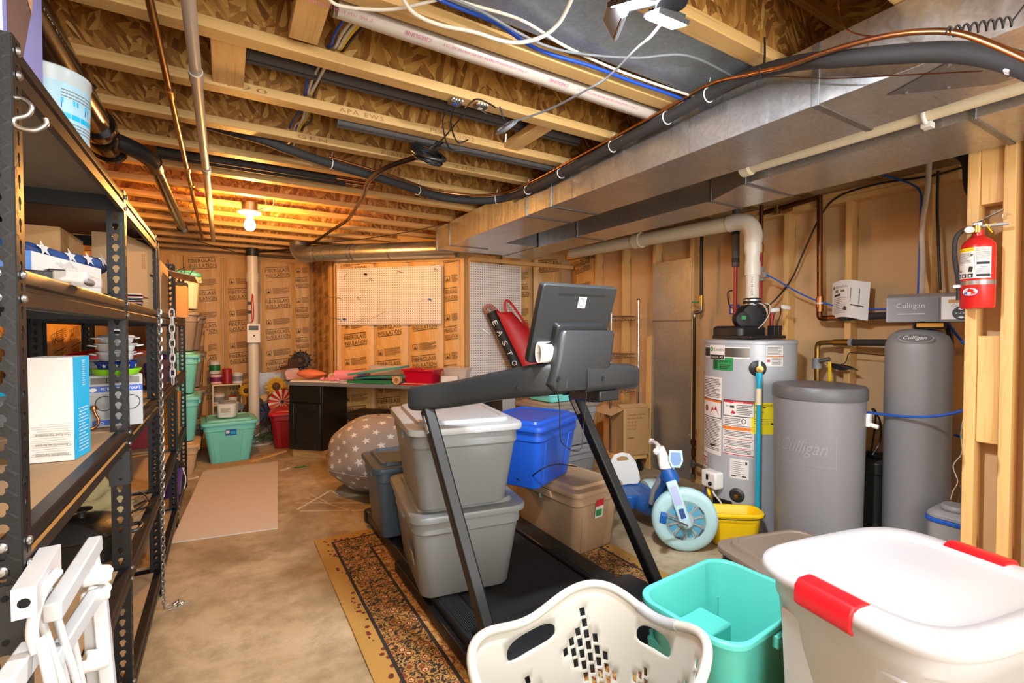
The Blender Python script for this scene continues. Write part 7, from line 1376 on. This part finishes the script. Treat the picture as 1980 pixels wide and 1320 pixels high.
for s in (1, -1):
    b = MB(); p = Wc+Ax*s*.065+Vector((0, 0, -.015)); q = p+up*.98-Ax*s*.015; b.beam(p, q, .062, .022, M_bluel, Fw); fk = b.build('fork_blade', t, world=True, bevel=.008)
    if s == 1:
        b = MB(); d = (q-p); M = frame(p+d*.5+Ax*.0125, d, Fw*(1 if d.cross(Fw).dot(Ax) > 0 else -1)); b.rect(-.01, -.02, .1, .02, mk('lilac_sticker', '#a9b4dc', .4), M, .0008); b.rect(-.085, -.015, -.03, .015, M_navyf, M, .0008); b.build('fork_sticker', fk, world=True, recalc=False)
st0 = Wc+up*.95; b = MB(); b.tube([st0+Vector((.01, -.01, -.03)), st0, st0+up*.2], [.045, .05, .04], M_bluem, 20); b.build('steering_collar', t, world=True)
s1 = st0+up*.2; s2 = s1+Vector((-.02, .04, .13)); b = MB(); b.loft([[s1+Fw*x+Ax*y for x, y in rrect(.09, .06, .02, 3)], [s2+Fw*x+Ax*y for x, y in rrect(.05, .045, .015, 3)]], M_white); b.build('steering_stem', t, world=True, bevel=.004)
for s in (1, -1):
    b = MB(); h0 = s2+Fw*0+Vector((0, 0, -.01)); h1 = h0+Ax*s*.05+Vector((0, .02, .012)); h2 = h0+Ax*s*.13+Vector((-.0, .045, -.0)); b.tube(spl([h0, h1, h2], 5), .0125, M_white, 14); b.lathe([(0, -.02), (.015, -.014), (.02, 0), (.015, .014), (0, .02)], M_white, 16, tuple(h2)); b.build('handlebar_grip', t, world=True)
sc = s1+Vector((.03, -.035, .07))+Ax*.03; fx = (Vector((-.72, -.7, 0))); M = frame(sc, (.75, -.66, 0), (.1, .12, 1)); b = MB(); pol = [(-.032, .045), (.032, .045), (.036, -.01), (.02, -.045), (-.02, -.045), (-.036, -.01)]
b.prism([(x*1.15, y*1.12) for x, y in pol], -.012, 0, M_bluel, M); b.prism([(x*.85, y*.85) for x, y in pol], 0, .002, mk('plaque_blue', '#6f93c4', .4), M); tag(b.build('front_plaque', t, world=True, bevel=.003), 'pale blue front plaque')
bk = Vector((2.46, 2.47, 0)); dr = (Vector((bk.x, bk.y, 0))-Vector((st0.x, st0.y, 0))).normalized(); lt = Vector((dr.y, -dr.x, 0))
b = MB(); b.tube(spl([st0+Vector((0, 0, .0))+dr*.02, st0+dr*.1+Vector((0, 0, -.09)), Vector((st0.x, st0.y, .17))+dr*.19, Vector((st0.x, st0.y, .14))+dr*.3, Vector((bk.x, bk.y, .13))], 5), [.045]*6+[.05]*8+[.06]*7, M_bluem, 16); b.build('frame', t, world=True)
b = MB(); b.tube(spl([st0+lt*(-.03)+dr*.04+Vector((0, 0, -.02)), st0+lt*(-.05)+dr*.1+Vector((0, 0, -.11)), st0+lt*(-.05)+dr*.13+Vector((0, 0, -.2))], 4), .017, M_grey, 12); b.build('frame_rib', t, world=True)
b = MB(); b.loft([[bk+dr*(-.06)+dr*y+lt*x+Vector((0, 0, z)) for x, y in rrect(.26*k, .28*k, .06, 5)] for k, z in ((.85, .1), (1, .15), (1, .19), (.92, .2), (.85, .185))], M_bluem); b.build('seat', t, world=True, bevel=.004)
b = MB(); bp = bk+dr*.07; outl = [(-.115, 0), (.115, 0), (.115, .08), (.1, .16), (.06, .215), (0, .23), (-.06, .215), (-.1, .16), (-.115, .08)]; hole = [(-.045, .17), (.045, .17), (.04, .192), (0, .2), (-.04, .192)]
M = frame(bp+Vector((0, 0, .185)), lt, Vector((0, 0, 1))+dr*.35); N = 40
def op(poly, a, cy):
    best = None; dx, dy = cos(a), sin(a)
    for i in range(len(poly)):
        (x1, y1), (x2, y2) = poly[i], poly[(i+1) % len(poly)]; y1 -= cy; y2 -= cy; den = dx*(y2-y1)-dy*(x2-x1)
        if abs(den) < 1e-9: continue
        tt = (x1*(y2-y1)-y1*(x2-x1))/den; u = (x1*dy-y1*dx)/den
        if tt > 0 and -1e-6 <= u <= 1+1e-6 and (best is None or tt > best): best = tt
    return (dx*best, dy*best+cy)
R1 = [op(outl, 2*pi*i/N, .185) for i in range(N)]; R2 = [op(hole, 2*pi*i/N, .185) for i in range(N)]
L3 = lambda R_, h: [M @ Vector((x, y, h)) for x, y in R_]
b.loft([L3(R1, 0), L3(R1, .022), L3(R2, .022), L3(R2, 0), L3(R1, 0)], M_white, False, False); b.build('backrest', t, world=True, bevel=.004)
for s in (-1, 1):
    wc = bk+lt*s*.19+dr*.03+Vector((0, 0, .112)); M = frame(wc, dr, (0, 0, 1)); b = MB(); b.lathe([(.06, -.05), (.1, -.052), (.112, -.035), (.112, .035), (.1, .052), (.06, .05), (.055, .04), (.055, -.04), (.06, -.05)], M_bluel, 40, (0, 0, 0), M); b.build('rear_tyre', t, world=True)
    b = MB(); b.lathe([(0, -.05), (.02, -.052), (.025, -.04), (.06, -.045), (.062, .045), (.025, .04), (.02, .052), (0, .05)], M_totgl, 32, (0, 0, 0), M); b.tube([M @ Vector((.045*cos(q), .045*sin(q), zz)) for zz in (-.047,) for q in [2*pi*j/24 for j in range(24)]], .004, M_grey, 6, True); b.build('rear_wheel_disc', t, world=True)
b = MB(); b.cyl(bk+lt*.2+Vector((0, 0, .112)), bk-lt*.2+Vector((0, 0, .112)), .01, M_steel); b.build('axle', t, world=True)
for s, dz in ((1, .035), (-1, -.05)):
    c = Wc+Ax*s*.1; pc = c-Fw*.06*(1 if s == 1 else -1)+Vector((0, 0, dz)); 
    if s == 1: pc = Vector((2.076,1.830,0.274))
    b = MB(); b.tube([c-Ax*s*.02, c, pc+Ax*s*.0], .006, M_zinc, 8); b.build('crank', t, world=True)
    b = MB(); b.box(pc+Ax*s*.03, (.05, .035, .05), M_bluem, rotm(10, 0, 40)); b.build('pedal', t, world=True, bevel=.005)
# yellow bucket
def bucket(name, label, cat, c, sz, h, m, rz, taper, rad, wall=.004, rimw=.012, rimh=.02):
    t = thing(name, label, cat, (c[0], c[1], .01), rz); w, d = sz; R = lambda k, z, e=0: [(x, y, z) for x, y in rrect(w*k+e, d*k+e, rad*k, 8)]; b = MB()
    b.loft([R(taper-.03, .0), R(taper, .006), R(1-.2*(1-taper), h-rimh*2), R(1, h-rimh), R(1, h-rimh, rimw*2), R(1, h-.004, rimw*2), R(1, h, rimw*1.4), R(1, h, 0), R(1-.01, h-.006, -wall*2), R(taper, .012, -wall*2), R(taper-.05, .008, -wall*2)], m); b.build('tub', t, bevel=.0015, ang=50); return t
t = bucket('mop_bucket', 'bright yellow rectangular bucket under the blue drain pipe of the heater', 'bucket', (2.65, 1.785), (.3, .16), .205, M_yel, radians(-37), .82, .06)
b = MB(); b.tube(spl([(.156, 0, .185), (.163, -.05, .19), (.1, -.096, .18), (-.05, -.098, .176), (-.15, -.09, .18), (-.162, -.02, .185)], 6), .0028, M_ink, 7); b.box((.16, 0, .185), (.014, .03, .03), M_yel); b.build('wire_handle', t)
# taupe lidded tote behind the white one
tote('storage_tote', 'low dark tote with a ribbed taupe lid, half hidden by the big white one', (2.27, 1.245), (.54, .36), .285, M_char2, M_taupe, radians(-14), 0, rad=.09, taper=.86)
# teal open tub
t = bucket('storage_bin', 'empty open turquoise bin between the laundry basket and the big white tote', 'bin', (1.505, 1.045), (.49, .37), .36, M_aqua, radians(3.5), .82, .085)
for x in (-.18, .18):
    for y in (-.145, .145): b = MB(); b.cyl((x, y, .015), (x*1.08, y*1.08, .22), .012, M_aqua, n=12); b.build('corner_rib', t)
b = MB(); b.loft([[(-.2-z*.11, .03, z), (.1, .03, z), (.1, .145+z*.09, z), (-.2-z*.11, .145+z*.09, z)] for z in (.012, .21)], M_aqua); b.build('moulded_step', t, bevel=.01)
b = MB(); b.bb(-.05, .05, -.21, -.19, .295, .335, M_aqua); b.build('grip', t, bevel=.004)
# white tote with red latches
t = thing('storage_tote', 'big white lidded tote with red latches in the right foreground', 'storage tote', (1.64, .56, .01), radians(-11)); w, d = .64, .5
U2 = lambda z: z if z < .2 else z+.18
def se(k, z, e=0, n=4.2, N=88):
    o = []
    for i in range(N):
        a = 2*pi*i/N; c, s = cos(a), sin(a); o.append((copysign_(abs(c)**(2/n), c)*(w/2*k+e), copysign_(abs(s)**(2/n), s)*(d/2*k+e), U2(z)))
    return o
def copysign_(a, b_): return math.copysign(a, b_)
b = MB(); b.loft([se(.8, 0), se(.82, .01), se(.955, .33), se(.96, .34, .006), se(.985, .395, .0), se(.985, .4, .012), se(.985, .412, .012), se(.985, .412, 0), se(.96, .38, -.006), se(.8, .02, -.01)], M_tub)
for s in (-1, 1):
    for y in (-.11, .11): b.loft([[(s*(w/2*k*.985+e), y+dy, U2(z)) for dy, e in ((-.06, -.03), (.06, -.03), (.05, .005), (-.05, .005))] for k, z in ((.83, .01), (.94, .31))], M_tub)
for s in (-1, 1):
    for x in (-.17, 0, .17): b.loft([[(x+dx, s*(d/2*k*.985+e), U2(z)) for dx, e in ((-.05, -.03), (.05, -.03), (.042, .005), (-.042, .005))] for k, z in ((.83, .01), (.94, .31))], M_tub)
b.build('tub', t, bevel=.006, ang=45)
b = MB(); b.loft([se(1, .408, .014), se(1, .4, .02), se(1, .412, .026), se(1, .43, .022), se(1, .437, .008), se(.93, .44, .0), se(.83, .436), se(.815, .428), se(.8, .427), se(.4, .429), se(.05, .43)], M_tub); b.build('lid', t, ang=60)
for s in (-1, 1):
    b = MB(); pr = [(s*(w/2-.045), .438), (s*(w/2-.02), .449), (s*(w/2+.02), .446), (s*(w/2+.034), .43), (s*(w/2+.036), .385), (s*(w/2+.022), .372), (s*(w/2+.016), .375), (s*(w/2+.024), .39), (s*(w/2+.022), .42), (s*(w/2+.0), .436)]
    b.loft([[(x, y, U2(z)) for x, z in pr] for y in (-.075, -.071, .071, .075)], M_red); tag(b.build('latch', t, bevel=.006, ang=50), 'red snap latch')
# laundry basket
from mathutils.geometry import delaunay_2d_cdt
t = thing('laundry_basket', 'white plastic laundry basket with cut-out handles and grey grips, front centre', 'laundry basket', (.84, .985, .01), radians(9)); w, d = .62, .5
def rim_z(a): return .412-.026*cos(4*a)
def bw(a, v):
    n = 2.9; c, s = cos(a), sin(a); k = .74+.26*v**.8; f = (abs(c)**n+abs(s)**n)**(-1/n)
    return Vector((w/2*k*f*c, d/2*k*f*s, .004+(rim_z(a)-.004)*v))
def rad(a): p = bw(a, .8); return sqrt(p.x**2+p.y**2)
holes = []
for q, hw in ((0, .075), (pi/2, .08), (pi, .075), (3*pi/2, .08)):
    pts = []
    for i in range(28):
        g = 2*pi*i/28; x = hw*math.copysign(abs(cos(g))**.6, cos(g)); y = .028*math.copysign(abs(sin(g))**.8, sin(g))-.02*(x/hw)**2; pts.append((q+x/rad(q), .86+y/.38))
    holes.append(pts)
for q in range(8):
    a0 = q*pi/4+.03; big = q % 2
    for r in range(-4, 5):
        for cc in range(-4, 5):
            if abs(r)+abs(cc)*1.25 > (4.2 if big else 2.6): continue
            x = cc*.03+r*.007; y = r*.031+cc*.012; cy = (.5 if big else .42)+y/.38
            if cy < .1: continue
            R_ = rad(a0); holes.append([(a0+(x+sx*.0085+sk)/R_, cy+sy*.0115/.38) for sx, sy, sk in ((-1, -1, -.002), (1, -1, -.002), (1, 1, .002), (-1, 1, .002))])
def inside(p, poly):
    r = False; j = len(poly)-1
    for i in range(len(poly)):
        (xi, yi), (xj, yj) = poly[i], poly[j]
        if (yi > p[1]) != (yj > p[1]) and p[0] < (xj-xi)*(p[1]-yi)/(yj-yi)+xi: r = not r
        j = i
    return r
A0 = -pi/8-.2; NU, NV = 128, 12
holes = [[(x if A0 < x else x, y) for x, y in h] for h in holes]
holes = [[(x-(2*pi if sum(p[0] for p in h)/len(h) > A0+2*pi else 0), y) for x, y in h] for h in holes]
holes = [h for h in holes if min(p[0] for p in h) > A0+.002 and max(p[0] for p in h) < A0+2*pi-.002]
bx_ = [(min(p[0] for p in h)-.012, max(p[0] for p in h)+.012, min(p[1] for p in h)-.012, max(p[1] for p in h)+.012, h) for h in holes]
pts, edges = [], []
for j in range(NV+1):
    for i in range(NU+1):
        p = (A0+2*pi*i/NU, j/NV)
        if any(x0 < p[0] < x1 and y0 < p[1] < y1 for x0, x1, y0, y1, h in bx_): continue
        pts.append(p)
for h in holes:
    b0 = len(pts); pts += h; edges += [(b0+i, b0+(i+1) % len(h)) for i in range(len(h))]
res = delaunay_2d_cdt([Vector(p) for p in pts], edges, [], 0, 1e-6)
fs = []
for f in res[2]:
    c = sum((res[0][i] for i in f), Vector((0, 0)))/len(f)
    if any(x0 < c.x < x1 and y0 < c.y < y1 and inside(c, h) for x0, x1, y0, y1, h in bx_): continue
    fs.append(tuple(f))
b = MB(); b.add([bw(p.x, p.y) for p in res[0]], fs, M_basket); b.add([bw(2*pi*i/64, 0) for i in range(64)], [tuple(range(64))[::-1]], M_basket); b.build('basket_wall', t, solid=.004, ang=60)
b = MB(); rp_ = lambda a: bw(a, 1)+Vector((0, 0, .002))+bw(a, 1).normalized()*.004
b.tube([rp_(2*pi*i/140) for i in range(140)], .013, M_basket, 12, True); rim_o = b.build('rim', t)
for a0 in (0, pi):
    b = MB(); b.tube([rp_(a0+radians(q)) for q in range(-16, 17, 3)], .0165, M_totgl, 14); tag(b.build('hand_grip', rim_o), 'grey soft grip')
